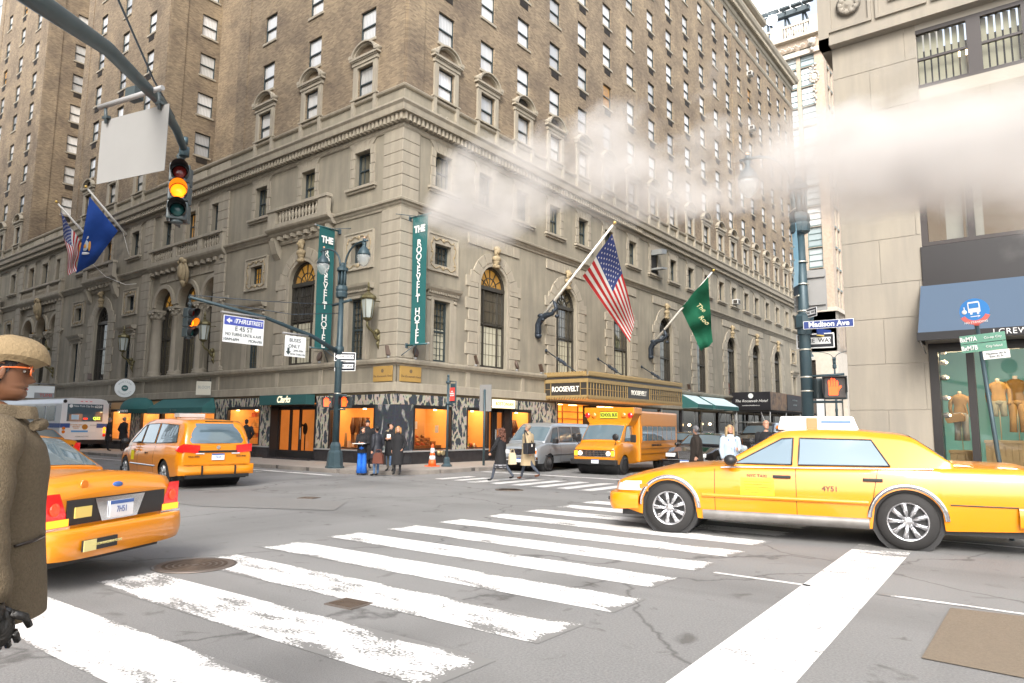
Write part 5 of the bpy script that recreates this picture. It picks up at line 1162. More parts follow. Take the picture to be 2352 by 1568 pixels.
for k,(z) in enumerate((3.45,3.2,2.85,2.38,1.98)): b=B(); b.lathe([(.05,-.05),(.07,.05),(.03,.08)],8,(1.98,.3,z),'x'); b.build('spot_lamp',M_ltrim,sw); b=B(); b.ell((2.06,.28,z),.03,.03,.03,6,5); b.build('bulb',M_lampE,sw)
M_crate=mat('pine_crate',(.36,.25,.12),.7,n1=(4,.5,(.26,.17,.08)))
def crate(x0,x1,z0,z1,y,label):
    t=empty('wooden_crate',(16.2,y,z0),0,label,'crate','wooden crates in the clothes shop window'); n=max(3,int((x1-x0)/.12))
    for k in range(n): w=(x1-x0)/n; b=B(); b.box(x0+k*w+.004,x0+(k+1)*w-.004,0,.03,.0,z1-z0-.06); b.build('plank',M_crate,t)
    b=B(); b.box(x0-.02,x1+.02,-.03,.6,z1-z0-.06,z1-z0); b.box(x0-.02,x1+.02,-.02,.0,.0,.06); b.box(x0,x1,.03,.6,0,z1-z0-.06); b.build('frame',M_crate,t)
crate(2.0,2.44,.35,1.18,.35,'low pale crate under the mannequin with the tan bag, left of the black post'); crate(2.68,3.9,.35,1.42,.5,'wide planked crate under the mannequins right of the black post'); crate(3.72,4.4,1.0,2.25,.9,'tall upright crate behind the mannequin in white')
M_mq1=mat('camel_cloth',(.34,.2,.08),.8); M_mq2=mat('ochre_cloth',(.36,.19,.045),.8); M_mq3=mat('cream_cloth',(.5,.42,.3),.8); M_mq4=mat('olive_denim',(.22,.2,.13),.8); M_mq5=mat('grey_trousers',(.36,.34,.3),.8); M_msk=mat('mannequin_skin',(.75,.6,.45),.4); M_stand=mat('brass_rod',(.6,.45,.25),.4,.5)
def mannequin(x,z,s,top,leg,label,back=False,bag=False,short=False,y=.75):
    t=empty('mannequin',(16.2+x,y,z),R(8 if not back else 170),label,'mannequin'); t.scale=(s,s,s)
    b=B(); b.lathe([(.055,1.36),(.05,1.42),(.052,1.46)],10); b.build('neck',M_msk,t)
    b=B(); b.lathe([(.155,.80),(.165,.86),(.15,.98),(.135,1.04),(.17,1.18),(.18,1.27),(.15,1.34),(.07,1.38)],16,sx=1.12,sy=.68)
    for sgn in (-1,1): b.tube([(sgn*.17,0,1.3),(sgn*.24,-.02,1.15),(sgn*.255,-.0,.98),(sgn*.25,-.05,.82),(sgn*.22,-.08,.74)],[.06,.058,.05,.042,.036],9)
    b.prism([(-.05,1.34),(0,1.1),(.05,1.34)],-.125,-.12) ; b.build('jacket',top,t)
    b=B(); zl=.42 if short else .06
    for sgn in (-1,1): b.tube([(sgn*.085,0,.84),(sgn*.095,0,.6),(sgn*.1,-.01,.4 if not short else .5),(sgn*.11,.0,zl)],[.105,.09,.075,.085 if not short else .085],10)
    b.lathe([(.15,.86),(.17,.78),(.1,.72)],12,sy=.75); b.build('trousers',leg,t)
    if bag: b=B(); b.T=Matrix.Rotation(.15,4,'Y'); b.prism([(-.22,.58),(.2,.58),(.24,.72),(.16,.82),(-.18,.82),(-.26,.72)],.1,.24); b.T=None; b.tube([(-.2,.12,.8),(-.05,.02,1.3),(.1,-.0,1.36)],.02,5); b.build('shoulder_bag',M_mq1,t,bevel=.02)
    b=B(); b.tube([(0,0,.9),(0,0,-.35)],.012,5); b.build('stand_rod',M_stand,t)
mannequin(2.23,1.35,.82,M_mq1,M_mq5,'headless mannequin in camel jacket with tan shoulder bag, left of the black post',True,True)
mannequin(2.98,1.62,.82,M_mq2,M_mq4,'mannequin in mustard blazer and cut off jeans, just right of the black post',short=True); mannequin(3.3,1.55,.92,mat('dark_ochre_coat',(.22,.11,.02),.8),M_mq2,'tall mannequin in dark ochre jumper behind the bus stop pole',y=1.1)
mannequin(3.72,1.0,.78,M_mq3,M_mq1,'mannequin in cream top and ochre trousers beside the upright crate',y=.5)
for x in (2.2,3.2,4.4):
    ld=bpy.data.lights.new('display_spot','AREA'); ld.energy=14; ld.color=(1,.76,.45); ld.size=.5; lo=bpy.data.objects.new('display_spot',ld); COL.objects.link(lo); lo.parent=sw; lo.location=(x,.2,3.5); lo.rotation_euler=(R(-25),0,0)
# ------------------------------------------------------------------ far ornate white tower
M_wt=mat('white_terracotta',(.50,.45,.38),.8,n1=(.5,.4,(.40,.35,.29)),n2=(2.5,.4,(.58,.54,.48)),bump=(10,.2)); M_wb=mat('buff_white_brick',(.45,.37,.29),.85,n1=(3,.6,(.33,.26,.2)),bump=(8,.3)); M_tg=mat('tower_window_frame',(.12,.18,.18),.5); M_tp=pane_mat('tower_pane',[(0,(.35,.42,.44)),(1,(.8,.82,.82)),(.5,(.6,.65,.66))],curtain=False)
tw=empty('white_tower',(-.2,73.4,0),0,'ornate pale terracotta tower with balustrade at the end of the hotel block','tower')
hT=[]
for u in (-5.15,-2.9): 
    for k in range(13): hT.append((u,u+1.75,16.9+k*2.72,16.9+k*2.72+2.45))
hT+= [(u,u+1.75,16.9+13*2.72-2.72+2.72-2.72+2.6+.1,52) for u in ()]
b=B(); wall(b,-30,0,11.4,53.4,hT,rev=.35); b.build('brick_wall',M_wb,tw,recalc=False)
b=B(); wall(b,-30,0,0,11.4,[(-6.5,-2.6,6.9,10.4),(-6.5,-3.0,.2,4.0)],rev=.5); wall(b,-30,0,11.4,16.9,[(-4.5,-3.2,13.2,14.8)],rev=.3); b.build('stone_base',M_wt,tw,recalc=False)
b=B(); b.box(-30,.25,-.3,0,16.4,16.9); b.box(-30,.3,-.4,0,50.9,51.3); b.box(-30,.5,-.7,0,53.4,53.8); b.box(-30,.3,-.35,0,51.3,51.6); b.build('cornice',M_wt,tw)
Fs=Fac('R',0,0); b=B(); hS=[]
for y in (1.6,3.2,5.6,7.2,9.6,11.2):
    for k in range(13): hS.append((y,y+1.1,16.9+k*2.72,16.9+k*2.72+2.45))
wall(b,0,16,11.4,53.4,hS,rev=.35); o=b.build('brick_wall',M_wb,tw,(0,0,0),PI/2,recalc=False)
b=B(); wall(b,0,16,0,11.4,[(1.0,4,.3,7.2),(5.5,8.5,.3,7.2)],rev=.5); wall(b,0,16,11.4,16.9,[(1.5,2.6,12,15.5),(3.2,4.3,12,15.5)],rev=.3); o=b.build('stone_base',M_wt,tw,(0,0,0),PI/2,recalc=False)
b=B(); b.box(0,16,-.3,.02,16.4,16.9); b.box(0,16,-.5,.02,50.9,51.4); b.box(0,16,-.7,.02,53.4,53.8); b.build('cornice',M_wt,tw,(0,0,0),PI/2)
wb_=B(); 
wb_.box(0,.07,.2,.3,0,2.45); wb_.box(1.68,1.75,.2,.3,0,2.45); wb_.box(.07,1.68,.2,.3,.75,.83); wb_.box(.07,1.68,.2,.3,1.6,1.66); wb_.box(.07,1.68,.2,.3,2.38,2.45); wb_.box(0,1.75,-.02,.3,-.2,.0); me_tw=wb_.mesh('window_frame',M_tg)
wb_=B(); wb_.poly([(0,.28,0),(1.75,.28,0),(1.75,.28,2.45),(0,.28,2.45)]); me_twp=wb_.mesh('pane',M_tp,recalc=False)
for u in (-5.15,-2.9):
    for k in range(13): w=inst('window',me_tw,tw,(u,0,16.9+k*2.72)); inst('pane',me_twp,w)
for y in (1.6,3.2,5.6,7.2,9.6,11.2):
    for k in range(13): w=inst('window',me_tw,tw,(0,y,16.9+k*2.72),PI/2,scale=(.63,1,1)); inst('pane',me_twp,w)
b=B(); b.poly([(-6.5,.5,6.9),(-2.6,.5,6.9),(-2.6,.5,10.4),(-6.5,.5,10.4)]); 
for k in range(14): b.box(-6.5,-2.6,.3,.36,7.0+k*.25,7.1+k*.25)
b.build('louvre',M_vent,tw); b=B(); b.box(-6.4,-3.0,.8,.9,.2,4.0); b.build('lit_shop',M_glowwall,tw); b=B(); b.box(-.6,-.5,1,8.5,.3,7.2); b.build('dark_opening',M_dark,tw)
# carved ornament: rosettes, lion heads, garlands, roundels
b=B(); rg=random.Random(9)
for u in (-1.2,-6.3,-11):
    for q in range(12): a=2*PI*q/12; b.ell((u+.55*math.cos(a),-.12,47.6+.7*math.sin(a)),.16,.14,.2,6,5)
    b.ell((u,-.08,47.6),.4,.12,.5,10,7)
    for q in range(9): b.ell((u+rg.uniform(-.2,.2),-.1,46.4-q*.3),.2-.01*q,.12,.2,6,5)
    for q in range(4): b.ell((u+rg.uniform(-.5,.5),-.1,48.7+.2*q),.2,.12,.18,6,5)
b.build('carved_garland',M_wt,tw)
b=B()
for u in (-1.2,-6.3,-11):
    b.ell((u,-.55,52.2),.5,.45,.6,12,8); b.ell((u,-.95,52.0),.22,.25,.22,8,6); b.ell((u,-.6,51.2),.22,.3,.3,8,6)
    for s in (-1,1): b.ell((u+s*.4,-.5,52.6),.18,.18,.2,7,5)
for q in range(22): b.ell((-2.2-q*.18,-.38,52.3+.2*math.sin(q*1.3)),.13,.1,.14,6,4)
b.build('lion_masks',M_wt,tw)
b=B(); b.box(-30,.3,-.5,-.2,55.3,55.6)
for u in (-.6,-5.6,-10.6): b.box(u-.8,u+.8,-.6,-.1,53.8,55.9)
b.box(-.2,.4,-.6,6,53.8,55.9); b.build('parapet',M_wt,tw)
bb2=B(); bb2.lathe([(.13,53.8),(.08,54.0),(.18,54.5),(.08,55.0),(.12,55.3)],8); me_b2=bb2.mesh('baluster',M_wt)
for k in range(34):
    u=-1.7-k*.32
    if not any(abs(u-p)<1.0 for p in (-5.6,-10.6)): inst('baluster',me_b2,tw,(u,-.35,0))
# roof machinery: steel billboard frame with floodlights
t=empty('rooftop_billboard',(-5.2,76,55.5),0,'white rooftop billboard on a dark steel frame with floodlights on the pale tower','billboard')
b=B(); b.box(-8,2.6,2,2.3,5.0,12); b.build('billboard_panel',mat('billboard_white',(.85,.85,.85),.7),t); b=B()
for k in range(8): b.tube([(-8+k*1.5,2,5),(-8+k*1.5,-1.5,3.6)],.1,5); b.box(-8+k*1.5,-6.7+k*1.5,-1.9,-1.2,3.5,3.75)
for k in range(5): b.tube([(-8+k*2.4,2,5.2),(-6.5+k*2.4,2.6,0)],.16,5); b.tube([(-8+k*2.4,2,0),(-8+k*2.4,2,6)],.16,5)
b.box(-8,2.6,1.2,2.0,4.2,4.9); b.build('steel_frame',mat('dark_steel',(.06,.08,.09),.6),t)
for x,z,r in ((-1.6,2.6,.75),(-4.0,2.0,.5),(-3.2,2.3,.45),(-6.2,1.9,.55)): b=B(); b.lathe([(.2*r,.9),(r,.1),(r*.95,0)],14,(x,-1.6,z),'y'); b.build('floodlight',mat('floodlight_glow',(1,1,1),.4,emit=3),t)
# ------------------------------------------------------------------ neighbours: beyond the hotel, across both streets
M_nb=mat('neighbour_stone',(.30,.27,.23),.85,n1=(.3,.5,(.22,.2,.17)))
M_nb2=mat('pale_glass_block',(.55,.58,.6),.5)
t=empty('pale_office_block',(-75,8,0),0,'pale glass office block at the far left edge behind the hotel','office building')
b=B(); b.box(-22,0,0,30,0,95); b.build('wall',M_nb2,t); b=B()
for k in range(30): b.box(-22,.05,-.1,0,3+k*3,4.2+k*3)
for k in range(30): b.box(0,.1,0,30,3+k*3,4.2+k*3)
tag(b.build('spandrels',mat('grey_spandrel',(.35,.38,.4),.5),t),kind='stuff')
def block(x0,x1,y0,y1,h,label,face):
    t=empty('office_building',(x0,y0,0),0,label,'office building'); b=B(); b.box(0,x1-x0,0,y1-y0,0,h); b.build('wall',M_nb,t)
    wbk=B()
    def rowsof(n,fn):
        for k in range(n):
            for j in range(int((h-5)/3.4)): fn(k,4+j*3.4)
    if 'n' in face: rowsof(int((x1-x0)/3)-1,lambda k,z: wbk.box(1.2+k*3,2.8+k*3,y1-y0,y1-y0+.05,z,z+2))
    if 'w' in face: rowsof(int((y1-y0)/3)-1,lambda k,z: wbk.box(-.05,0,1.2+k*3,2.8+k*3,z,z+2))
    wbk.build('window_rows',M_dglass,t)
block(-70,9,-55,-21.5,38,'plain unseen office block across the side street, tall to shade the hotel',"n"); block(-75,-45,66,95,20,'low block beyond the hotel','w');  # first block is unseen, its height set to darken the hotel's lower side front
block(32.3,60,.5,60,22,'office block further along the side street','w')
# ------------------------------------------------------------------ street lamps
M_lp=mat('lamp_post_blue_grey',(.035,.065,.08),.45,.2,n1=(6,.4,(.06,.09,.1))); M_clear=mat('lamp_globe',(.7,.75,.75),.05,alpha=.35,spec=1); M_band=mat('steel_band',(.6,.58,.5),.35,.7); M_amber=mat('photocell',(.75,.4,.25),.5)
def twin_lamp(x,y,h,label,az=0,sc_=1,reach=1.15,z0=.13,flare=True):
    t=empty('street_lamp',(x,y,z0),az,label,'street lamp'); t.scale=(sc_,)*3
    if flare: b=B(); b.lathe([(.33,0),(.33,.06),(.29,.09),(.25,.55),(.2,.62),(.19,.78),(.135,.9)],8,smooth=False); b.build('base',M_lp,t)
    b=B(); b.lathe([(.125,.0 if not flare else .9),(.12,3.9),(.085,h-1.9)],14); b.lathe([(.15,3.55),(.15,3.85)],10,smooth=False); b.build('pole',M_lp,t)
    for z in (2.6,): b=B(); b.lathe([(.128,z),(.128,z+.035)],14); b.build('steel_band',M_band,t)
    b=B(); b.lathe([(.1,h-1.95),(.2,h-1.9),(.22,h-1.75),(.2,h-1.7),(.22,h-1.62),(.2,h-1.5),(.13,h-1.45)],10,smooth=False)
    for k in range(4): a=PI/4+k*PI/2; b.tube([(.13*math.cos(a),.13*math.sin(a),h-1.5),(.13*math.cos(a),.13*math.sin(a),h-.95)],.03,5)
    b.lathe([(.08,h-1.5),(.07,h-.95)],8); b.lathe([(.13,h-.95),(.21,h-.93),(.21,h-.84),(.17,h-.8),(.1,h-.76),(.1,h-.68),(.06,h-.62)],10,smooth=False); b.build('collar',M_lp,t)
    for s in (-1,1):
        b=B(); pts=[(s*.12,0,h-1.7),(s*.14,0,h-1.2),(s*.15,0,h-.7)]+[(s*(.15+(reach-.3)*(1-math.cos(a))),0,h-.7+.72*math.sin(a)) for a in [R(12*q) for q in range(1,9)]]+[(s*(reach+.18),0,h+.0)]
        b.tube(pts,[.035]*len(pts),7); b.tube([(s*.12,0,h-1.9),(s*.12,0,h-1.5)],.05,6); b.build('arm',M_lp,t)
        b=B(); X=s*reach; b.lathe([(.06,h-.02),(.06,h+.1)],8,(X,0,0)); b.lathe([(.05,h-.1),(.05,h-.02)],8,(X,0,0)); b.lathe([(.24,h-.52),(.235,h-.45),(.17,h-.3),(.08,h-.2),(.06,h-.12),(.09,h-.05)],14,(X,0,0)); b.build('lamp_head',M_lp,t)
        b=B(); b.lathe([(.235,h-.52),(.24,h-.62),(.2,h-.76),(.1,h-.88),(.02,h-.92)],14,(X,0,0)); b.build('globe',M_clear,t)
        b=B(); b.lathe([(.035,h+.1),(.035,h+.16)],8,(X,0,0)); b.build('photocell',M_amber,t)
    return t
L1=twin_lamp(.02,-2.8,8.0,'blue grey twin arm lamp post with octagonal base on the hotel corner')
# mast arm over the side street
b=B(); b.tube([(0,-.05,4.1),(0,-1.2,4.55),(0,-3,4.95),(0,-5.6,5.24)],[.09,.075,.06,.05],8); b.lathe([(.16,4.0),(.17,4.2),(.16,4.3)],10); b.build('mast_arm',M_lp,L1)
b=B(); b.tube([(-.5,0,5.85),(.55,0,5.95)],.05,6); b.build('cross_bar',M_lp,L1)
def cable(pts,name='cable',label=None,r=.012,parent=None):
    b=B(); b.tube(pts,r,4); o=b.build(name,mat('cable_dark',(.05,.07,.09),.5),parent); return o
cable([(0,-.1,5.8),(0,-3,5.5),(0,-5.6,5.3)],'stay_cable',parent=L1); cable([(0,-.1,5.5),(0,-2,5.2),(0,-4.5,5.2)],'stay_cable',parent=L1)
M_sig=mat('signal_housing',(.045,.06,.065),.45); M_sigd=mat('signal_visor_black',(.02,.022,.024),.5)
M_lr=mat('red_lens_off',(.12,.01,.008),.2); M_lg=mat('green_lens_off',(.01,.06,.06),.2); M_la=mat('amber_lens_lit',(1,.35,.02),.3,emit=1.2,emit_col=(1,.17,.004)); M_va=mat('visor_painted_glow',(.25,.12,.03),.5,emit=.35,emit_col=(1,.22,.005))  # visor's inner glow is painted: emission stands in for the amber lens light
def signal(loc,rz,s,label,parent=None):
    """three section signal, faces local -y"""
    t=empty('traffic_signal',loc,rz,label,'traffic light'); t.scale=(s,s,s)
    if True:
        for k in range(3):
            z=-.16-.32*k
            b=B(); b.box(-.16,.16,-.02,.2,z-.155,z+.155); b.build('signal_housing',M_sig,t,bevel=.03)
            b=B(); b.lathe([(.02,-.055),(.09,-.045),(.12,-.02)],18,(0,0,z),'y'); b.build('lens',(M_lr,M_la,M_lg)[k],t)
            b=B(); b.mi=1 if k==1 else 0
            b.grid(lambda u,v:((.135*math.cos(R(-50+280*u))),-.02-.27*v*(.45+.55*math.sin(R(-50+280*u))*.5+.27),z+.135*math.sin(R(-50+280*u))),20,2)
            b.mi=0; b.grid(lambda u,v:((.142*math.cos(R(-50+280*u))),-.02-.275*v*(.45+.55*math.sin(R(-50+280*u))*.5+.27),z+.142*math.sin(R(-50+280*u))),20,2); b.build('visor',[M_sigd,M_va],t,recalc=False)
        b=B(); b.lathe([(.05,0),(.05,.1),(.08,.14),(.05,.2)],10,(0,.09,0)); b.tube([(0,.09,.15),(0,.09,.4)],.04,8); b.lathe([(.04,-1.02),(.1,-1.0),(.1,-.96)],10,(0,.09,0)); b.build('hanger',M_sig,t)
    return t
signal((.02,-8.3,5.05),PI/2+.25,.92,'small three light signal with amber lit, hanging at the tip of the far mast arm')
# back to back second head for the near one added below
M_signW=mat('sign_white',(.78,.8,.8),.4); M_signB=mat('sign_blue',(.07,.1,.42),.4); M_signK=mat('sign_black',(.01,.012,.02),.4); M_ink=mat('sign_ink',(.04,.06,.06),.5); M_alu=mat('sign_back_aluminium',(.24,.24,.235),.6,.1,n1=(3,.3,(.21,.21,.205)))
def sign(loc,rz,label,cat='street sign',name='street_sign'): return empty(name,loc,rz,label,cat)
def panel(t,w,h,M,name='sign_panel',d=.006,y=0,bev=.02,x=0,z=0):
    b=B(); r=min(bev,w/4,h/4); pts=[]
    for cx,cz,a0 in ((w/2-r,h/2-r,0),(-w/2+r,h/2-r,90),(-w/2+r,-h/2+r,180),(w/2-r,-h/2+r,270)):
        for q in range(4): a=R(a0+30*q); pts.append((x+cx+r*math.cos(a),z+cz+r*math.sin(a)))
    b.prism(pts,y-d/2,y+d/2); return b.build(name,M,t)
A1=PI/2
t=sign((.1,-6.62,4.56),A1+.02,'white and blue thru street sign hanging from the mast arm')
panel(t,1.42,.84,M_signW); panel(t,1.36,.27,M_signB,'blue_band',.004,-.006,.02,0,.26)
b=B(); b.prism([(-.62,.26),(-.5,.35),(-.5,.29),(-.42,.29),(-.42,.23),(-.5,.23),(-.5,.17)],-.014,-.008); b.build('arrow',M_signW,t)
text('lettering','THRU',.2,M_signW,t,(-.07,-.012,.26),shear=.3,bold=.004); text('lettering','STREET',.19,M_signW,t,(.41,-.012,.26),sx=.82,bold=.003); b=B(); b.prism([(-.37,.2),(-.26,.2),(-.22,.32),(-.33,.32)],-.012,-.008); b.build('hatch',mat('sign_light_blue',(.3,.35,.6),.5),t)
text('lettering','E 45 ST',.2,M_ink,t,(0,-.008,.02)); text('lettering','NO TURNS UNTIL 6 AVE',.135,M_ink,t,(0,-.008,-.16),sx=.85); text('lettering','10AM-6PM',.12,M_ink,t,(-.42,-.008,-.32)); text('lettering','MON-FRI',.12,M_ink,t,(.42,-.008,-.32))
b=B(); b.tube([(-.8,.02,.5),(.75,.02,.5)],.035,7); b.build('hanger_bar',M_ltrim,t)
t=sign((.1,-4.7,4.24),A1,'small white buses only sign hanging on the mast arm beside the lamp post')
panel(t,.82,.7,M_signW); text('lettering','BUSES',.17,M_ink,t,(-.02,-.008,.2)); text('lettering','ONLY',.17,M_ink,t,(-.05,-.008,0)); text('lettering','2PM-7PM',.1,M_ink,t,(.12,-.008,-.15)); text('lettering','MON THRU FRI',.085,M_ink,t,(.1,-.008,-.27))
b=B(); b.prism([(-.27,-.3),(-.37,-.18),(-.31,-.18),(-.31,-.06),(-.23,-.06),(-.23,-.18),(-.17,-.18)],-.012,-.006); b.build('arrow',M_ink,t); b=B(); b.tube([(-.5,.02,.42),(.5,.02,.42)],.035,7); b.build('hanger_bar',M_ltrim,t)
def one_way(loc,rz,s,label,flip=False):
    t=sign(loc,rz,label); t.scale=(s,s,s); panel(t,.94,.4,M_signW,'sign_border',.01); panel(t,.88,.34,M_signK,'sign_panel',.004,-.008)
    b=B(); b.prism([(-.42,0),(-.24,.15),(-.24,.09),(.38,.09),(.38,-.09),(-.24,-.09),(-.24,-.15)],-.016,-.011); b.build('arrow',M_signW,t); text('lettering','ONE  WAY',.15,M_signK,t,(.05,-.018,0),bold=.002)
    return t
one_way((.22,-2.68,3.72),.45,.86,'lower one way sign on the hotel corner lamp post'); one_way((.25,-2.72,4.06),.85,.8,'upper one way sign, half hidden by the hotel corner lamp post')
M_hand=mat('orange_hand_lit',(1,.12,.02),.4,emit=.9,emit_col=(1,.06,.008)); M_wk=mat('walk_lens_dark',(.06,.05,.045),.4)
def hand_mesh(s):
    b=B(); b.prism([(-.09*s,-.16*s),(.08*s,-.16*s),(.11*s,-.02*s),(.1*s,.03*s),(-.1*s,.03*s)],-.006,.006)
    for k,(x,h) in enumerate(((-.078,.15),(-.028,.19),(.022,.18),(.072,.14))): b.prism([((x-.02)*s,.02*s),((x+.02)*s,.02*s),((x+.02)*s,h*s),(x*s,(h+.02)*s),((x-.02)*s,h*s)],-.006,.006)
    b.prism([(.08*s,-.08*s),(.16*s,.02*s),(.14*s,.05*s),(.08*s,-.0*s)],-.006,.006); return b.mesh('lit_hand',M_hand)
def walk_sign(loc,rz,s,label):
    t=empty('pedestrian_signal',loc,rz,label,'pedestrian signal'); t.scale=(s,s,s); b=B(); b.box(-.23,.23,0,.22,-.24,.24); b.build('signal_housing',M_sig,t,bevel=.04)
    b=B(); b.box(-.2,.2,-.012,.0,-.21,.21); b.build('lens',M_wk,t,bevel=.01)
    b=B(); b.box(-.24,.24,-.12,0,.22,.24); b.box(-.24,-.225,-.12,0,-.1,.22); b.box(.225,.24,-.12,0,-.1,.22); b.build('visor',M_sigd,t); inst('lit_hand',hand_mesh(1.0 if s>.9 else 1.15),t,(-.03,-.022,0)); return t
walk_sign((-.42,-2.9,2.43),.75,.78,'pedestrian signal with red hand, left of the hotel corner lamp post'); walk_sign((.47,-2.82,2.43),.35,.84,'pedestrian signal with red hand, right of the hotel corner lamp post')
b=B(); b.tube([(-.45,-.02,2.58),(.5,0,2.55)],.03,6); b.tube([(-.4,-.02,2.05),(.45,0,2.05)],.03,6); b.build('signal_bracket',M_lp,L1)
# right hand lamp post (its head stands in the steam)
L2=twin_lamp(15.95,-2.8,7.75,'tall lamp post with street name sign in front of the pale stone building',.12,1,1.08,flare=False)
for z in (1.6,2.3,3.2,3.6,4.05,4.65,5.15): b=B(); b.lathe([(.13,z),(.13,z+.03)],14); b.build('steel_band',M_band,L2)
b=B(); b.lathe([(.14,3.66),(.2,3.7),(.2,3.95),(.14,4.0)],8,smooth=False); b.build('sign_collar',M_lp,L2)
t=sign((16.5,-3.05,3.84),.1,'blue Madison Ave street name sign on the right lamp post'); panel(t,.98,.14+.03,M_signW,'sign_border',.01,0,.01); panel(t,.96,.15,mat('street_sign_blue',(.02,.045,.2),.4),'sign_panel',.004,-.007,.01)
text('lettering','Madison Ave',.155,M_signW,t,(.01,-.012,0),sx=.98,bold=.004)
t=sign((16.3,-2.6,3.72),1.2,'cross street name sign seen edge on under the Madison Ave sign'); panel(t,.5,.15,_M['street_sign_blue'],'sign_panel',.01); panel(t,.5,.03,mat('sign_yellow',(.6,.45,.1),.5),'sign_edge',.012,0,.005,0,-.07)
one_way((16.12,-2.62,3.55),.12,.82,'large one way sign crossing behind the right lamp post'); one_way((16.14,-3.0,4.12),-.75,.5,'small angled one way sign above the street name sign')
t=sign((16.05,-2.6,4.68),.1,'grey back of a large blank sign on the right lamp post','sign','sign_back'); panel(t,.68,.92,M_alu); 
for z in (.3,-.32): b=B(); b.box(-.32,.32,-.05,-.003,z-.02,z+.02); b.build('stiffener',M_alu,t)
# banner on the pole
M_bskyb=mat('banner_sky_blue',(.30,.62,.82),.7,n1=(1,.4,(.6,.78,.85)))
t=empty('pole_banner',(15.93,-3.05,5.3),R(-55),'light blue printed banner on the right lamp post','banner'); b=B(); b.grid(lambda u,v:(.04-.34+.3*u,.03*math.sin(3*v),-.55+1.4*v),4,12); b.build('banner_cloth',M_bskyb,t,recalc=False)
b=B(); b.grid(lambda u,v:(.04-.34+.3*u,.03*math.sin(3*v+2.8)+.0,.86+.3*v),4,4); b.grid(lambda u,v:(.04-.34+.3*u,0,-.75+.2*v),4,4); b.build('banner_dark_band',mat('banner_dark',(.03,.05,.07),.7),t,recalc=False); b=B(); b.tube([(0,0,1.18),(-.36,0,1.18)],.015,5); b.tube([(0,0,-.78),(-.36,0,-.78)],.015,5); b.build('banner_bracket',M_band,t)
for k,s in enumerate(('Can you','hear me','now?')): text('lettering',s,.1,M_gry,t,(-.14,-.045,.32-.3*k),(PI/2,0,0),sx=.75)
walk_sign((16.53,-2.85,2.5),.2,1.0,'pedestrian signal with glowing orange hand on the right lamp post')
t=empty('pedestrian_signal',(16.2,-2.6,2.5),.9,'dark pedestrian signal seen from its side, next to the glowing hand','pedestrian signal'); b=B(); b.box(-.2,.2,-.12,.12,-.22,.22); b.build('signal_housing',M_sig,t,bevel=.04)
b=B(); b.tube([(0,.0,2.63),(.75,0,2.66)],.03,6); b.tube([(0,0,2.08),(.7,0,2.08)],.03,6); b.build('signal_bracket',M_lp,L2)
# bus stop pole and signs, leaning
t=empty('bus_stop_sign',(19.52,-5.62,-.12),0,'leaning bus stop pole with blue round bus symbol and route plates','bus stop sign'); t.rotation_euler=(0,R(-4.2),0)
b=B(); b.tube([(0,0,0),(0,0,3.45)],.032,8); b.build('pole',M_lp,t); 
M_bb=mat('bus_stop_blue',(.02,.2,.55),.4); M_br=mat('bus_stop_red',(.6,.12,.1),.4)
b=B(); b.lathe([(.2,-.035),(.2,-.03)],28,(0,0,3.62),'y'); b.build('blue_disc',M_bb,t); b=B(); b.prism([(.215*math.cos(R(a)),3.62+.215*math.sin(R(a))) for a in range(205,336,10)]+[(.15*math.cos(R(a)),3.62+.15*math.sin(R(a))) for a in range(335,204,-10)],-.045,-.03); b.build('red_band',M_br,t)
b=B(); b.prism([(-.08,3.6),(.08,3.6),(.08,3.74),(.07,3.77),(-.07,3.77),(-.08,3.74)],-.042,-.036); b.box(-.06,-.03,-.042,-.036,3.57,3.6); b.box(.03,.06,-.042,-.036,3.57,3.6); b.prism([(-.06,3.53),(.05,3.53),(.03,3.51),(.07,3.535),(.03,3.56),(.05,3.54),(-.06,3.54)],-.042,-.036); b.build('bus_symbol',M_signW,t); b=B(); b.box(-.065,.065,-.046,-.043,3.665,3.745); b.build('windscreen',M_bb,t)
b=B(); b.lathe([(.015,-.042),(.035,-.042),(.035,-.036),(.015,-.036)],12,(-.135,0,3.62),'y'); b.tube([(-.13,-.04,3.64),(-.13,-.04,3.7)],.008,4); b.build('wheelchair_symbol',M_signW,t)
b=B(); b.lathe([(.03,3.38),(.045,3.42),(.03,3.46)],8); b.build('red_cap',M_br,t); text('lettering','NO STANDING',.045,M_signW,t,(0,-.05,3.44))
M_rtg=mat('route_plate_green',(.12,.30,.22),.5)
for z,s,l in ((3.18,'BxM7A','Co-op City'),(3.04,'BxM7B','City Island')):
    b=B(); b.box(-.25,.34,-.05,-.04,z-.065,z+.065); b.build('route_plate',M_rtg,t); text('lettering',s,.1,M_signW,t,(-.14,-.056,z),sx=.75,bold=.002); text('lettering',l,.05,M_signW,t,(.18,-.056,z))
b=B(); b.box(.02,.36,-.05,-.04,2.84,2.97); b.build('route_plate',M_signW,t); text('lettering','Madison Av &\nEast 45 St',.045,M_ink,t,(.19,-.056,2.9))
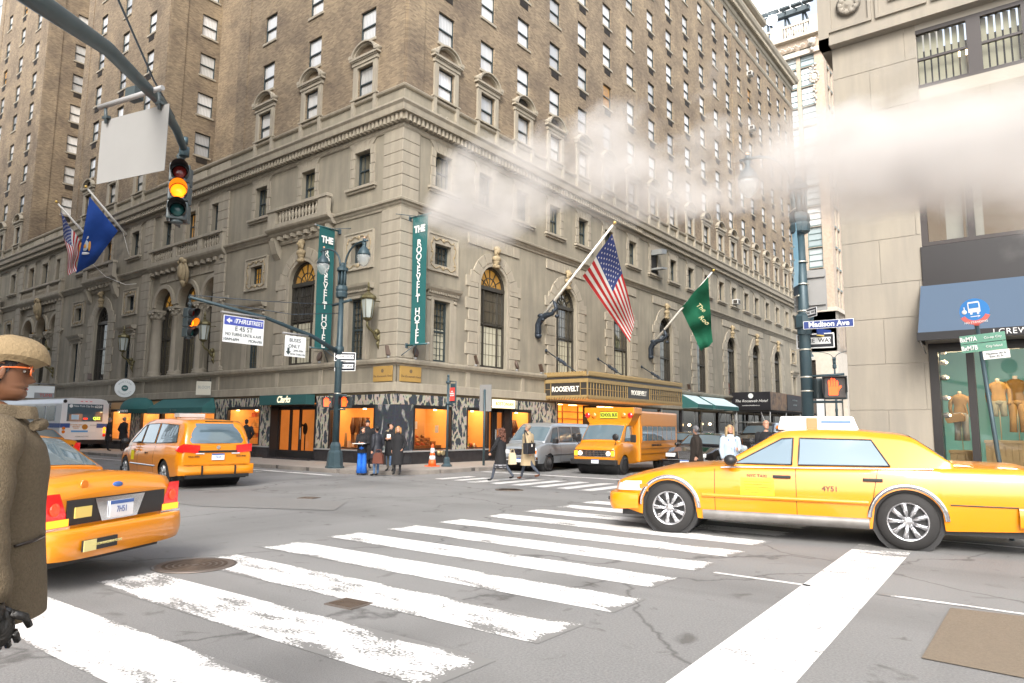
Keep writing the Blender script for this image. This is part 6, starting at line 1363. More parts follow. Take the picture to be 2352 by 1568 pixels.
# small poles on the hotel pavement
t=sign((2.05,.78,.13),0,'blue grey post with red parking regulation sign beside the traffic cone','parking sign'); b=B(); b.lathe([(.2,0),(.2,.05),(.13,.12),(.12,.3),(.07,.36)],8,smooth=False); b.tube([(0,0,.3),(0,0,3.35)],.045,8); b.ell((0,0,3.4),.05,.05,.06,7,5); b.lathe([(.06,3.1),(.09,3.12),(.09,3.2),(.06,3.22)],8); b.lathe([(.06,2.3),(.09,2.32),(.09,2.4),(.06,2.42)],8); b.build('post',M_lp,t)
b=B(); b.tube([(.05,0,3.2),(.35,.05,3.18),(.36,.05,2.3),(.05,0,2.3)],.022,5); b.box(.1,.33,.02,.05,2.35,3.1); b.build('sign_frame',M_lp,t); b=B(); b.box(.1,.33,-.01,.015,2.45,2.95); b.build('red_panel',mat('regulation_red',(.6,.06,.05),.5),t); text('lettering','NO\nPARKING\n8AM-6PM',.075,M_signW,t,(.215,-.02,2.72),sx=.7)
t=sign((2.5,2.4,.13),0,'grey blank sign back on a thin post, just left of the cream lit shop sign','sign'); b=B(); b.tube([(0,0,0),(0,0,2.95)],.045,8); b.build('post',M_lp,t); t2=panel(t,.6,1.05,M_alu,z=2.62,y=.06)
t=sign((3.0,47.5,.13),0,'dark post with tall red and white regulation sign behind the right lamp post','parking sign'); b=B(); b.tube([(0,0,0),(0,0,6.2)],.12,8); b.build('post',M_lp,t); b=B(); b.box(.5,1.3,-.05,.05,1.2,6.0); b.build('sign_frame',M_ho,t); b=B(); b.box(.58,1.22,-.08,-.05,4.4,5.9); b.build('red_panel',_M['regulation_red'],t); b=B(); b.box(.58,1.22,-.08,-.05,1.3,4.35); b.build('white_panel',M_signW,t); text('lettering','NO\nSTANDING\nBUS',.28,M_signW,t,(.9,-.09,5.2),sx=.6)
twin_lamp(1.6,63.5,10.2,'distant twin arm lamp seen between the pole and the pale building',.1,1,2.3)
# fire hydrant and traffic cone
t=empty('traffic_cone',(1.62,.45,.13),0,'orange and white traffic cone on the hotel pavement','traffic cone'); M_cone=mat('cone_orange',(.8,.12,.02),.5)
b=B(); b.box(-.2,.2,-.2,.2,0,.035); b.lathe([(.15,.03),(.12,.25)],16); b.lathe([(.105,.4),(.085,.5)],16); b.lathe([(.065,.68),(.035,.82),(.03,.83)],16); b.build('cone_body',M_cone,t); b=B(); b.lathe([(.122,.25),(.103,.4)],16); b.lathe([(.088,.5),(.064,.68)],16); b.build('reflective_band',M_signW,t)
t=empty('standpipe',(.16,2.35,.55),0,'brass fire standpipe on the black plinth behind the cone','standpipe'); b=B(); b.lathe([(.11,-.05),(.11,.02),(.07,.05),(.07,.16),(.1,.18),(.1,.24)],12,(0,0,0),'x'); b.build('pipe',mat('brass_pipe',(.45,.38,.22),.35,.7),t)
# ------------------------------------------------------------------ near mast arm with blank sign and signal
P_=[(14.51,-17.04,4.62),(13.3,-16.1,5.1),(11.95,-15.0,5.42),(10.95,-14.3,5.58),(10.49,-13.95,5.52)]
t=empty('signal_mast_arm',(17.9,-19.7,0),0,'long blue grey mast arm reaching in from the upper left','mast arm')
off=Vector((17.9,-19.7,0)); b=B(); b.tube([Vector(p)-off for p in [(17.9,-19.7,3.6),(16.2,-18.4,4.0)]+P_],[.1,.09,.078,.07,.062,.055,.05],12); b.build('mast_arm',M_lp,t); b=B(); b.lathe([(.3,0),(.3,.1),(.2,.8),(.12,.95),(.1,6)],10); b.build('pole',M_lp,t)
cable([Vector(p)-off for p in [(17.9,-19.7,5.9),(14.95,-17.2,5.55),(12.0,-15.1,5.62),(11.3,-14.5,5.58)]],parent=t,name='stay_cable',r=.012); cable([Vector(p)-off for p in [(17.9,-19.7,5.6),(15.3,-17.6,4.95),(14.2,-16.7,5.0)]],parent=t,name='stay_cable',r=.012)
b=B(); b.tube([Vector(p)-off for p in [(10.5,-13.95,5.55),(10.5,-13.95,5.42)]],.07,8); b.tube([Vector(p)-off for p in [(10.5,-13.95,5.6),(10.5,-13.95,5.7)]],.04,8); b.build('arm_clamp',M_lp,t)
SG=signal((10.47,-13.98,5.31),R(62),.86,'large nearby three light signal with amber lit, hanging from the mast arm')
t=empty('traffic_signal',(10.3,-13.93,5.31),R(-50),'back of the second signal head paired with the large amber one','traffic light'); t.scale=(.86,)*3
for k in range(3): b=B(); b.box(-.16,.16,-.02,.2,-.16-.32*k-.155,-.16-.32*k+.155); b.build('signal_housing',M_sig,t,bevel=.02)
b=B(); b.box(-.2,.2,.0,.02,-1.0,.02); b.build('backplate',M_sigd,t)
t=sign((11.95,-15.26,4.78),R(13),'large blank grey sign back hanging from the near mast arm','sign','sign_back'); panel(t,1.14,.78,M_alu,bev=.01)
b=B(); b.tube([(-.55,-.06,.53),(.52,-.06,.56)],.03,8); b.build('hanger_bar',M_ltrim,t)
b=B(); 
for x in (-.45,.45): b.tube([(x,-.03,.33),(x,-.05,.52)],.02,6); b.cbox((x,-.03,.4),.09,.05,.03)
b.cbox((0,-.02,.6),.16,.12,.14); b.build('sign_clamp',M_sig,t)
# ------------------------------------------------------------------ steam
def steam():
    M=bpy.data.materials.new('steam_vapour'); M.use_nodes=True; t=M.node_tree; t.nodes.clear(); o=t.nodes.new('ShaderNodeOutputMaterial'); pv=t.nodes.new('ShaderNodeVolumePrincipled'); t.links.new(pv.outputs[0],o.inputs['Volume'])
    pv.inputs['Color'].default_value=(.78,.76,.74,1); pv.inputs['Anisotropy'].default_value=.0
    ge=t.nodes.new('ShaderNodeNewGeometry')
    n0=t.nodes.new('ShaderNodeTexNoise'); n0.inputs['Scale'].default_value=.55; n0.inputs['Detail'].default_value=3; t.links.new(ge.outputs['Position'],n0.inputs['Vector'])
    w=t.nodes.new('ShaderNodeVectorMath'); w.operation='MULTIPLY_ADD'; t.links.new(n0.outputs['Color'],w.inputs[0]); w.inputs[1].default_value=(2.2,2.2,2.2); t.links.new(ge.outputs['Position'],w.inputs[2])
    w2=t.nodes.new('ShaderNodeVectorMath'); w2.operation='SUBTRACT'; w2.inputs[1].default_value=(1.1,1.1,1.1); t.links.new(w.outputs[0],w2.inputs[0])
    tot=None
    for c,r,a in STEAM:
        s=t.nodes.new('ShaderNodeVectorMath'); s.operation='SUBTRACT'; s.inputs[1].default_value=c; t.links.new(w2.outputs[0],s.inputs[0])
        d=t.nodes.new('ShaderNodeVectorMath'); d.operation='DIVIDE'; d.inputs[1].default_value=r; t.links.new(s.outputs[0],d.inputs[0])
        l=t.nodes.new('ShaderNodeVectorMath'); l.operation='LENGTH'; t.links.new(d.outputs[0],l.inputs[0])
        m=t.nodes.new('ShaderNodeMath'); m.operation='SUBTRACT'; m.use_clamp=True; m.inputs[0].default_value=1; t.links.new(l.outputs['Value'],m.inputs[1])
        k=t.nodes.new('ShaderNodeMath'); k.operation='MULTIPLY_ADD'; k.inputs[1].default_value=a; t.links.new(m.outputs[0],k.inputs[0]); 
        if tot is None: k.inputs[2].default_value=0
        else: t.links.new(tot.outputs[0],k.inputs[2])
        tot=k
    n=t.nodes.new('ShaderNodeTexNoise'); n.inputs['Scale'].default_value=1.25; n.inputs['Detail'].default_value=6; n.inputs['Roughness'].default_value=.62; n.inputs['Distortion'].default_value=.5; mp=t.nodes.new('ShaderNodeMapping'); mp.inputs['Rotation'].default_value=(0,.5,.6); mp.inputs['Scale'].default_value=(.6,1,1.2); t.links.new(ge.outputs['Position'],mp.inputs[0]); t.links.new(mp.outputs[0],n.inputs['Vector'])
    rp=t.nodes.new('ShaderNodeMapRange'); rp.inputs['From Min'].default_value=.38; rp.inputs['From Max'].default_value=.72; t.links.new(n.outputs['Fac'],rp.inputs['Value'])
    ma=t.nodes.new('ShaderNodeMath'); ma.operation='MULTIPLY_ADD'; ma.inputs[1].default_value=1.35; t.links.new(n.outputs['Fac'],ma.inputs[0]); t.links.new(tot.outputs[0],ma.inputs[2]); ms=t.nodes.new('ShaderNodeMapRange'); ms.inputs['From Min'].default_value=1.08; ms.inputs['From Max'].default_value=1.75; t.links.new(ma.outputs[0],ms.inputs['Value']); gt=t.nodes.new('ShaderNodeMath'); gt.operation='MULTIPLY'; gt.inputs[1].default_value=8; gt.use_clamp=True; t.links.new(tot.outputs[0],gt.inputs[0]); ml=t.nodes.new('ShaderNodeMath'); ml.operation='MULTIPLY'; t.links.new(ms.outputs[0],ml.inputs[0]); t.links.new(gt.outputs[0],ml.inputs[1])
    md=t.nodes.new('ShaderNodeMath'); md.operation='MULTIPLY'; md.inputs[1].default_value=STEAM_D; t.links.new(ml.outputs[0],md.inputs[0]); t.links.new(md.outputs[0],pv.inputs['Density'])
    b=B(); b.box(8.5,23,-10.5,-2.0,3.2,12.5); s=b.build('steam',M); tag(s,'white steam drifting across the street above the traffic','steam',kind='stuff'); return s
STEAM_D=1.9
STEAM=[((11.5,-8.2,6.25),(1.7,1.8,1.3),1.1),((13.4,-6.9,6.7),(2.3,1.8,1.5),1.0),((14.45,-5.9,6.0),(1.8,1.5,1.2),.7),((15.1,-5.5,7.4),(1.5,1.4,1.8),.7),((16.9,-6.7,5.9),(2.3,1.6,1.3),1.0),((18.6,-7.6,5.4),(2.3,1.6,1.3),1.1),((20.1,-8.1,5.1),(2.4,1.6,1.4),1.4),((14.6,-4.4,9.2),(1.1,1.2,2.2),.5),((18.3,-7.1,6.5),(1.8,1.4,1.1),.7),((10.4,-8.6,5.7),(1.2,1.4,.9),.6)]
steam()
sc.cycles.volume_step_rate=.7; sc.cycles.volume_max_steps=128
# ------------------------------------------------------------------ vehicles
CABL=((10.9,-15.93,0),207,1.04); MINI=((2.12,-8.84,0),173,1.0); VAN=((4.45,2.8,0),-84,.85); SBUS=((7.34,3.25,0),-84.1,.86); TOWN=((9.5,6.2,0),-85.3); BUS=((-36.6,-1.9,0),181.7)
def paint(name,c,rough=.28): return mat(name,c,rough,0,coat=.8,n1=(1.2,.15,tuple(x*.8 for x in c)))
M_ty=paint('taxi_yellow',(.70,.235,.002)); M_ty2=paint('taxi_yellow_van',(.68,.225,.002)); M_sbus=paint('school_bus_yellow',(.56,.2,.004),.4); M_silv=mat('silver_paint',(.36,.39,.42),.3,.55,coat=.7); M_blkp=mat('black_paint',(.008,.007,.008),.12,coat=1); M_busw=mat('bus_white',(.75,.77,.78),.35,coat=.3); M_busb=mat('bus_blue_band',(.03,.09,.3),.4)
M_cg=mat('vehicle_glass',(.13,.19,.23),.015,.3,spec=1.0,coat=1); M_tyre=mat('tyre_rubber',(.016,.015,.015),.75,bump=(60,.2)); M_chrome=mat('chrome',(.75,.75,.76),.12,1); M_rim=mat('alloy_rim',(.6,.6,.62),.25,.9); M_hub=mat('silver_wheel_cover',(.5,.51,.52),.35,.7)  # bluish base of the vehicle glass stands in for reflected sky
M_trim=mat('black_trim',(.015,.015,.016),.45); M_red=mat('tail_lamp_red',(.45,.01,.012),.12,coat=1,emit=.15,emit_col=(1,.02,.01)); M_redl=mat('brake_lamp_lit',(.8,.03,.01),.2,emit=.8,emit_col=(1,.03,.01)); M_amb=mat('turn_lamp_lit',(1,.4,.03),.3,emit=.8,emit_col=(1,.25,.01)); M_ambo=mat('amber_lens',(.7,.2,.02),.2,coat=1); M_hl=mat('headlamp_clear',(.8,.82,.82),.08,.3,coat=1); M_hlit=mat('headlamp_lit',(1,.95,.8),.2,emit=1.2,emit_col=(1,.85,.6))
M_plate=mat('plate_white',(.7,.74,.78),.4); M_pblue=mat('plate_blue',(.05,.12,.35),.4); M_mud=mat('sill_grey',(.2,.19,.18),.4,.2,n1=(6,.5,(.12,.11,.1)))
def ip(xs,ys): return lambda x: float(np.interp(x,xs,ys))
def wheel(t,x,y,r,w,side,style):
    wt=B(); k=side; c=(x,y,r)
    wt.lathe([(r*.66,-w/2*k),(r*.93,-w/2*k),(r,-w*.32*k),(r,w*.32*k),(r*.94,w/2*k),(r*.66,w/2*k)],36,c,'y',cap=False); tyre=wt.build('wheel',M_tyre,t)
    rb=B(); rr=r*.67
    if style=='spoke':
        rb.lathe([(rr,w*.5*k),(rr*.93,w*.5*k),(rr*.88,w*.2*k)],32,c,'y',cap=False); rb.lathe([(rr*.3,w*.36*k),(rr*.22,w*.44*k),(.001,w*.45*k)],16,c,'y')
        for q in range(9):
            a=2*PI*q/9; ca,sa=math.cos(a),math.sin(a)
            p0=(x+rr*.2*ca,y+w*.36*k,r+rr*.2*sa); p1=(x+rr*.92*ca,y+w*.43*k,r+rr*.92*sa)
            rb.tube([p0,p1],[rr*.10,rr*.15],6)
        rb.build('rim',M_rim,t).parent=tyre
        db=B(); db.lathe([(rr*.98,w*.15*k),(.001,w*.16*k)],24,c,'y'); db.build('brake_disc',M_trim,tyre)
    elif style=='cover':
        rb.lathe([(rr,w*.44*k),(rr*.92,w*.47*k),(rr*.85,w*.4*k),(.001,w*.43*k)],32,c,'y')
        for q in range(8):
            a=2*PI*q/8; ca,sa=math.cos(a),math.sin(a); rb.tube([(x+rr*.15*ca,y+w*.44*k,r+rr*.15*sa),(x+rr*.85*ca,y+w*.44*k,r+rr*.85*sa)],[rr*.1,rr*.15],5)
        rb.build('wheel_cover',M_hub,t).parent=tyre
    else:
        rb.lathe([(rr,w*.44*k),(rr*.75,w*.3*k),(rr*.5,w*.42*k),(.001,w*.44*k)],24,c,'y'); rb.build('rim',M_chrome if style=='chrome' else M_trim,t).parent=tyre
    return tyre
class Car:
    """x forward, y left, z up ; origin under the rear axle"""
    def __init__(s,t,L0,L1,W,zs,zb,zt,wheels,body,gh,wx=None,paintm=None,arch=1.16):
        s.t=t; s.W=W; s.zb=zb; s.zs=zs; s.zt=zt; s.wx=wx or (lambda x:1.0); s.P=paintm; s.g=gh
        N=110; xs=sorted(set(list(np.linspace(L0,L1,N))+[w[0]+d for w in wheels for d in np.linspace(-w[1]*arch,w[1]*arch,15)]))
        def zlow(x):
            z=zs(x)
            for wx_,r in wheels:
                R_=r*arch; d=abs(x-wx_)
                if d<R_: z=max(z,r*.98+math.sqrt(R_*R_-d*d))
            return z
        s.side=lambda x,z: W*s.wx(x)*(1-.10*max(0,(.55-(z-zs(x))/max(.2,zb(x)-zs(x))))**2*1.6-.07*max(0,((z-zs(x))/max(.2,zb(x)-zs(x))-.55)/.45)**2)
        for sd in (1,-1):
            b=B(); b.smooth=True; nz=10; rows=[]
            for x in xs:
                zl=zlow(x); zu=zb(x); row=[]
                for j in range(nz+1): z=zl+(zu-zl)*j/nz; row.append(b.vert((x,sd*s.side(x,z),z)))
                yu=s.side(x,zu)
                for j in range(1,9): f=j/8; row.append(b.vert((x,sd*yu*(1-f),zu+(zt(x)-zu)*math.sin(f*PI/2)**.8)))
                rows.append(row)
            for i in range(len(xs)-1):
                for j in range(len(rows[0])-1): b.face((rows[i][j],rows[i+1][j],rows[i+1][j+1],rows[i][j+1]))
            if sd==1: bb=b; R1=rows
            else:
                off=len(bb.v); bb.v+=b.v; bb.f+=[tuple(i+off for i in f) for f in b.f]; bb.m+=b.m; bb.sm+=b.sm; R2=[[i+off for i in r] for r in rows]
        b=bb
        for k in (0,-1):
            b.smooth=False; b.face(R1[k]+R2[k][::-1][1:])
        b.build('body',body,t,merge=.002)
        # dark wheel wells and floor
        b=B()
        for wx_,r in wheels:
            b.lathe([(r*arch+.01,-W*.90),(r*arch+.01,W*.90)],20,(wx_,0,r*.98),'y')
        b.box(L0+.15,L1-.15,-W*.85,W*.85,zs((L0+L1)/2)-.02,zs((L0+L1)/2)+.12); b.build('underbody',M_trim,t)
        if gh: s.greenhouse(gh)
    def top(s,x,f):
        g=s.g; z=g['roof'](x); y=s.yu(x)
        return Vector((x,f*y,z-.0+ .035*(1-f*f)*g.get('crown',1)))
    def yl(s,x): return s.side(x,s.zb(x))*.985
    def yu(s,x):
        g=s.g; zb=s.zb(x); return s.yl(x)+(s.W*g['rw']-s.yl(x))*min(1,max(0,(g['roof'](x)-zb)/(g['H'])))
    def sidep(s,x,z,off=0):
        g=s.g; zb=s.zb(x); zr=g['roof'](x); f=(z-zb)/max(.02,zr-zb); return s.yl(x)+(s.yu(x)-s.yl(x))*f+off
    def greenhouse(s,g):
        b=B(); b.smooth=True; xs=np.linspace(g['x0'],g['x1'],60)
        rows=[]
        for x in xs:
            row=[]; zb=s.zb(x)-.01; zr=g['roof'](x)
            for j in range(7): f=j/6; z=zb+(zr-zb)*f; row.append((x,s.yl(x)+(s.yu(x)-s.yl(x))*f,z))
            for j in range(1,13): f=1-j/6; row.append(tuple(s.top(x,f)))
            for j in range(1,7): f=1-j/6; z=zb+(zr-zb)*f; row.append((x,-(s.yl(x)+(s.yu(x)-s.yl(x))*f),z))
            rows.append([b.vert(p) for p in row])
        for i in range(len(xs)-1):
            for j in range(len(rows[0])-1): b.face((rows[i][j],rows[i+1][j],rows[i+1][j+1],rows[i][j+1]))
        b.smooth=False; b.face(rows[0]); b.face(rows[-1][::-1]); b.build('roof',g.get('mat',s.P),s.t)
    def sideglass(s,poly,name='side_window',m=None,trim=True,sides=(1,-1)):
        # polygon (x,z) subdivided as a fan with edge points lifted on the side surface
        for sd in sides:
            b=B(); pts=[]
            n=len(poly)
            for i in range(n):
                p,q=poly[i],poly[(i+1)%n]
                for k in range(4): pts.append((p[0]+(q[0]-p[0])*k/4,p[1]+(q[1]-p[1])*k/4))
            cx=sum(p[0] for p in pts)/len(pts); cz=sum(p[1] for p in pts)/len(pts)
            b.smooth=True; ci=b.vert((cx,sd*(s.sidep(cx,cz)+.006),cz)); ii=[b.vert((p[0],sd*(s.sidep(*p)+.006),p[1])) for p in pts]
            for k in range(len(ii)): b.face((ci,ii[k],ii[(k+1)%len(ii)]))
            w=b.build(name,m or M_cg,s.t)
            if trim:
                b=B(); P=[(p[0],sd*(s.sidep(*p)+.006),p[1]) for p in pts]; b.tube(P+[P[0]],.011,5); o=b.build('window_trim',M_trim if trim is True else trim,w)
    def screen(s,xa,xb,name,fr=.9,m=None,z0=0):
        b=B(); b.smooth=True
        def f(u,v):
            x=xa+(xb-xa)*v; p=s.top(x,(2*u-1)*(fr)); nrm=(s.top(x+.01,0)-s.top(x-.01,0)).normalized(); n=Vector((-nrm.z,0,nrm.x)); 
            if n.z<0: n=-n
            return p+n*.008
        b.grid(f,14,8); return b.build(name,m or M_cg,s.t,recalc=False)
    def strip(s,xa,xb,z,h,name,m,d=.012,sides=(1,-1),n=16):
        for sd in sides:
            b=B(); b.smooth=True; zf=z if callable(z) else (lambda x:z)
            pr=[]
            for i in range(n+1):
                x=xa+(xb-xa)*i/n; zz=zf(x); pr.append([b.vert((x,sd*(s.side(x,zz-h/2)+.001),zz-h/2)),b.vert((x,sd*(s.side(x,zz-h/2)+d),zz-h/2)),b.vert((x,sd*(s.side(x,zz+h/2)+d),zz+h/2)),b.vert((x,sd*(s.side(x,zz+h/2)+.001),zz+h/2))])
            for i in range(n):
                for j in range(3): b.face((pr[i][j],pr[i+1][j],pr[i+1][j+1],pr[i][j+1]))
            b.build(name,m,s.t)
    def seam(s,x,z0,z1,x2=None,sides=(1,-1)):
        for sd in sides:
            b=B(); pts=[(x+((x2 if x2 is not None else x)-x)*k/8,0,z0+(z1-z0)*k/8) for k in range(9)]
            b.tube([(p[0],sd*(s.side(p[0],p[2])+.0),p[2]) for p in pts],.004,4); b.build('door_seam',M_trim,s.t)
    def archtrim(s,wx_,r,m,sides=(1,-1),t=.05):
        for sd in sides:
            b=B(); b.smooth=True; pr=[]
            for k in range(19):
                a=PI*(k+ .2)/18.4; row=[]
                for rr,o in ((r,.002),(r,.018),(r+t,.018),(r+t,.002)):
                    x=wx_+rr*math.cos(a); z=.36+rr*math.sin(a); row.append(b.vert((x,sd*(s.side(x,z)+o),z)))
                pr.append(row)
            for i in range(18):
                for j in range(3): b.face((pr[i][j],pr[i+1][j],pr[i+1][j+1],pr[i][j+1]))
            b.build('wheel_arch_trim',m,s.t)
def plate(t,x,y,z,rz,txt,w=.32,h=.16,tilt=0):
    b=B(); b.box(-w/2,w/2,-.01,0,-h/2,h/2); p=b.build('number_plate',M_plate,t,(x,y,z),rz); b=B(); b.box(-w/2,w/2,-.013,-.01,h/2-.035,h/2); b.build('plate_band',M_pblue,p); text('lettering',txt,h*.55,M_pblue,p,(0,-.014,-.01),sx=.75,ext=.001); return p
def sedan_taxi(loc,head,s,label,txt='4Y51',rear_lit=False,box=True,style='spoke'):
    t=empty('taxi',loc,R(head),label,'taxi','yellow taxis in the street'); t.scale=(s,)*3
    zb=ip([-1.47,-1.38,-1.2,-.4,.3,1.2,2.1,2.95,3.5,3.68,3.76],[.84,.95,.985,.985,.975,.955,.94,.86,.74,.68,.60]); zt=ip([-1.47,-1.40,-1.25,-.4,.3,1.2,2.1,2.95,3.45,3.66,3.76],[.88,1.00,1.05,1.07,1.03,1.0,1.0,.93,.80,.73,.62])
    zs=ip([-1.47,-1.3,-.5,.5,2.4,3.3,3.76],[.42,.30,.26,.23,.23,.24,.34]); wx=ip([-1.47,-1.42,-1.3,-1.0,0,2,3.0,3.4,3.62,3.72,3.76],[.84,.91,.95,.975,1,1,.98,.94,.86,.76,.62])
    roof=ip([-.52,-.13,0,.5,.9,1.35,1.5,2.15],[1.04,1.34,1.38,1.43,1.44,1.42,1.385,.985])
    c=Car(t,-1.47,3.76,.96,zs,zb,zt,[(0,.345),(2.91,.345)],M_ty,dict(x0=-.52,x1=2.15,roof=roof,rw=.66,H=.44),wx,M_ty,1.13)
    c.sideglass([(.16,1.0),(1.22,.985),(1.2,1.33),(.35,1.32)],'rear_window'); c.sideglass([(1.3,.985),(2.02,.985),(1.42,1.32),(1.28,1.33)],'front_window')
    c.screen(1.55,2.1,'windscreen'); c.screen(-.5,-.1,'rear_screen',.93)
    c.strip(-.3,2.2,lambda x:zb(x)-.005,.018,'belt_chrome',M_chrome); c.strip(-1.3,-.45,.57,.012,'side_moulding',M_trim); c.strip(.42,2.45,.55,.05,'side_moulding',M_ty,.02); c.strip(.42,2.45,.29,.13,'sill_panel',M_mud,.012)
    for x in (1.25,2.28,.42): c.seam(x,.32,zb(x)-.02,x2=x-(.12 if x<.5 else 0))
    c.archtrim(0,.39,M_chrome); c.archtrim(2.91,.39,M_chrome)
    for wxx in (0,2.91):
        for sd in (1,-1): wheel(t,wxx,sd*.82,.345,.22,sd,style)
    for sd in (1,-1):
        b=B(); 
        for x in (.36,1.42): b.box(x-.11,x+.11,sd*(c.side(x,.83))-.0,sd*(c.side(x,.83)+.03),.81,.85)
        b.build('door_handle',M_trim,t,bevel=.008)
        b=B(); b.ell((2.05,sd*1.02,1.03),.09,.09,.075,10,7); b.tube([(2.05,sd*.9,.97),(2.05,sd*1.0,1.0)],.03,5); b.build('wing_mirror',M_trim,t)
        # lamps
        b=B(); b.grid(lambda u,v:(3.30+.43*u,sd*(c.side(3.30+.43*u,.55+.16*v)+.012),.57+(.13+.03*u*0)*v-.02*u),10,4); b.build('headlamp',M_hl,t); b=B(); b.grid(lambda u,v:(3.2+.13*u,sd*(c.side(3.2+.13*u,.6)+.014),.56+.1*v),4,3); b.build('side_marker',M_ambo,t)
        lw=(lambda z:.30-.14*(z-.60)/.3)
        b=B(); b.grid(lambda u,v:(-1.475,sd*(.93-.02-(lw(.60+.3*v))*u),.60+.3*v),6,6); b.grid(lambda u,v:(-1.475+.26*u,sd*(c.side(-1.44+.22*u,.6+.28*v)+.012),.60+.3*v-.06*u*v),6,6); tl=b.build('tail_lamp',M_red,t)
        if rear_lit: b=B(); b.box(-1.49,-1.478,min(sd*.64,sd*.9),max(sd*.64,sd*.9),.60,.665); b.build('lit_strip',M_amb,tl); b=B(); b.ell((-1.485,sd*.8,.76),.01,.06,.06,8,6); b.build('lit_bulb',M_redl,tl)
        b=B(); b.box(-1.49,-1.475,min(sd*.62,sd*.93),max(sd*.62,sd*.93),.565,.595); b.build('chrome_strip',M_chrome,t)
    # rear panel, bumper
    b=B(); b.box(-1.485,-1.46,-.66,.66,.60,.83); b.build('rear_panel',M_trim,t); b=B(); b.prism([(-.34,.82),(.34,.82),(.24,.6),(-.24,.6)],-1.495,-1.486,'x'); b.build('plate_recess',M_chrome,t)
    plate(t,-1.50,0,.70,-PI/2,txt); b=B(); b.box(-1.50,-1.487,.38,.58,.66,.76); b.build('medallion_sticker',mat('taxi_sticker',(.7,.55,.15),.5),t)
    b=B(); b.ell((-1.44,0,.93),.02,.07,.03,12,8); b.build('oval_badge',M_pblue,t); b=B(); b.lathe([(.045,-.02),(.045,0)],14,(-1.415,.42,.955),'x'); b.build('round_reflector',M_ambo,t)
    def bump(xb,a_,sgn,z0,z1,nm):
        b=B()
        def f(u,v):
            th=PI*(u-.5); cx,sx_=math.cos(th),math.sin(th); vv=min(1,v/.9); bul=1+.035*math.sin(PI*vv)**.6-.05*(1-vv)**3
            x=xb+sgn*a_*max(0,cx)**.36*bul; y=.958*math.copysign(abs(sx_)**.42,sx_)*(1+.01*math.sin(PI*vv))
            z=z0+(z1-z0)*vv+ .05*(1-vv)*(1-max(0,cx)**.5)
            if v>.9: x-=sgn*.12*(v-.9)/.1*max(0,cx)**.36; y*=1-.04*(v-.9)/.1; z=z1+.004
            return (x,y,z)
        b.grid(f,40,10); return b.build(nm,M_ty,t,recalc=False)
    bump(-1.12,.50,-1,.30,.57,'rear_bumper'); bump(3.34,.50,1,.27,.52,'front_bumper')
    b=B(); b.build('bumper_strip',M_trim,t) if False else c.strip(-1.42,-1.12,.465,.045,'bumper_strip',M_trim,.035); b=B(); b.box(-1.652,-1.63,.2,.62,.37,.47) ; b.build('bumper_sticker',M_trim,t)
    b=B(); b.box(-1.657,-1.652,.47,.62,.37,.47); b.build('sticker_label',mat('sticker_cream',(.7,.6,.25),.5),t); text('lettering','CAUTION FREQUENT STOPS',.03,_M['sticker_cream'],t,(-1.655,.34,.42),(PI/2,0,-PI/2))
    b=B(); b.box(3.76,3.79,-.45,.45,.52,.66); b.build('grille',M_trim,t); b=B(); b.box(3.835,3.86,-.7,.7,.395,.44); b.build('bumper_strip',M_trim,t)
    # taxi stickers on the doors
    for sd in (1,-1):
        st=mat('taxi_rate_sticker',(.85,.72,.01),.5); b=B(); b.grid(lambda u,v:(1.52+.42*u,sd*(c.side(1.5+.4*u,.58+.24*v)+.005),.58+.22*v),4,4); b.build('rate_sticker',st,t,recalc=False)
        b=B(); [b.box(1.55,1.9,sd*(c.side(1.7,.6+.04*k)+.006)-.002,sd*(c.side(1.7,.6+.04*k)+.006)+.002,.61+.035*k,.618+.035*k) for k in range(5)]; b.build('sticker_print',M_trim,t)
        text('lettering','NYC TAXI',.055,M_trim,t,(1.73,sd*(c.side(1.7,.83)+.006),.83),(PI/2,0,PI if sd>0 else 0)); text('lettering','4Y51',.09,M_trim,t,(.85,sd*(c.side(.8,.7)+.008),.7),(PI/2,0,PI if sd>0 else 0))
    # seats and a driver's headrest are left out behind the opaque, sky-tinted glass
    if box:
        t2=empty('roof_sign',(.99,0,1.44),0,parent=t); b=B(); b.prism([(-.52,0),(.52,0),(.48,.19),(-.45,.19)],-.2,.2); b.build('advert_box',mat('advert_white',(.6,.66,.7),.3,coat=.5),t2,bevel=.02); b=B(); b.box(-.55,.55,-.16,.16,-.02,.02); b.build('box_base',M_trim,t2)
        b=B(); b.box(.0,.14,-.215,-.203,.02,.17); b.box(.0,.14,.203,.215,.02,.17); b.build('advert_picture',mat('advert_brown',(.4,.2,.09),.5),t2)
        b=B(); b.box(-.42,-.05,.202,.212,.1,.13); b.box(-.42,-.05,-.212,-.202,.1,.13); b.build('advert_script',mat('advert_blue',(.1,.2,.45),.5),t2)
        b=B(); b.lathe([(.04,-.02),(.05,.03),(.03,.06)],8); b.build('off_duty_lamp',M_ambo,t2,(.52,0,0))
    else:
        b=B(); b.box(.6,.9,-.3,.3,1.44,1.56); b.build('roof_sign',mat('advert_white',(.75,.82,.88),.3),t,bevel=.02)
    return t
sedan_taxi((18.25,-6.69,0),192.1,1.115,'large yellow taxi sedan crossing on the right with white roof advert box')
sedan_taxi(CABL[0],CABL[1],CABL[2],'yellow taxi seen from behind at lower left, half hidden by the man in the cap','7H51',rear_lit=True,box=False)
sedan_taxi((-9.55,-9.0,0),188,1.0,'yellow taxi deeper in the side street between the bus and the man in the cap','2K30',box=False)
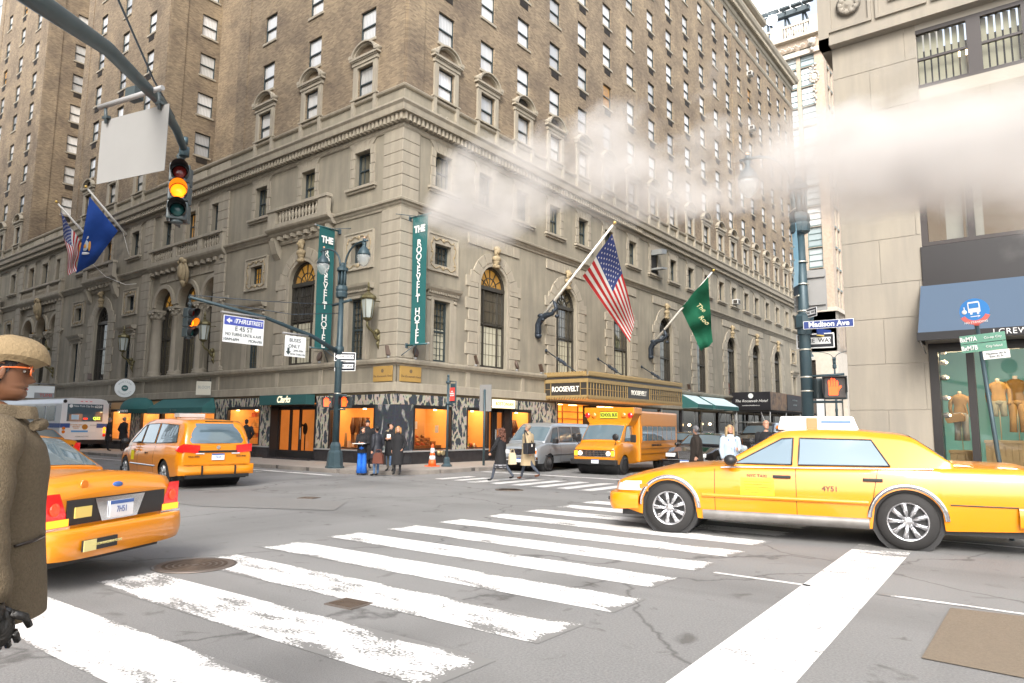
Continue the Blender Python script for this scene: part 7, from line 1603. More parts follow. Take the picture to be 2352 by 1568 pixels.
# minivan taxi
def minivan(loc,head,s,label):
    t=empty('taxi_minivan',loc,R(head),label,'taxi','yellow taxis in the street'); t.scale=(s,)*3
    zb=ip([-1.0,-.9,.2,1.5,2.3,2.9,3.6,3.95,4.02],[1.02,1.06,1.06,1.03,1.0,.98,.86,.72,.6]); zt=ip([-1.0,-.9,.2,1.5,2.3,2.9,3.6,3.95,4.02],[1.06,1.08,1.08,1.08,1.08,1.05,.95,.76,.62]); zs=ip([-1,-.6,.5,2.5,3.6,4.02],[.36,.3,.25,.25,.25,.34]); wx=ip([-1.02,-.96,-.8,0,2.8,3.4,3.8,4.02],[.86,.93,.975,1,.99,.95,.85,.6])
    roof=ip([-.98,-.9,-.72,-.5,.5,1.5,1.95,2.2,3.15],[1.08,1.3,1.62,1.70,1.745,1.735,1.68,1.6,1.07])
    c=Car(t,-1.02,4.02,.98,zs,zb,zt,[(0,.345),(3.03,.345)],M_ty2,dict(x0=-.98,x1=3.15,roof=roof,rw=.72,H=.68),wx,M_ty2,1.13)
    c.sideglass([(2.02,1.09),(2.86,1.09),(2.2,1.52),(2.0,1.58)],'front_window'); c.sideglass([(.95,1.1),(1.93,1.09),(1.93,1.6),(1.0,1.62)],'sliding_door_window'); c.sideglass([(-.55,1.15),(.85,1.1),(.9,1.62),(-.35,1.58)],'quarter_window')
    c.screen(2.25,3.05,'windscreen'); 
    b=B(); b.grid(lambda u,v:(-.985+(.26*v**1.4)-.012+.06*abs(2*u-1)**3,(2*u-1)*(.80-.14*v),1.13+.5*v),16,8); b.build('rear_screen',M_cg,t,recalc=False)
    c.strip(.55,2.55,.52,.035,'side_moulding',M_chrome); c.seam(1.97,.3,1.03); c.seam(.75,.3,1.03); c.seam(2.75,.35,1.0)
    for wxx in (0,3.03):
        for sd in (1,-1): wheel(t,wxx,sd*.84,.345,.22,sd,'cover')
    for sd in (1,-1):
        b=B(); b.grid(lambda u,v:(-1.035,sd*(.88-.42*u),.92+.2*v-.04*u),5,4); b.grid(lambda u,v:(-1.03+.3*u,sd*(c.side(-.98+.3*u,.92+.16*v)+.014),.9+.22*v*(1-u*.6)+.05*u),5,4); b.build('tail_lamp',M_red,t)
        b=B(); b.box(-1.045,-1.03,min(sd*.35,sd*.56),max(sd*.35,sd*.56),.86,.89); b.build('reversing_lamp',M_hl,t); b=B(); b.grid(lambda u,v:(3.45+.4*u,sd*(c.side(3.45+.4*u,.7)+.012),.66+.15*v),6,3); b.build('headlamp',M_hl,t)
        b=B(); b.ell((2.72,sd*1.06,1.12),.07,.12,.09,10,7); b.build('wing_mirror',M_trim,t); b=B(); [b.box(x,x+.2,sd*c.side(x,.9),sd*(c.side(x,.9)+.03),.88,.92) for x in (1.75,2.1)]; b.build('door_handle',M_ty2,t)
        b=B(); b.grid(lambda u,v:(2.25+.25*u,sd*(c.side(2.3,.75)+.006),.62+.26*v),2,2); b.build('rate_sticker',mat('taxi_rate_sticker',(.85,.72,.01),.5),t,recalc=False); text('lettering','3N 91',.1,M_trim,t,(1.3,sd*(c.side(1.3,.85)+.006),.82),(PI/2,0,PI if sd>0 else 0))
    b=B(); b.box(-1.04,-1.01,-.5,.5,.90,.95); b.build('handle_strip',M_trim,t); plate(t,-1.045,0,.79,-PI/2,'T63A')
    b=B(); b.smooth=True; b.grid(lambda u,v:(-1.02-.12*math.sin(PI*min(1,v*1.2+.1))**.5*(1-abs(2*u-1)**6),(2*u-1)*.96,.34+.26*v),24,6); b.build('rear_bumper',M_ty2,t,recalc=False); b=B(); b.box(-1.12,-1.02,-.8,.8,.27,.35); b.build('lower_valance',M_trim,t)
    b=B(); [b.box(-1.155,-1.13,y-.02,y+.02,.32,.58) for y in (-.42,.42)]; b.build('bumper_guard',M_trim,t); b=B(); b.box(-1.03,-.95,-.35,.35,1.665,1.69); b.build('high_brake_lamp',M_trim,t)
    b=B(); b.lathe([(.05,-.01),(.05,.0)],14,(-1.03,0,1.03),'x'); b.build('badge',M_chrome,t)
    for sd in (1,-1): text('lettering','TAXI 3N91',.06,M_trim,t,(-1.04,sd*.6,.80),(PI/2,0,-PI/2))
    b=B(); b.box(.8,1.2,-.35,.35,1.79,1.9); b.build('roof_sign',mat('advert_grey',(.55,.52,.5),.4),t,bevel=.02); b=B(); [b.tube([(x,y,1.7),(x,y,1.8)],.015,4) for x in (.85,1.15) for y in (-.3,.3)]; b.build('sign_feet',M_trim,t)
    return t
minivan(MINI[0],MINI[1],MINI[2],'yellow minivan taxi driving away in the middle left of the crossing')
# ---- box bodied vehicles facing the camera
def van(loc,head,s,label):
    t=empty('silver_van',loc,R(head),label,'van'); t.scale=(s,)*3   # origin under FRONT axle; x forward
    zb=ip([-4.6,.2,.55,.98,1.0],[1.22,1.22,1.15,1.02,.95]); zt=ip([-4.6,.1,.5,.9,1.0],[1.24,1.28,1.22,1.1,.98]); zs=ip([-4.6,1.0],[.36,.36]); wx=ip([-4.6,-4.4,.2,.75,.95,1.0],[.94,.99,1,.96,.9,.84])
    roof=ip([-4.58,-4.5,-4.2,-1.2,-.75,-.55,.32],[1.9,2.0,2.08,2.10,2.06,1.98,1.26])
    c=Car(t,-4.6,1.0,1.0,zs,zb,zt,[(0,.37),(-3.5,.37)],M_silv,dict(x0=-4.58,x1=.32,roof=roof,rw=.80,H=.85),wx,M_silv,1.15)
    c.sideglass([(-.95,1.27),(-.2,1.27),(-.55,1.86),(-.95,1.9)],'front_window'); c.sideglass([(-2.3,1.28),(-1.12,1.28),(-1.12,1.92),(-2.25,1.92)],'middle_window'); c.sideglass([(-4.2,1.28),(-2.45,1.28),(-2.42,1.92),(-4.15,1.92)],'rear_window')
    c.screen(-.45,.26,'windscreen',.94); c.seam(-1.05,.42,1.22); c.seam(-.02,.55,1.22)
    c.strip(-3,.4,.7,.03,'side_moulding',M_trim)
    for wxx in (0,-3.5):
        for sd in (1,-1): wheel(t,wxx,sd*.86,.37,.24,sd,'chrome')
    b=B(); b.box(1.0,1.03,-.42,.42,.72,.97); b.build('grille_frame',M_chrome,t); b=B()
    for k in range(4): b.box(1.03,1.045,-.40,.40,.745+k*.055,.775+k*.055)
    b.build('grille_bar',M_trim,t)
    for sd in (1,-1):
        b=B(); b.box(.9,1.02,min(sd*.46,sd*.74),max(sd*.46,sd*.74),.76,.93); b.build('headlamp',M_hl,t,bevel=.02); b=B(); b.box(.82,1.0,min(sd*.75,sd*.87),max(sd*.75,sd*.87),.76,.93); b.build('turn_lamp',M_ambo,t,bevel=.02)
        b=B(); b.box(-.35,-.1,min(sd*1.05,sd*1.25),max(sd*1.05,sd*1.25),1.2,1.42); b.build('wing_mirror',M_trim,t,bevel=.04)
    b=B(); b.box(.95,1.15,-.95,.95,.48,.66); b.build('chrome_bumper',M_chrome,t,bevel=.05); b=B(); b.box(.95,1.12,-.93,.93,.36,.48); b.build('bumper_lower',M_trim,t); plate(t,1.16,.05,.5,PI/2,'2638EA'); b=B(); b.box(-3,-1.0,1.0,1.12,.34,.39); b.build('running_board',M_trim,t)
    return t
van(VAN[0],VAN[1],VAN[2],'silver passenger van parked by the hotel kerb, left of the school bus')
def school_bus(loc,head,s,label):
    t=empty('school_bus',loc,R(head),label,'school bus'); t.scale=(s,)*3
    zb=ip([-1.4,.1,.5,.82,.86],[1.3,1.3,1.22,1.08,1.0]); zt=ip([-1.4,.1,.5,.82,.86],[1.35,1.35,1.27,1.14,1.02]); zs=ip([-1.5,.9],[.42,.42]); wx=ip([-1.5,.3,.7,.86],[1,1,.97,.92])
    roof=ip([-1.2,-.7,-.45,.25],[2.1,2.1,2.05,1.32])
    c=Car(t,-1.5,.86,.98,zs,zb,zt,[(0,.38)],M_sbus,dict(x0=-1.2,x1=.25,roof=roof,rw=.86,H=.8),wx,M_sbus,1.15)
    c.screen(-.38,.2,'windscreen',.96); c.sideglass([(-.95,1.35),(-.15,1.35),(-.48,1.95),(-.95,1.98)],'cab_window')
    b=B(); b.box(-6.2,-1.35,-1.12,1.12,.45,2.62); b.build('bus_body',M_sbus,t,bevel=.08)
    # raised cap over the windscreen
    b=B(); b.prism([(-1.15,2.75),(1.15,2.75),(1.15,2.5),(1.0,2.2),(.86,1.98),(-.86,1.98),(-1.0,2.2),(-1.15,2.5)],-1.5,-.62,'x'); b.build('front_cap',M_sbus,t,bevel=.03)
    for y in (-.98,-.68,.68,.98):
        b=B(); b.lathe([(.12,0),(.12,.03),(.1,.06),(.02,.075)],16,(-.62,y,2.42),'x'); b.build('warning_lamp',M_red if abs(y)>.8 else M_ambo,t)
    b=B(); b.box(-.62,-.6,-.4,.4,2.3,2.56); b.build('sign_board',mat('school_bus_sign_green',(.45,.5,.03),.5),t); b=B(); [b.box(-.61,-.595,-.42,.42,z,z+.02) for z in (2.28,2.56)]; b.build('sign_border',M_trim,t); text('lettering','SCHOOL BUS',.19,M_trim,t,(-.595,0,2.43),(PI/2,0,PI/2),sx=.66,bold=.006)
    wb=B(); wb.box(-.28,.28,0,.02,0,.62); mw=wb.mesh('side_window',M_cg)
    for sd in (1,-1):
        for k in range(7): inst('side_window',mw,t,(-1.85-k*.62,sd*1.122 if sd>0 else -1.142,1.35))
        b=B(); [b.box(-1.52-k*.62-.03,-1.52-k*.62+.03,sd*1.12-.012,sd*1.12+.02,1.3,2.02) for k in range(8)]; b.box(-6.0,-1.45,sd*1.12-.01,sd*1.12+.02,2.0,2.05); b.box(-6.0,-1.45,sd*1.12-.01,sd*1.12+.02,1.28,1.33); b.build('window_frame',M_sbus,t)
        b=B(); [b.box(-6.1,-1.4,sd*1.12-.012,sd*1.12+.016,z,z+.035) for z in (.78,1.0)]; b.build('rub_rail',mat('rub_rail_brown',(.25,.1,.01),.5),t)
        text('lettering','RAINBOW TRANSIT INC.',.13,M_trim,t,(-3.3,sd*1.135,1.15),(PI/2,0,PI if sd>0 else 0),sx=.9)
        for wxx,st in ((0,'plain'),(-4.2,'plain')): wheel(t,wxx,sd*.86,.38,.26,sd,st)
        b=B(); b.tube([(.55,sd*.75,1.1),(.75,sd*.95,1.5)],.015,4); b.ell((.78,sd*.9,1.52),.04,.14,.14,10,7); b.build('cross_view_mirror',M_trim,t); b=B(); b.box(-.3,-.22,min(sd*1.12,sd*1.36),max(sd*1.12,sd*1.36),1.3,1.62); b.build('wing_mirror',M_trim,t,bevel=.03)
        b=B(); b.ell((.87,sd*.62,.86),.03,.1,.09,12,8); b.build('headlamp',M_hlit,t); b=B(); b.box(.84,.89,min(sd*.74,sd*.88),max(sd*.74,sd*.88),.76,.96); b.build('turn_lamp',M_amb,t)
    b=B(); b.box(.84,.875,-.9,.9,.72,1.0); b.build('grille_frame',M_chrome,t,bevel=.015); b=B()
    for k in range(3):
        for j in range(6): b.box(.876,.884,-.49+j*.165,-.35+j*.165,.75+k*.08,.81+k*.08)
    b.build('grille_hole',M_trim,t); b=B(); b.box(.82,1.0,-1.02,1.02,.42,.62); b.build('bumper',M_trim,t,bevel=.03); plate(t,1.01,.1,.55,PI/2,'14002-Z'); text('lettering','183',.13,M_or,t,(.78,0,1.17),(R(30),0,PI/2))
    b=B(); [b.box(.45,.5,-.35+k*.18,-.23+k*.18,1.27,1.275) for k in range(4)]; b.build('bonnet_vent',M_trim,t)
    return t
school_bus(SBUS[0],SBUS[1],SBUS[2],'short yellow school bus with lit headlamps facing the crossing')
def dark_sedan(loc,head,s,label,suv=False,name='black_town_car'):
    t=empty(name,loc,R(head),label,'car'); t.scale=(s,)*3    # origin front axle
    k=1.25 if suv else 1
    zb=ip([-4.4,-4.2,-3.5,-.8,0,.8,.95],[.85,.95,.98*k,.96*k,.9*k,.72,.62]); zt=ip([-4.4,-4.2,-3.3,-.8,0,.75,.95],[.88,1.02*k,1.05*k,1.0*k,.96*k,.8*k,.66]); zs=ip([-4.4,.95],[.28,.28]); wx=ip([-4.4,-4.2,-3.4,0,.6,.85,.95],[.84,.93,1,.99,.93,.82,.7])
    roof=ip([-3.3,-2.95,-2.3,-1.6,-1.35,-.7] if not suv else [-4.3,-4.1,-3.6,-1.7,-1.5,-.7],[1.04,1.32,1.43,1.42,1.38,1.0] if not suv else [1.25,1.7,1.85,1.85,1.8,1.22])
    c=Car(t,-4.4,.95,.97,zs,zb,zt,[(0,.34),(-2.95,.34)],M_blkp,dict(x0=-3.3 if not suv else -4.3,x1=-.7,roof=roof,rw=.66 if not suv else .76,H=.44*k),wx,M_blkp,1.13)
    h=1.33 if not suv else 1.72; z0=1.0*k
    c.sideglass([(-1.85,z0),(-.95,z0),(-1.45,h),(-1.85,h)],'front_window',trim=M_chrome); c.sideglass([(-2.75,z0),(-1.95,z0),(-1.95,h),(-2.6,h)],'rear_window',trim=M_chrome); c.screen(-1.3,-.75,'windscreen'); c.strip(-3.2,0.2,lambda x:zb(x)-.01,.02,'belt_chrome',M_chrome)
    for wxx in (0,-2.95):
        for sd in (1,-1): wheel(t,wxx,sd*.83,.34,.22,sd,'chrome')
    b=B(); b.prism([(-.28,.82*k),(.28,.82*k),(.24,.55),(-.24,.55)],.94,1.0,'x'); b.build('grille_frame',M_chrome,t,bevel=.01); b=B(); [b.box(1.0,1.012,-.22+q*.035,-.21+q*.035,.57,.79) for q in range(13)]; b.build('grille_bar',M_trim,t)
    for sd in (1,-1):
        b=B(); b.box(.8,.96,min(sd*.38,sd*.74),max(sd*.38,sd*.74),.6,.74); b.build('headlamp',M_hl,t,bevel=.03); b=B(); b.ell((-1.0,sd*1.02,z0+.02),.08,.09,.07,8,6); b.build('wing_mirror',M_blkp,t)
    b=B(); b.box(.88,1.06,-.88,.88,.3,.5); b.build('bumper',M_blkp,t,bevel=.05); b=B(); b.box(.9,1.07,-.86,.86,.5,.53); b.build('bumper_chrome',M_chrome,t); plate(t,1.07,0,.42,PI/2,'TLC 88')
    return t
dark_sedan(TOWN[0],TOWN[1],1.0,'black town car with chrome grille behind the man in the dark coat')
dark_sedan((6.2,22.5,0),-88,1.1,'dark large car double parked behind the bald man',True,'black_suv'); dark_sedan((4.9,14.0,0),-90,1.0,'black car standing under the marquee behind the blonde woman')
# city bus
def city_bus(loc,head,label):
    t=empty('city_bus',loc,R(head),label,'bus')
    b=B(); b.prism([(-1.27,.45),(1.27,.45),(1.3,1.4),(1.27,2.75),(1.12,2.98),(.8,3.05),(-.8,3.05),(-1.12,2.98),(-1.27,2.75),(-1.3,1.4)],-12,0,'x'); b.T=None
    b.v=[(-v[0]-12 if False else v[0]+12*0,v[1],v[2]) for v in b.v]; o=b.build('body',M_busw,t,bevel=.03)
    # rear face is at x=-12 ; vehicle faces +x
    X=-12.0
    b=B(); b.box(X-.02,X,-.95,.98,1.72,2.72); b.build('rear_window_panel',M_cg,t,bevel=.01); b=B(); b.box(X-.012,X-.002,-1.29,-.66,1.35,1.6); b.box(X-.012,X-.002,.78,1.29,1.35,1.6); b.build('rear_blue_band',M_busb,t)
    for sd in (1,-1):
        b=B(); b.box(-12,0,sd*1.305-.004,sd*1.305+.004,1.35,1.6); b.build('side_blue_band',M_busb,t)
        for k in range(8): b=B(); b.box(-11.2+k*1.4,-10.0+k*1.4,sd*1.29-.02,sd*1.29+.02,1.75,2.6); b.build('side_window',M_cg,t)
        for wx_ in (-3,-9.2): wheel(t,wx_,sd*1.15,.48,.28,sd,'plain')
        b=B(); [b.lathe([(.09,0),(.08,.02)],14,(X-.02,-sd*-1.1,z),'x') for z in (1.32,1.12)]; b.build('rear_lamp',M_amb if sd<0 else M_ambo,t)
    b=B(); b.lathe([(.09,0),(.08,.02)],14,(X-.02,-1.1,.92),'x'); b.build('rear_lamp',M_red,t)
    text('lettering','New York City Bus',.17,M_signW,t,(X-.024,.1,2.6),(PI/2,0,-PI/2),sx=.8); text('lettering','6228',.2,M_signW,t,(X-.024,-.68,2.58),(PI/2,0,-PI/2),bold=.005); b=B(); b.lathe([(.1,0),(.1,.01)],16,(X-.032,.8,2.6),'x'); b.build('round_logo',M_signW,t)
    text('lettering','Q32',.22,mat('led_green',(.5,.8,.05),.4,emit=1.5),t,(X-.026,-.62,1.9),(PI/2,0,-PI/2)); b=B(); b.box(X-.03,X-.02,-.12,.1,1.84,1.92); b.build('brake_lamp',M_redl,t); b=B(); b.box(X-.03,X-.02,.35,.75,1.82,2.1); b.build('window_notice',mat('notice_blue_white',(.45,.65,.8),.5),t)
    b=B(); b.box(X-.012,X-.004,-.6,.72,1.1,1.62); ad=b.build('rear_advert',M_signW,t); b=B(); b.box(X-.014,X-.01,-.2,.7,1.1,1.2); b.build('advert_band',mat('advert_azure',(.1,.35,.7),.5),t); b=B(); b.lathe([(.16,0),(.16,.01),(.1,.01),(.1,0)],16,(X-.02,-.02,1.4),'x'); b.build('advert_ring',M_or,t)
    text('lettering','DO SOMETHING\nAMAZING\nTODAY',.1,M_or,t,(X-.02,.45,1.42),(PI/2,0,-PI/2),sx=.9); text('lettering','ACCESSIBLE',.08,M_gry,t,(X-.02,-.5,1.5),(PI/2,0,-PI/2)); text('lettering','HYBRID ELECTRIC',.09,M_gry,t,(X-.02,.1,.85),(PI/2,0,-PI/2))
    b=B(); b.box(X-.06,X+.05,-1.25,1.25,.4,.66); b.build('rear_bumper',M_trim,t,bevel=.02); b=B(); [b.box(X-.03,X,y-.06,y+.06,2.86,2.89) for y in (-.25,0,.25)]; b.build('marker_lamp',M_red,t); b=B(); b.lathe([(.1,-.01),(.1,.02)],14,(X-.0,1.12,2.86),'x'); b.build('roof_vent',M_trim,t)
    return t
city_bus(BUS[0],BUS[1],'white and blue city bus seen from behind in the side street')
# brass luggage cart beside the hotel entrance
t=empty('luggage_cart',(4.6,9.2,0.13),0,'brass luggage cart with arched top rail behind the blonde woman','luggage cart'); M_brass=mat('polished_brass',(.75,.55,.22),.15,1)
b=B()
for y in (-.3,.3): b.tube([(0,y,.25),(0,y,1.5)]+[(.55-.55*math.cos(a),y,1.5+.3*math.sin(a)) for a in [PI*k/8 for k in range(9)]]+[(1.1,y,.25)],.025,7)
b.tube([(.55,-.3,1.8),(.55,.3,1.8)],.025,6); b.build('brass_rail',M_brass,t); b=B(); b.box(-.05,1.15,-.35,.35,.18,.26); b.build('deck',M_wood,t)
for x in (.05,1.05):
    for y in (-.25,.25): b=B(); b.lathe([(.08,-.02),(.08,.02)],12,(x,y,.08),'y'); b.build('caster',M_tyre,t)
# ------------------------------------------------------------------ people
def skinmat(n,c): return mat(n,c,.5,n1=(30,.25,tuple(x*.8 for x in c)),spec=.4)
SK1=skinmat('fair_skin',(.52,.28,.19)); SK2=skinmat('brown_skin',(.17,.075,.038)); M_lip=mat('lip',(.35,.12,.1),.5); M_eyew=mat('eye_white',(.7,.68,.64),.3); M_pupil=mat('pupil',(.02,.012,.01),.2)
HZ=[0,.04,.1,.16,.2,.25,.3,.36,.44,.5,.56,.62,.7,.8,.9,.96,1.0]
HF=[.24,.33,.37,.365,.335,.375,.345,.34,.335,.325,.35,.385,.38,.345,.24,.14,.02]
HB=[.0,-.04,-.08,-.14,-.18,-.24,-.29,-.34,-.40,-.43,-.44,-.44,-.42,-.36,-.24,-.14,-.02]
HW=[.10,.17,.215,.24,.25,.262,.275,.29,.305,.31,.315,.32,.315,.285,.20,.12,.015]
def head_fn(H,grow=0):
    def f(u,v):
        a=2*PI*u; z=v; F,Bk,W=[float(np.interp(z,HZ,q)) for q in (HF,HB,HW)]
        xm,xr=(F+Bk)/2,(F-Bk)/2; ca,sa=math.cos(a),math.sin(a)
        x=xm+xr*math.copysign(abs(ca)**.88,ca); y=W*math.copysign(abs(sa)**.92,sa)
        d=math.atan2(sa,ca)
        if grow==0:
            nz=float(np.interp(z,[.28,.31,.345,.40,.48,.56],[0,.10,.13,.095,.045,0])); x+=nz*math.exp(-(d/.17)**2)
            x-=.035*math.exp(-((abs(d)-.40)/.16)**2)*math.exp(-((z-.5)/.05)**2); x+=.012*math.exp(-((abs(d)-.35)/.25)**2)*math.exp(-((z-.59)/.03)**2)
            x-=.012*math.exp(-(d/.35)**2)*math.exp(-((z-.205)/.012)**2)
        return Vector((x*(1+grow)*H,y*(1+grow)*H,(z+(z-.5)*grow)*H))
    return f
def rotm(yaw,pitch=0,roll=0): return Matrix.Rotation(yaw,3,'Z')@Matrix.Rotation(pitch,3,'Y')@Matrix.Rotation(roll,3,'X')
def hand_into(b,w,d,curl=.5,s=1.0,side=1,palm=None):
    """w wrist point, d direction of the forearm ; five unequal bent fingers"""
    d=Vector(d).normalized(); n=(palm or Vector((0,side,0))); n=(n-d*n.dot(d)).normalized(); t=d.cross(n)
    q=Matrix((t,n,d)).transposed()
    b.ell(w+d*.045*s,.038*s,.018*s,.055*s,10,8,rot=q)
    for k,(o,L) in enumerate(((-.030,.062),(-.010,.074),(.010,.070),(.029,.054))):
        p0=w+d*.075*s+t*o*s; p1=p0+(d*math.cos(curl*.5)-n*math.sin(curl*.5))*L*.5*s; p2=p1+(d*math.cos(curl*1.6)-n*math.sin(curl*1.6))*L*.5*s
        b.tube([p0,p1,p2],[.0095*s,.0085*s,.007*s],6)
    p0=w+d*.03*s+t*-.032*s; p1=p0+(d*.6-t*.7-n*.2).normalized()*.035*s; p2=p1+(d*.95-t*.1-n*.3).normalized()*.03*s; b.tube([p0,p1,p2],[.012*s,.0105*s,.008*s],6)
def skin_body(nodes,edges,radii,chains):
    """grow one continuous surface from a skeleton, return verts, faces and per face chain"""
    me=bpy.data.meshes.new('tmpbody'); me.from_pydata([tuple(n) for n in nodes],edges,[]); o=bpy.data.objects.new('tmpbody',me); COL.objects.link(o)
    md=o.modifiers.new('s','SKIN'); md.use_smooth_shade=True; md.branch_smoothing=.6
    for i,r in enumerate(radii): me.skin_vertices[0].data[i].radius=(r,r) if not isinstance(r,tuple) else r
    for i in range(len(radii)): me.skin_vertices[0].data[i].use_root=(i==0)
    sb=o.modifiers.new('b','SUBSURF'); sb.levels=2; sb.render_levels=2
    dg=bpy.context.evaluated_depsgraph_get(); ev=o.evaluated_get(dg); m2=bpy.data.meshes.new_from_object(ev)
    V=[tuple(v.co) for v in m2.vertices]; Fc=[tuple(p.vertices) for p in m2.polygons]
    bpy.data.objects.remove(o); bpy.data.meshes.remove(me); bpy.data.meshes.remove(m2)
    segs=[(Vector(nodes[a]),Vector(nodes[c]),m) for (a,c),m in zip(edges,chains)]
    out=[]
    for f in Fc:
        c=sum((Vector(V[i]) for i in f),Vector())/len(f); best=9; mi=0
        for a,d,m in segs:
            ab=d-a; t=max(0,min(1,(c-a).dot(ab)/max(1e-6,ab.length_squared))); q=(c-a-ab*t).length
            if q<best: best,mi=q,m
        out.append(mi)
    return V,Fc,out
def person(loc,face,h,label,top,legs,coat=None,coatz=.55,hair=('short',(.03,.02,.015)),skin=None,stride=0,arms=None,headyaw=0,headpitch=0,shoes=(.01,.01,.01),hat=None,female=False,bulk=1.0,detail=1,hem=1.0,group=None,sleeves=True,lean=0,collar=True,shoulder=1.0):
    """local x is forward; built at 1.75 m and scaled"""
    t=empty('person',loc,R(face),label,'person',group); k=h/1.75; t.scale=(k,)*3; skin=skin or SK1
    sw=(.175 if female else .205)*shoulder*bulk**.5; hw=.10
    s1,s2=stride,-stride
    def leg(sy,a):
        hip=Vector((0,sy*hw,.92)); kn=hip+Vector((math.sin(a)*.44,sy*.005,-math.cos(a)*.44)); bend=a-max(0,.35*abs(a))-(.5*abs(stride) if a<0 else .0)
        an=kn+Vector((math.sin(bend)*.42,0,-math.cos(bend)*.42)); 
        return hip,kn,an,an+Vector((.05,sy*.01,-.045)),an+Vector((.17,sy*.02,-.055))
    Lg,Rg=leg(1,s1),leg(-1,s2); lo=min(Lg[2].z,Rg[2].z)-.085; dz=Vector((0,0,-lo+.0)); 
    Lg=[p+dz for p in Lg]; Rg=[p+dz for p in Rg]; up_=dz
    pel=Vector((0,0,.97))+up_; sp=Vector((.01+lean*.3,0,1.14))+up_; ch=Vector((lean*.7,0,1.34))+up_; nk=Vector((lean*.9-.01,0,1.49))+up_; hd=Vector((lean,0,1.565))+up_
    arms=arms or {}
    def arm(sy,key):
        sh=Vector((lean*.8-.0,sy*sw,1.42))+up_; a=arms.get(key,'hang')
        if a=='hang': el=sh+Vector((-.02,sy*.045,-.29)); wr=el+Vector((.06,-sy*.01,-.25))
        elif a=='pocket': el=sh+Vector((-.08,sy*.09,-.28)); wr=el+Vector((.13,-sy*.07,-.20))
        elif a=='front': el=sh+Vector((.0,sy*.06,-.28)); wr=el+Vector((.22,-sy*.13,.02))
        elif a=='fold': el=sh+Vector((.03,sy*.05,-.27)); wr=el+Vector((.17,-sy*.26,.05))
        elif a=='swingf': el=sh+Vector((.13,sy*.05,-.26)); wr=el+Vector((.15,-sy*.02,-.20))
        elif a=='swingb': el=sh+Vector((-.15,sy*.05,-.25)); wr=el+Vector((-.05,0,-.25))
        else: el,wr=[Vector(p)+up_ for p in a]
        return sh,el,wr
    La,Ra=arm(1,'L'),arm(-1,'R')
    nodes=[pel,sp,ch,nk,hd]+list(Lg)+list(Rg)+list(La)+list(Ra)
    rw=(.10,.15); radii=[(.12*bulk,.155*bulk),(.10*bulk,.135*bulk),(.11*bulk,.16*bulk),.058,.055]+[.085,.058,.042,.04,.03]*2+[.052,.042,.03]*2
    radii=[r if not isinstance(r,tuple) else (max(r)*.9,)*2 for r in radii]
    E_=[(0,1),(1,2),(2,3),(3,4),(0,5),(5,6),(6,7),(7,8),(8,9),(0,10),(10,11),(11,12),(12,13),(13,14),(2,15),(15,16),(16,17),(2,18),(18,19),(19,20)]
    chn=[1,1,1,0,2,2,2,3,3,2,2,2,3,3,1,1,1,1,1,1]
    V,Fc,mi=skin_body(nodes,E_,radii,chn)
    b=B(); 
    for v in V: b.vert(v)
    for f,q in zip(Fc,mi): b.mi=q; b.smooth=True; b.face(f)
    b.mi=0; H=.235; HR=rotm(headyaw,headpitch); hc=hd+Vector((0.005,0,-.005))
    hf=head_fn(H); nu=28 if detail==1 else 64; nv=20 if detail==1 else 56
    b.grid(lambda u,v:hc+HR@hf(u,v),nu,nv,True,True)
    for sd in (-1,1):
        c=hc+HR@Vector((-.03*H,sd*.31*H,.47*H)); b.ell(c,.045*H*1.6,.03*H,.13*H,10,8,rot=HR@Matrix.Rotation(sd*.35,3,'Z'))
        if detail>1: b.tube([c+HR@Vector(((.06*math.cos(q_)-.0)*H*1.3,sd*.035*H,.115*math.sin(q_)*H*1.15+.01*H)) for q_ in [R(60+30*q) for q in range(9)]],.018*H,6)
    gl=arms.get('glove'); 
    b.mi=4 if gl else 0
    for sd,A_ in ((1,La),(-1,Ra)): hand_into(b,A_[2],A_[2]-A_[1],.6,1.0,sd)
    b.smooth=False
    M_sh=mat('shoe_%02x%02x%02x'%tuple(int(x*200) for x in shoes),shoes,.35); b.build('body',[skin,top,legs,M_sh,M_glove],t,recalc=False)
    # face details
    fb=B()
    for sd in (-1,1): fb.mi=0; fb.ell(hc+HR@Vector((.285*H,sd*.125*H,.5*H)),.03*H,.045*H,.022*H,8,6); fb.mi=1; fb.ell(hc+HR@Vector((.305*H,sd*.125*H,.5*H)),.018*H,.018*H,.02*H,7,5); fb.mi=2; fb.tube([hc+HR@Vector((.335*H,sd*.07*H,.585*H)),hc+HR@Vector((.33*H,sd*.14*H,.60*H)),hc+HR@Vector((.27*H,sd*.2*H,.58*H))],[.012*H,.014*H,.008*H],5)
    fb.mi=3; fb.ell(hc+HR@Vector((.355*H,0,.205*H)),.02*H,.085*H,.022*H,9,6)
    hm=mat('hair_%02x%02x%02x'%tuple(int(x*250) for x in hair[1]),hair[1],.55,n1=(40,.6,tuple(x*.45 for x in hair[1])),bump=(120,.6)); fb.build('face',[M_eyew,M_pupil,hm,M_lip],t,recalc=False)
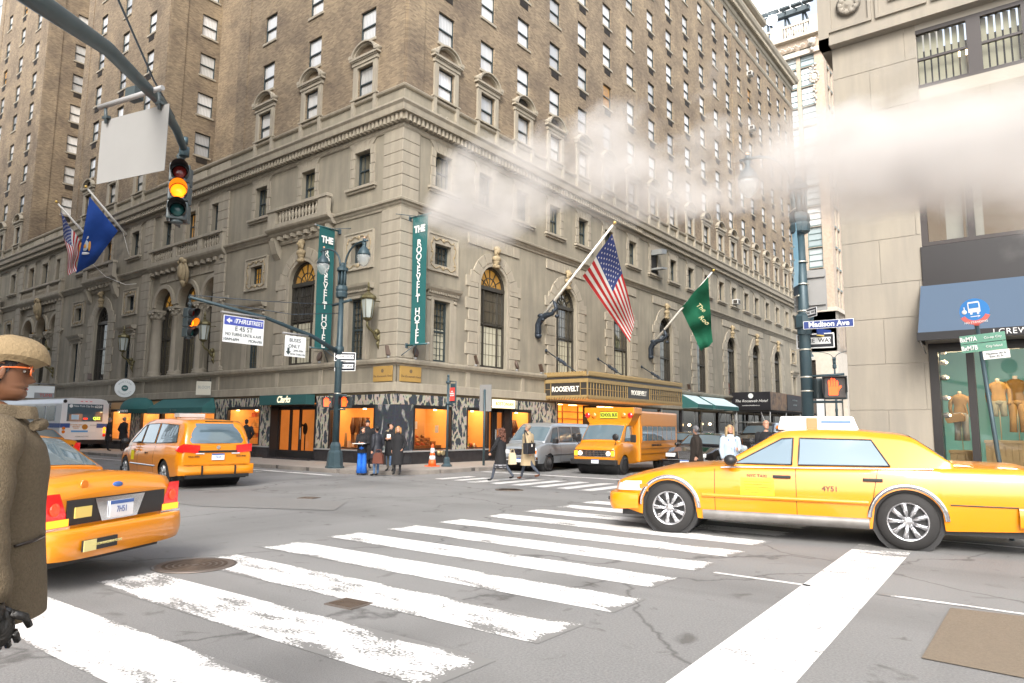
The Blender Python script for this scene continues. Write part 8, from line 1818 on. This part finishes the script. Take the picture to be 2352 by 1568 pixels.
    if hair[0]!='none':
        hb=B(); g=head_fn(H,.075 if hair[0]!='buzz' else .025)
        def hf2(u,v):
            a=abs(((u+.5)%1)-.5)*2  # 0 front, 1 back
            low=float(np.interp(a,[0,.18,.3,.42,.55,1],[.80,.78,.66,.50,.28,.16] if hair[0] in('short','buzz') else [.80,.76,.62,.45,.2,.05])); return hc+HR@g(u,low+(1-low)*v)
        hb.grid(hf2,26,10,True,True)
        rg_=random.Random(int(h*1000))
        if hair[0]=='long':
            for q in range(26):
                a=R(75+210*q/25); x,y=math.cos(a)*.40*H-.08*H,math.sin(a)*.35*H; L=hair[2] if len(hair)>2 else .26
                hb.tube([hc+HR@Vector((x,y,.75*H)),hc+HR@Vector((x*1.12,y*1.15,.35*H)),hc+HR@Vector((x*1.15-.01,y*1.2,.3*H-L*.6)),hc+HR@Vector((x*1.05-.01,y*1.1,.3*H-L))],[.03,.032,.028,.012],6)
        if hair[0]=='curly':
            for q in range(150):
                a=R(60+240*rg_.random()); z=.95-rg_.random()*1.9; r_=.42+.16*rg_.random()+(.1 if z<.2 else 0); hb.ell(hc+HR@Vector((math.cos(a)*r_*H*(1 if z>0 else .95)-.05*H,math.sin(a)*r_*H,z*H)),.026,.026,.034,6,4)
        if hair[0]=='bun': hb.ell(hc+HR@Vector((-.5*H,0,.75*H)),.055,.05,.05,9,7)
        hb.build('hair',hm,t,recalc=False)
    if hat=='beanie':
        hb=B(); g=head_fn(H,.13); hb.grid(lambda u,v:hc+HR@g(u,.58+.42*v),22,8,True,True); hb.build('knit_hat',mat('black_knit',(.012,.012,.014),.9,bump=(90,.5)),t,recalc=False)
    if hat=='cap': 
        hb=B(); g=head_fn(H,.1); hb.grid(lambda u,v:hc+HR@g(u,.66+.34*v),22,8,True,True); hb.tube([hc+HR@Vector((.3*H,0,.7*H)),hc+HR@Vector((.62*H,0,.66*H))],[.07,.05],8); hb.build('cap',mat('black_knit',(.012,.012,.014),.9,bump=(90,.5)),t,recalc=False)
    if coat:
        cb=B(); z0=coatz; zsn=[z0,.75,.95,1.12,1.28,1.38,1.45,1.49]; bx=.155*bulk; by=(sw+.035)
        if z0>.75: zsn=[z0,1.0,1.12,1.28,1.38,1.45,1.49]
        rx={}; 
        def ring(z):
            fx=float(np.interp(z,[.3,.75,1.0,1.15,1.3,1.42,1.5],[bx*1.25*hem,bx*1.12*hem**.5,bx*1.02,bx*.95,bx*1.0,bx*.8,bx*.42])); fy=float(np.interp(z,[.3,.75,1.0,1.15,1.3,1.42,1.5],[by*1.08*hem,by*1.0,by*.93,by*.88,by*.98,by*.86,by*.34])); return fx,fy
        def cf(u,v):
            z=float(np.interp(v,np.linspace(0,1,len(zsn)),zsn)); fx,fy=ring(z); a=2*PI*u; w=1+.03*math.sin(7*a+z*5)*max(0,(1.1-z)); cx=float(np.interp(z,[.9,1.5],[0,lean*.9])); return Vector((cx+fx*math.cos(a)*w,fy*math.sin(a)*w,z))+up_
        cb.grid(cf,30,16,True,True)
        if collar: cb.lathe([(.085,1.45),(.095,1.50),(.085,1.54),(.072,1.53)],16,(lean*.9,0,up_.z))
        for A_ in (La,Ra):
            cb.tube([A_[0]+Vector((0,0,.01)),A_[0].lerp(A_[1],.5),A_[1],A_[1].lerp(A_[2],.5),A_[2]-(A_[2]-A_[1])*.06],[.078,.073,.066,.058,.05],12)
            cb.ell(A_[0],.08,.075,.07,10,8)
        cb.build('coat',coat,t,recalc=False)
    return t,dict(La=La,Ra=Ra,hc=hc,HR=HR,H=H,up=up_)
M_glove=mat('black_leather_glove',(.012,.011,.01),.35,bump=(35,.6))
C_blk=mat('black_wool',(.012,.012,.014),.9,bump=(60,.2)); C_nav=mat('quilted_navy',(.018,.02,.028),.6,bump=(9,.8)); C_grn=mat('drab_jacket',(.09,.085,.065),.85,n1=(8,.3,(.05,.05,.04))); C_dbr=mat('dark_brown_coat',(.022,.016,.012),.9); C_tan=mat('beige_trenchcoat',(.40,.31,.19),.85,n1=(5,.3,(.31,.24,.15))); C_lb=mat('pale_blue_jacket',(.42,.52,.62),.8,n1=(6,.4,(.6,.64,.68)))
T_den=mat('blue_denim',(.06,.12,.23),.85,n1=(8,.4,(.12,.2,.33))); T_blk=mat('black_trousers',(.014,.014,.017),.85); T_gry=mat('slate_trousers',(.05,.06,.08),.85); T_blue=mat('royal_blue_scrubs',(.012,.12,.55),.8,n1=(7,.35,(.02,.2,.7))); T_khk=mat('brown_grey_trousers',(.1,.09,.075),.85)
PM=[(12.2,0.05,0),(13.65,-1.25,0),(13.9,.8,0)]; MX,MY,MF=16.86,-17.7,72
GP='people waiting at the hotel corner'
S=.93
# corner group
t,a=person((2.05,-3.3,0.02),-55,1.62*S,'woman in bright blue trousers and black jacket holding papers at the kerb',T_blue,T_blue,C_blk,.80,('bun',(.03,.018,.012)),female=True,arms=dict(R='front',L='front'),headyaw=.9,group=GP,bulk=.95)
b=B(); 
for s_ in (-1,1): b.lathe([(.12,.06),(.10,.4),(.085,.75),(.1,.95)],14,(0,s_*.085,0))
b.lathe([(.15,.9),(.16,1.0),(.14,1.12)],14,sy=1.1); b.build('wide_trousers',T_blue,t,recalc=False); b=B(); b.box(.24,.5,-.26,.2,1.17,1.19); b.build('papers',M_wht,t,bevel=.004)
def bag(t,p,w,h,d,m,name='handbag',strap=None):
    b=B(); b.prism([(-w/2,0),(w/2,0),(w*.42,h*.75),(w*.25,h),(-w*.25,h),(-w*.42,h*.75)],-d/2,d/2); b.tube([(-w*.28,0,h),(-w*.2,0,h+.1),(w*.2,0,h+.1),(w*.28,0,h)],.012,5); return b.build(name,m,t,p,bevel=.02)
t,a=person((2.75,-3.3,0.02),190,1.66*S,'woman in dark quilted coat with a brown handbag facing away from the kerb',C_nav,T_den,C_nav,.62,('short',(.012,.01,.01)),female=True,headyaw=-.5,arms=dict(L='hang',R='pocket'),group=GP,bulk=1.1,hem=1.15)
tt=empty('handbag',(2.98,-3.42,.42),.4,'slouchy brown leather handbag carried by the woman in the quilted coat','handbag'); bag(tt,(0,0,0),.36,.34,.14,mat('brown_leather',(.13,.045,.03),.45),'bag_body')
t,a=person((2.55,-2.5,.13),-65,1.63*S,'person in black coat and grey brown trousers standing between the two women in coats',C_blk,T_khk,C_blk,.55,('short',(.012,.01,.01)),arms=dict(L='fold',R='fold'),group=GP)
b=B(); b.box(.17,.19,-.1,.05,1.25,1.4); b.build('paper',M_wht,t)
t,a=person((3.15,-2.75,.05),-62,1.62*S,'blonde woman in long black coat at the right end of the corner group',C_blk,T_blk,C_blk,.35,('long',(.42,.22,.08),.14),female=True,bulk=1.1,hem=1.0,arms=dict(L='pocket',R='hang'),group=GP)
tt=empty('handbag',(3.45,-2.6,.42),.3,'small dark handbag hanging beside the blonde woman in the long black coat','handbag'); bag(tt,(0,0,0),.26,.24,.1,C_blk,'bag_body')
t,a=person((1.0,-2.2,.13),-20,1.75*S,'man in black knit hat and long dark coat behind the lamp post group',C_blk,T_blk,C_blk,.32,('short',(.02,.02,.02)),hat='beanie',headyaw=-.5,arms=dict(R='pocket',L='pocket'),group=GP)
t,a=person((1.15,-1.3,.13),80,1.66*S,'person in drab hooded jacket and blue jeans seen from behind at the shop window',C_grn,T_den,C_grn,.85,('bun',(.015,.012,.012)),headyaw=.5,group=GP,shoes=(.3,.3,.3))
b=B(); b.lathe([(.1,1.4),(.14,1.47),(.12,1.52)],14); b.build('fur_hood',mat('fur_trim',(.35,.28,.18),.95,bump=(80,1)),t)
t,a=person((-8.6,-1.0,.13),160,1.68,'man in black cap with white carrier bag walking past the green sign',C_blk,T_den,C_blk,.88,('buzz',(.02,.02,.02)),hat='cap',skin=SK2,stride=.28,arms=dict(R='pocket',L='hang'),bulk=1.12)
tt=empty('carrier_bag',(-8.45,-1.35,.55),1.0,'small white carrier bag hanging from the hand of the man in the black cap','carrier bag'); bag(tt,(0,0,0),.22,.3,.08,M_wht,'bag_body')
# walkers on the far crossing
t,a=person((6.85,-2.0,0),190,1.68*S,'curly auburn haired woman in long black coat walking on the far crossing',C_blk,T_gry,C_blk,.44,('curly',(.16,.065,.04)),female=True,stride=.38,arms=dict(L='swingf',R='hang'),hem=1.15)
b=B(); b.grid(lambda u,v:Vector((.205*math.cos(2*PI*u),.235*math.sin(2*PI*u),.52+.035*v)),24,1,True,True); b.grid(lambda u,v:Vector((.21*math.cos(2*PI*u),.24*math.sin(2*PI*u),.46+.02*v)),24,1,True,True); b.build('hem_stripe',mat('grey_stripe',(.3,.3,.32),.8),t,recalc=False); b=B(); b.tube([(.07,.05,1.5),(.12,.08,1.36),(.1,.09,1.22)],.03,6); b.build('pink_scarf',mat('pink_scarf',(.8,.12,.3),.8),t)
t,a=person((7.1,-.95,0),188,1.84*S,'man in beige trench coat with black shoulder bag, walking on the far crossing',C_tan,T_gry,C_tan,.48,('buzz',(.35,.27,.2)),stride=-.42,arms=dict(L='swingb',R='hang'),shoes=(.12,.04,.015),hem=1.12,bulk=1.1)
b=B(); b.lathe([(.185,1.02),(.19,1.07)],20,sy=1.25); b.build('belt',C_tan,t)
tt=empty('laptop_bag',(7.32,-1.18,.80),R(98),'black laptop bag slung from the shoulder of the man in the trench coat','laptop bag'); b=B(); b.box(-.25,.25,-.09,.09,0,.34); b.build('bag_body',mat('black_nylon',(.012,.012,.016),.6),tt,bevel=.03); b=B(); b.tube([(-.22,0,.3),(-.1,.13,.7),(.0,.16,.72),(.15,.1,.55),(.22,0,.3)],.018,5); b.build('strap',C_blk,tt); b=B(); b.box(-.03,.03,-.1,-.092,.22,.3); b.build('luggage_tag',M_wht,tt)
tt=empty('shopping_bag',(6.95,-1.55,.48),1.3,'cream paper shopping bag carried by the man in the trench coat','shopping bag'); bag(tt,(0,0,0),.26,.36,.1,mat('cream_paper',(.6,.5,.33),.7),'bag_body')
# people right of centre, partly behind the taxi
t,a=person(PM[0],210,1.64,'grey haired man in dark brown coat standing before the black town car',C_dbr,T_blk,C_dbr,.4,('short',(.16,.16,.17)),headyaw=-.9,arms=dict(R='pocket',L='hang'),bulk=1.15)
t,a=person(PM[1],-50,1.66,'blonde woman in a pale blue jacket facing the camera behind the taxi bonnet',M_wht,T_den,C_lb,.85,('long',(.55,.38,.2),.17),female=True,arms=dict(L='front',R='hang'),bulk=1.15)
b=B(); b.tube([(.13,.1,1.44),(.16,.04,1.2),(.165,.03,.9)],.014,5); b.tube([(.13,-.1,1.44),(.16,-.02,1.2),(.165,-.01,.9)],.014,5); b.build('blue_zip_edging',mat('mid_blue_trim',(.12,.2,.45),.7),t)
t,a=person(PM[2],-50,1.8,'bald man in a dark suit looking over the taxi roof',mat('pale_pink_shirt',(.6,.45,.42),.8),T_blk,C_blk,.8,('none',(.3,.2,.15)),bulk=1.1,collar=False)
# two dark figures by the side street shops
t,a=person((-20.9,-1.7,.13),75,1.72,'left one of two dark coated people looking in at the side street shops',C_blk,T_blk,C_blk,.5,('short',(.2,.2,.2)),group='dark figures by the side street shops'); t,a=person((-19.6,-1.5,.13),100,1.76,'right one of two dark coated people looking in at the side street shops',C_blk,T_blk,C_blk,.6,('short',(.22,.2,.19)),arms=dict(L='pocket',R='pocket'),bulk=1.1,group='dark figures by the side street shops')
# ------------------------------------------------------------------ the man in the flat cap, close on the left
C_olive=mat('olive_wool',(.115,.085,.05),.95,n1=(90,.6,(.17,.13,.08)),n2=(2,.3,(.085,.065,.04)),bump=(160,.5)); J_jean=mat('denim_near',(.05,.12,.28),.85,n1=(60,.5,(.12,.22,.42)),bump=(120,.3))
t,a=person((MX,MY,.13),MF,1.72,'man in tan flat cap, orange glasses and olive wool coat, cut by the left edge',C_olive,J_jean,None,.6,('short',(.012,.01,.009)),SK2,arms=dict(glove=True,L='hang',R=((.0,-.315,1.12),(.045,-.315,.85))),detail=2,headyaw=.0,headpitch=.04,bulk=1.1)
H=a['H']; hc=a['hc']; HR=a['HR']; up_=a['up']
def L3(x,y,z): return hc+HR@Vector((x*H,y*H,z*H))
# coat
cb=B(); zsn=[.74,.84,.95,1.1,1.25,1.36,1.43,1.475,1.50]
def cf(u,v):
    z=float(np.interp(v,np.linspace(0,1,len(zsn)),zsn)); fx=float(np.interp(z,[.7,.95,1.15,1.3,1.38,1.44,1.50],[.22,.20,.185,.19,.17,.13,.085])); fy=float(np.interp(z,[.7,.95,1.15,1.3,1.38,1.44,1.50],[.26,.24,.225,.235,.22,.15,.08])); an=2*PI*u; w=1+.012*math.sin(5*an+z*9)+.01*math.sin(3*an-z*14); return Vector((.005+fx*math.cos(an)*w,fy*math.sin(an)*w,z))+up_
cb.grid(cf,64,40,True,True); 
for A_ in (a['La'],a['Ra']):
    n_=14; P=[]; Rr_=[]
    for q in range(n_+1):
        f=q/n_; p=A_[0].lerp(A_[1],f*2) if f<.5 else A_[1].lerp(A_[2],(f-.5)*2-.0); P.append(p+Vector((.004*math.sin(q*1.7),0,0))); Rr_.append((.098 if f<.12 else .094-.028*f)+.003*math.sin(q*2.1))
    cb.tube(P,Rr_,26); cb.ell(A_[0]+Vector((0,0,-.0)),.105,.09,.085,20,14)
cb.build('coat',C_olive,t,recalc=False)
gb=B(); gw=a['Ra'][2]; gd=(gw-a['Ra'][1]).normalized(); gb.tube([gw-gd*.02,gw+gd*.03,gw+gd*.07],[.038,.043,.046],14); gb.ell(gw+gd*.085,.05,.032,.062,14,10); hand_into(gb,gw+gd*.02,gd+Vector((.15,0,0)),1.15,1.45,-1); gb.build('leather_glove',M_glove,t,recalc=False)
cb=B()
def colf(u,v):
    an=R(28)+2*PI*u*(304/360); r=.088+.022*v-.01*math.sin(PI*v)+ (.03*v if u>.93 or u<.07 else 0); z=1.45+.095*v-.012*math.cos(an)*v; return Vector((-.005+r*math.cos(an)*1.05,r*math.sin(an),z))+up_
cb.grid(colf,50,8); cb.grid(lambda u,v: colf(u,1)+ (colf(u,1)-Vector((0,0,colf(u,1).z)))*(.12*v)-Vector((0,0,.05*v*v)),50,5); cb.build('turned_up_collar',C_olive,t,recalc=False)
cb=B(); cb.tube([Vector((.135,.03,1.47))+up_,Vector((.15,-.03,1.465))+up_,Vector((.125,-.085,1.46))+up_],[.02,.026,.02],8); cb.ell(Vector((.152,-.035,1.467))+up_,.012,.02,.02,8,6); cb.build('collar_tab',C_olive,t)
M_btn=mat('dark_button',(.03,.02,.015),.3); bt=B()
for z in (.905,.935): bt.ell(a['Ra'][2]+Vector((.0,-.068,z-.86+.02)),.013,.006,.013,10,6)
bt.build('cuff_button',M_btn,t)
cb=B(); cb.tube([Vector((.1,-.215,1.02))+up_,Vector((.16,-.17,1.03))+up_,Vector((.19,-.1,1.035))+up_],.006,5); cb.build('pocket_seam',M_btn,t)
cb=B(); cb.tube([Vector((-.17,.05,1.44))+up_,Vector((-.1,-.13,1.40))+up_,Vector((.02,-.16,1.455))+up_,Vector((.05,-.08,1.475))+up_],[.018]*4,6); cb.build('bag_strap',mat('navy_strap',(.012,.014,.03),.6),t)
# cap
M_cord=mat('tan_corduroy',(.27,.195,.105),.9,n1=(3,.35,(.2,.145,.075)),bump=(70,.4)); cp=B()
def capf(u,v):
    an=2*PI*u; r=math.sin(v*PI/2)**.8; zz=math.cos(v*PI/2); ff=.62 if math.cos(an)>0 else .56; x=(.02+ff*r*math.cos(an)+.06*zz); y=.46*r*math.sin(an); z=.80+.30*zz**.9+.07*math.cos(an)*-1*r*.2-.10*max(0,math.cos(an))**2*r**2-.05*r**6-(.10*max(0,-math.cos(an)))*r**2+.012*math.sin(an*3+v*4); return L3(x,y,z)
cp.grid(capf,48,20,True,True)
def capb(u,v):
    an=2*PI*u; k=1-.14*v; x=.02+.62*(1 if math.cos(an)>0 else .9)*math.cos(an)*k*(.97 if math.cos(an)>0 else 1); y=.46*math.sin(an)*k; z=.80-.05-.10*max(0,math.cos(an))**2-.10*max(0,-math.cos(an))-.10*v-(.12*v*max(0,-math.cos(an))); return L3(x*(1-.22*v*max(0,math.cos(an))),y,z)
cp.grid(capb,48,6,True,True)
cp.build('flat_cap',M_cord,t,recalc=False)
cp=B(); cp.grid(lambda u,v: L3(.30+.30*v*math.cos((u-.5)*2.2),(u-.5)*.75*(1-.25*v),.66+.02*v-.03*abs(u-.5)),16,6); cp.grid(lambda u,v: L3(.30+.30*v*math.cos((u-.5)*2.2),(u-.5)*.75*(1-.25*v),.685+.02*v-.03*abs(u-.5)),16,6); cp.build('cap_brim',M_cord,t,recalc=False)
# glasses
M_org=mat('orange_acetate',(.65,.12,.015),.15,coat=1); gs=B()
for sd in (-1,1):
    pts=[L3(.40-.02*abs(c_),sd*.135+.115*c_,.505+.075*s_) for c_,s_ in [(max(-1,min(1,1.25*math.cos(R(q)))),max(-1,min(1,1.25*math.sin(R(q))))) for q in range(0,361,24)]]
    gs.tube(pts,.0035,6); gs.tube([L3(.385,sd*.25,.555),L3(.2,sd*.325,.55),L3(-.02,sd*.335,.535),L3(-.08,sd*.33,.47)],[.0045,.004,.003,.003],6)
gs.tube([L3(.41,-.03,.52),L3(.415,0,.53),L3(.41,.03,.52)],.003,5); gs.build('glasses_frame',M_org,t)
gs=B()
for sd in (-1,1): gs.poly([L3(.40,sd*.135+.105*c_,.505+.065*s_) for c_,s_ in ((-1,-1),(1,-1),(1,1),(-1,1))])
gs.build('lens',M_glass,t,recalc=False)
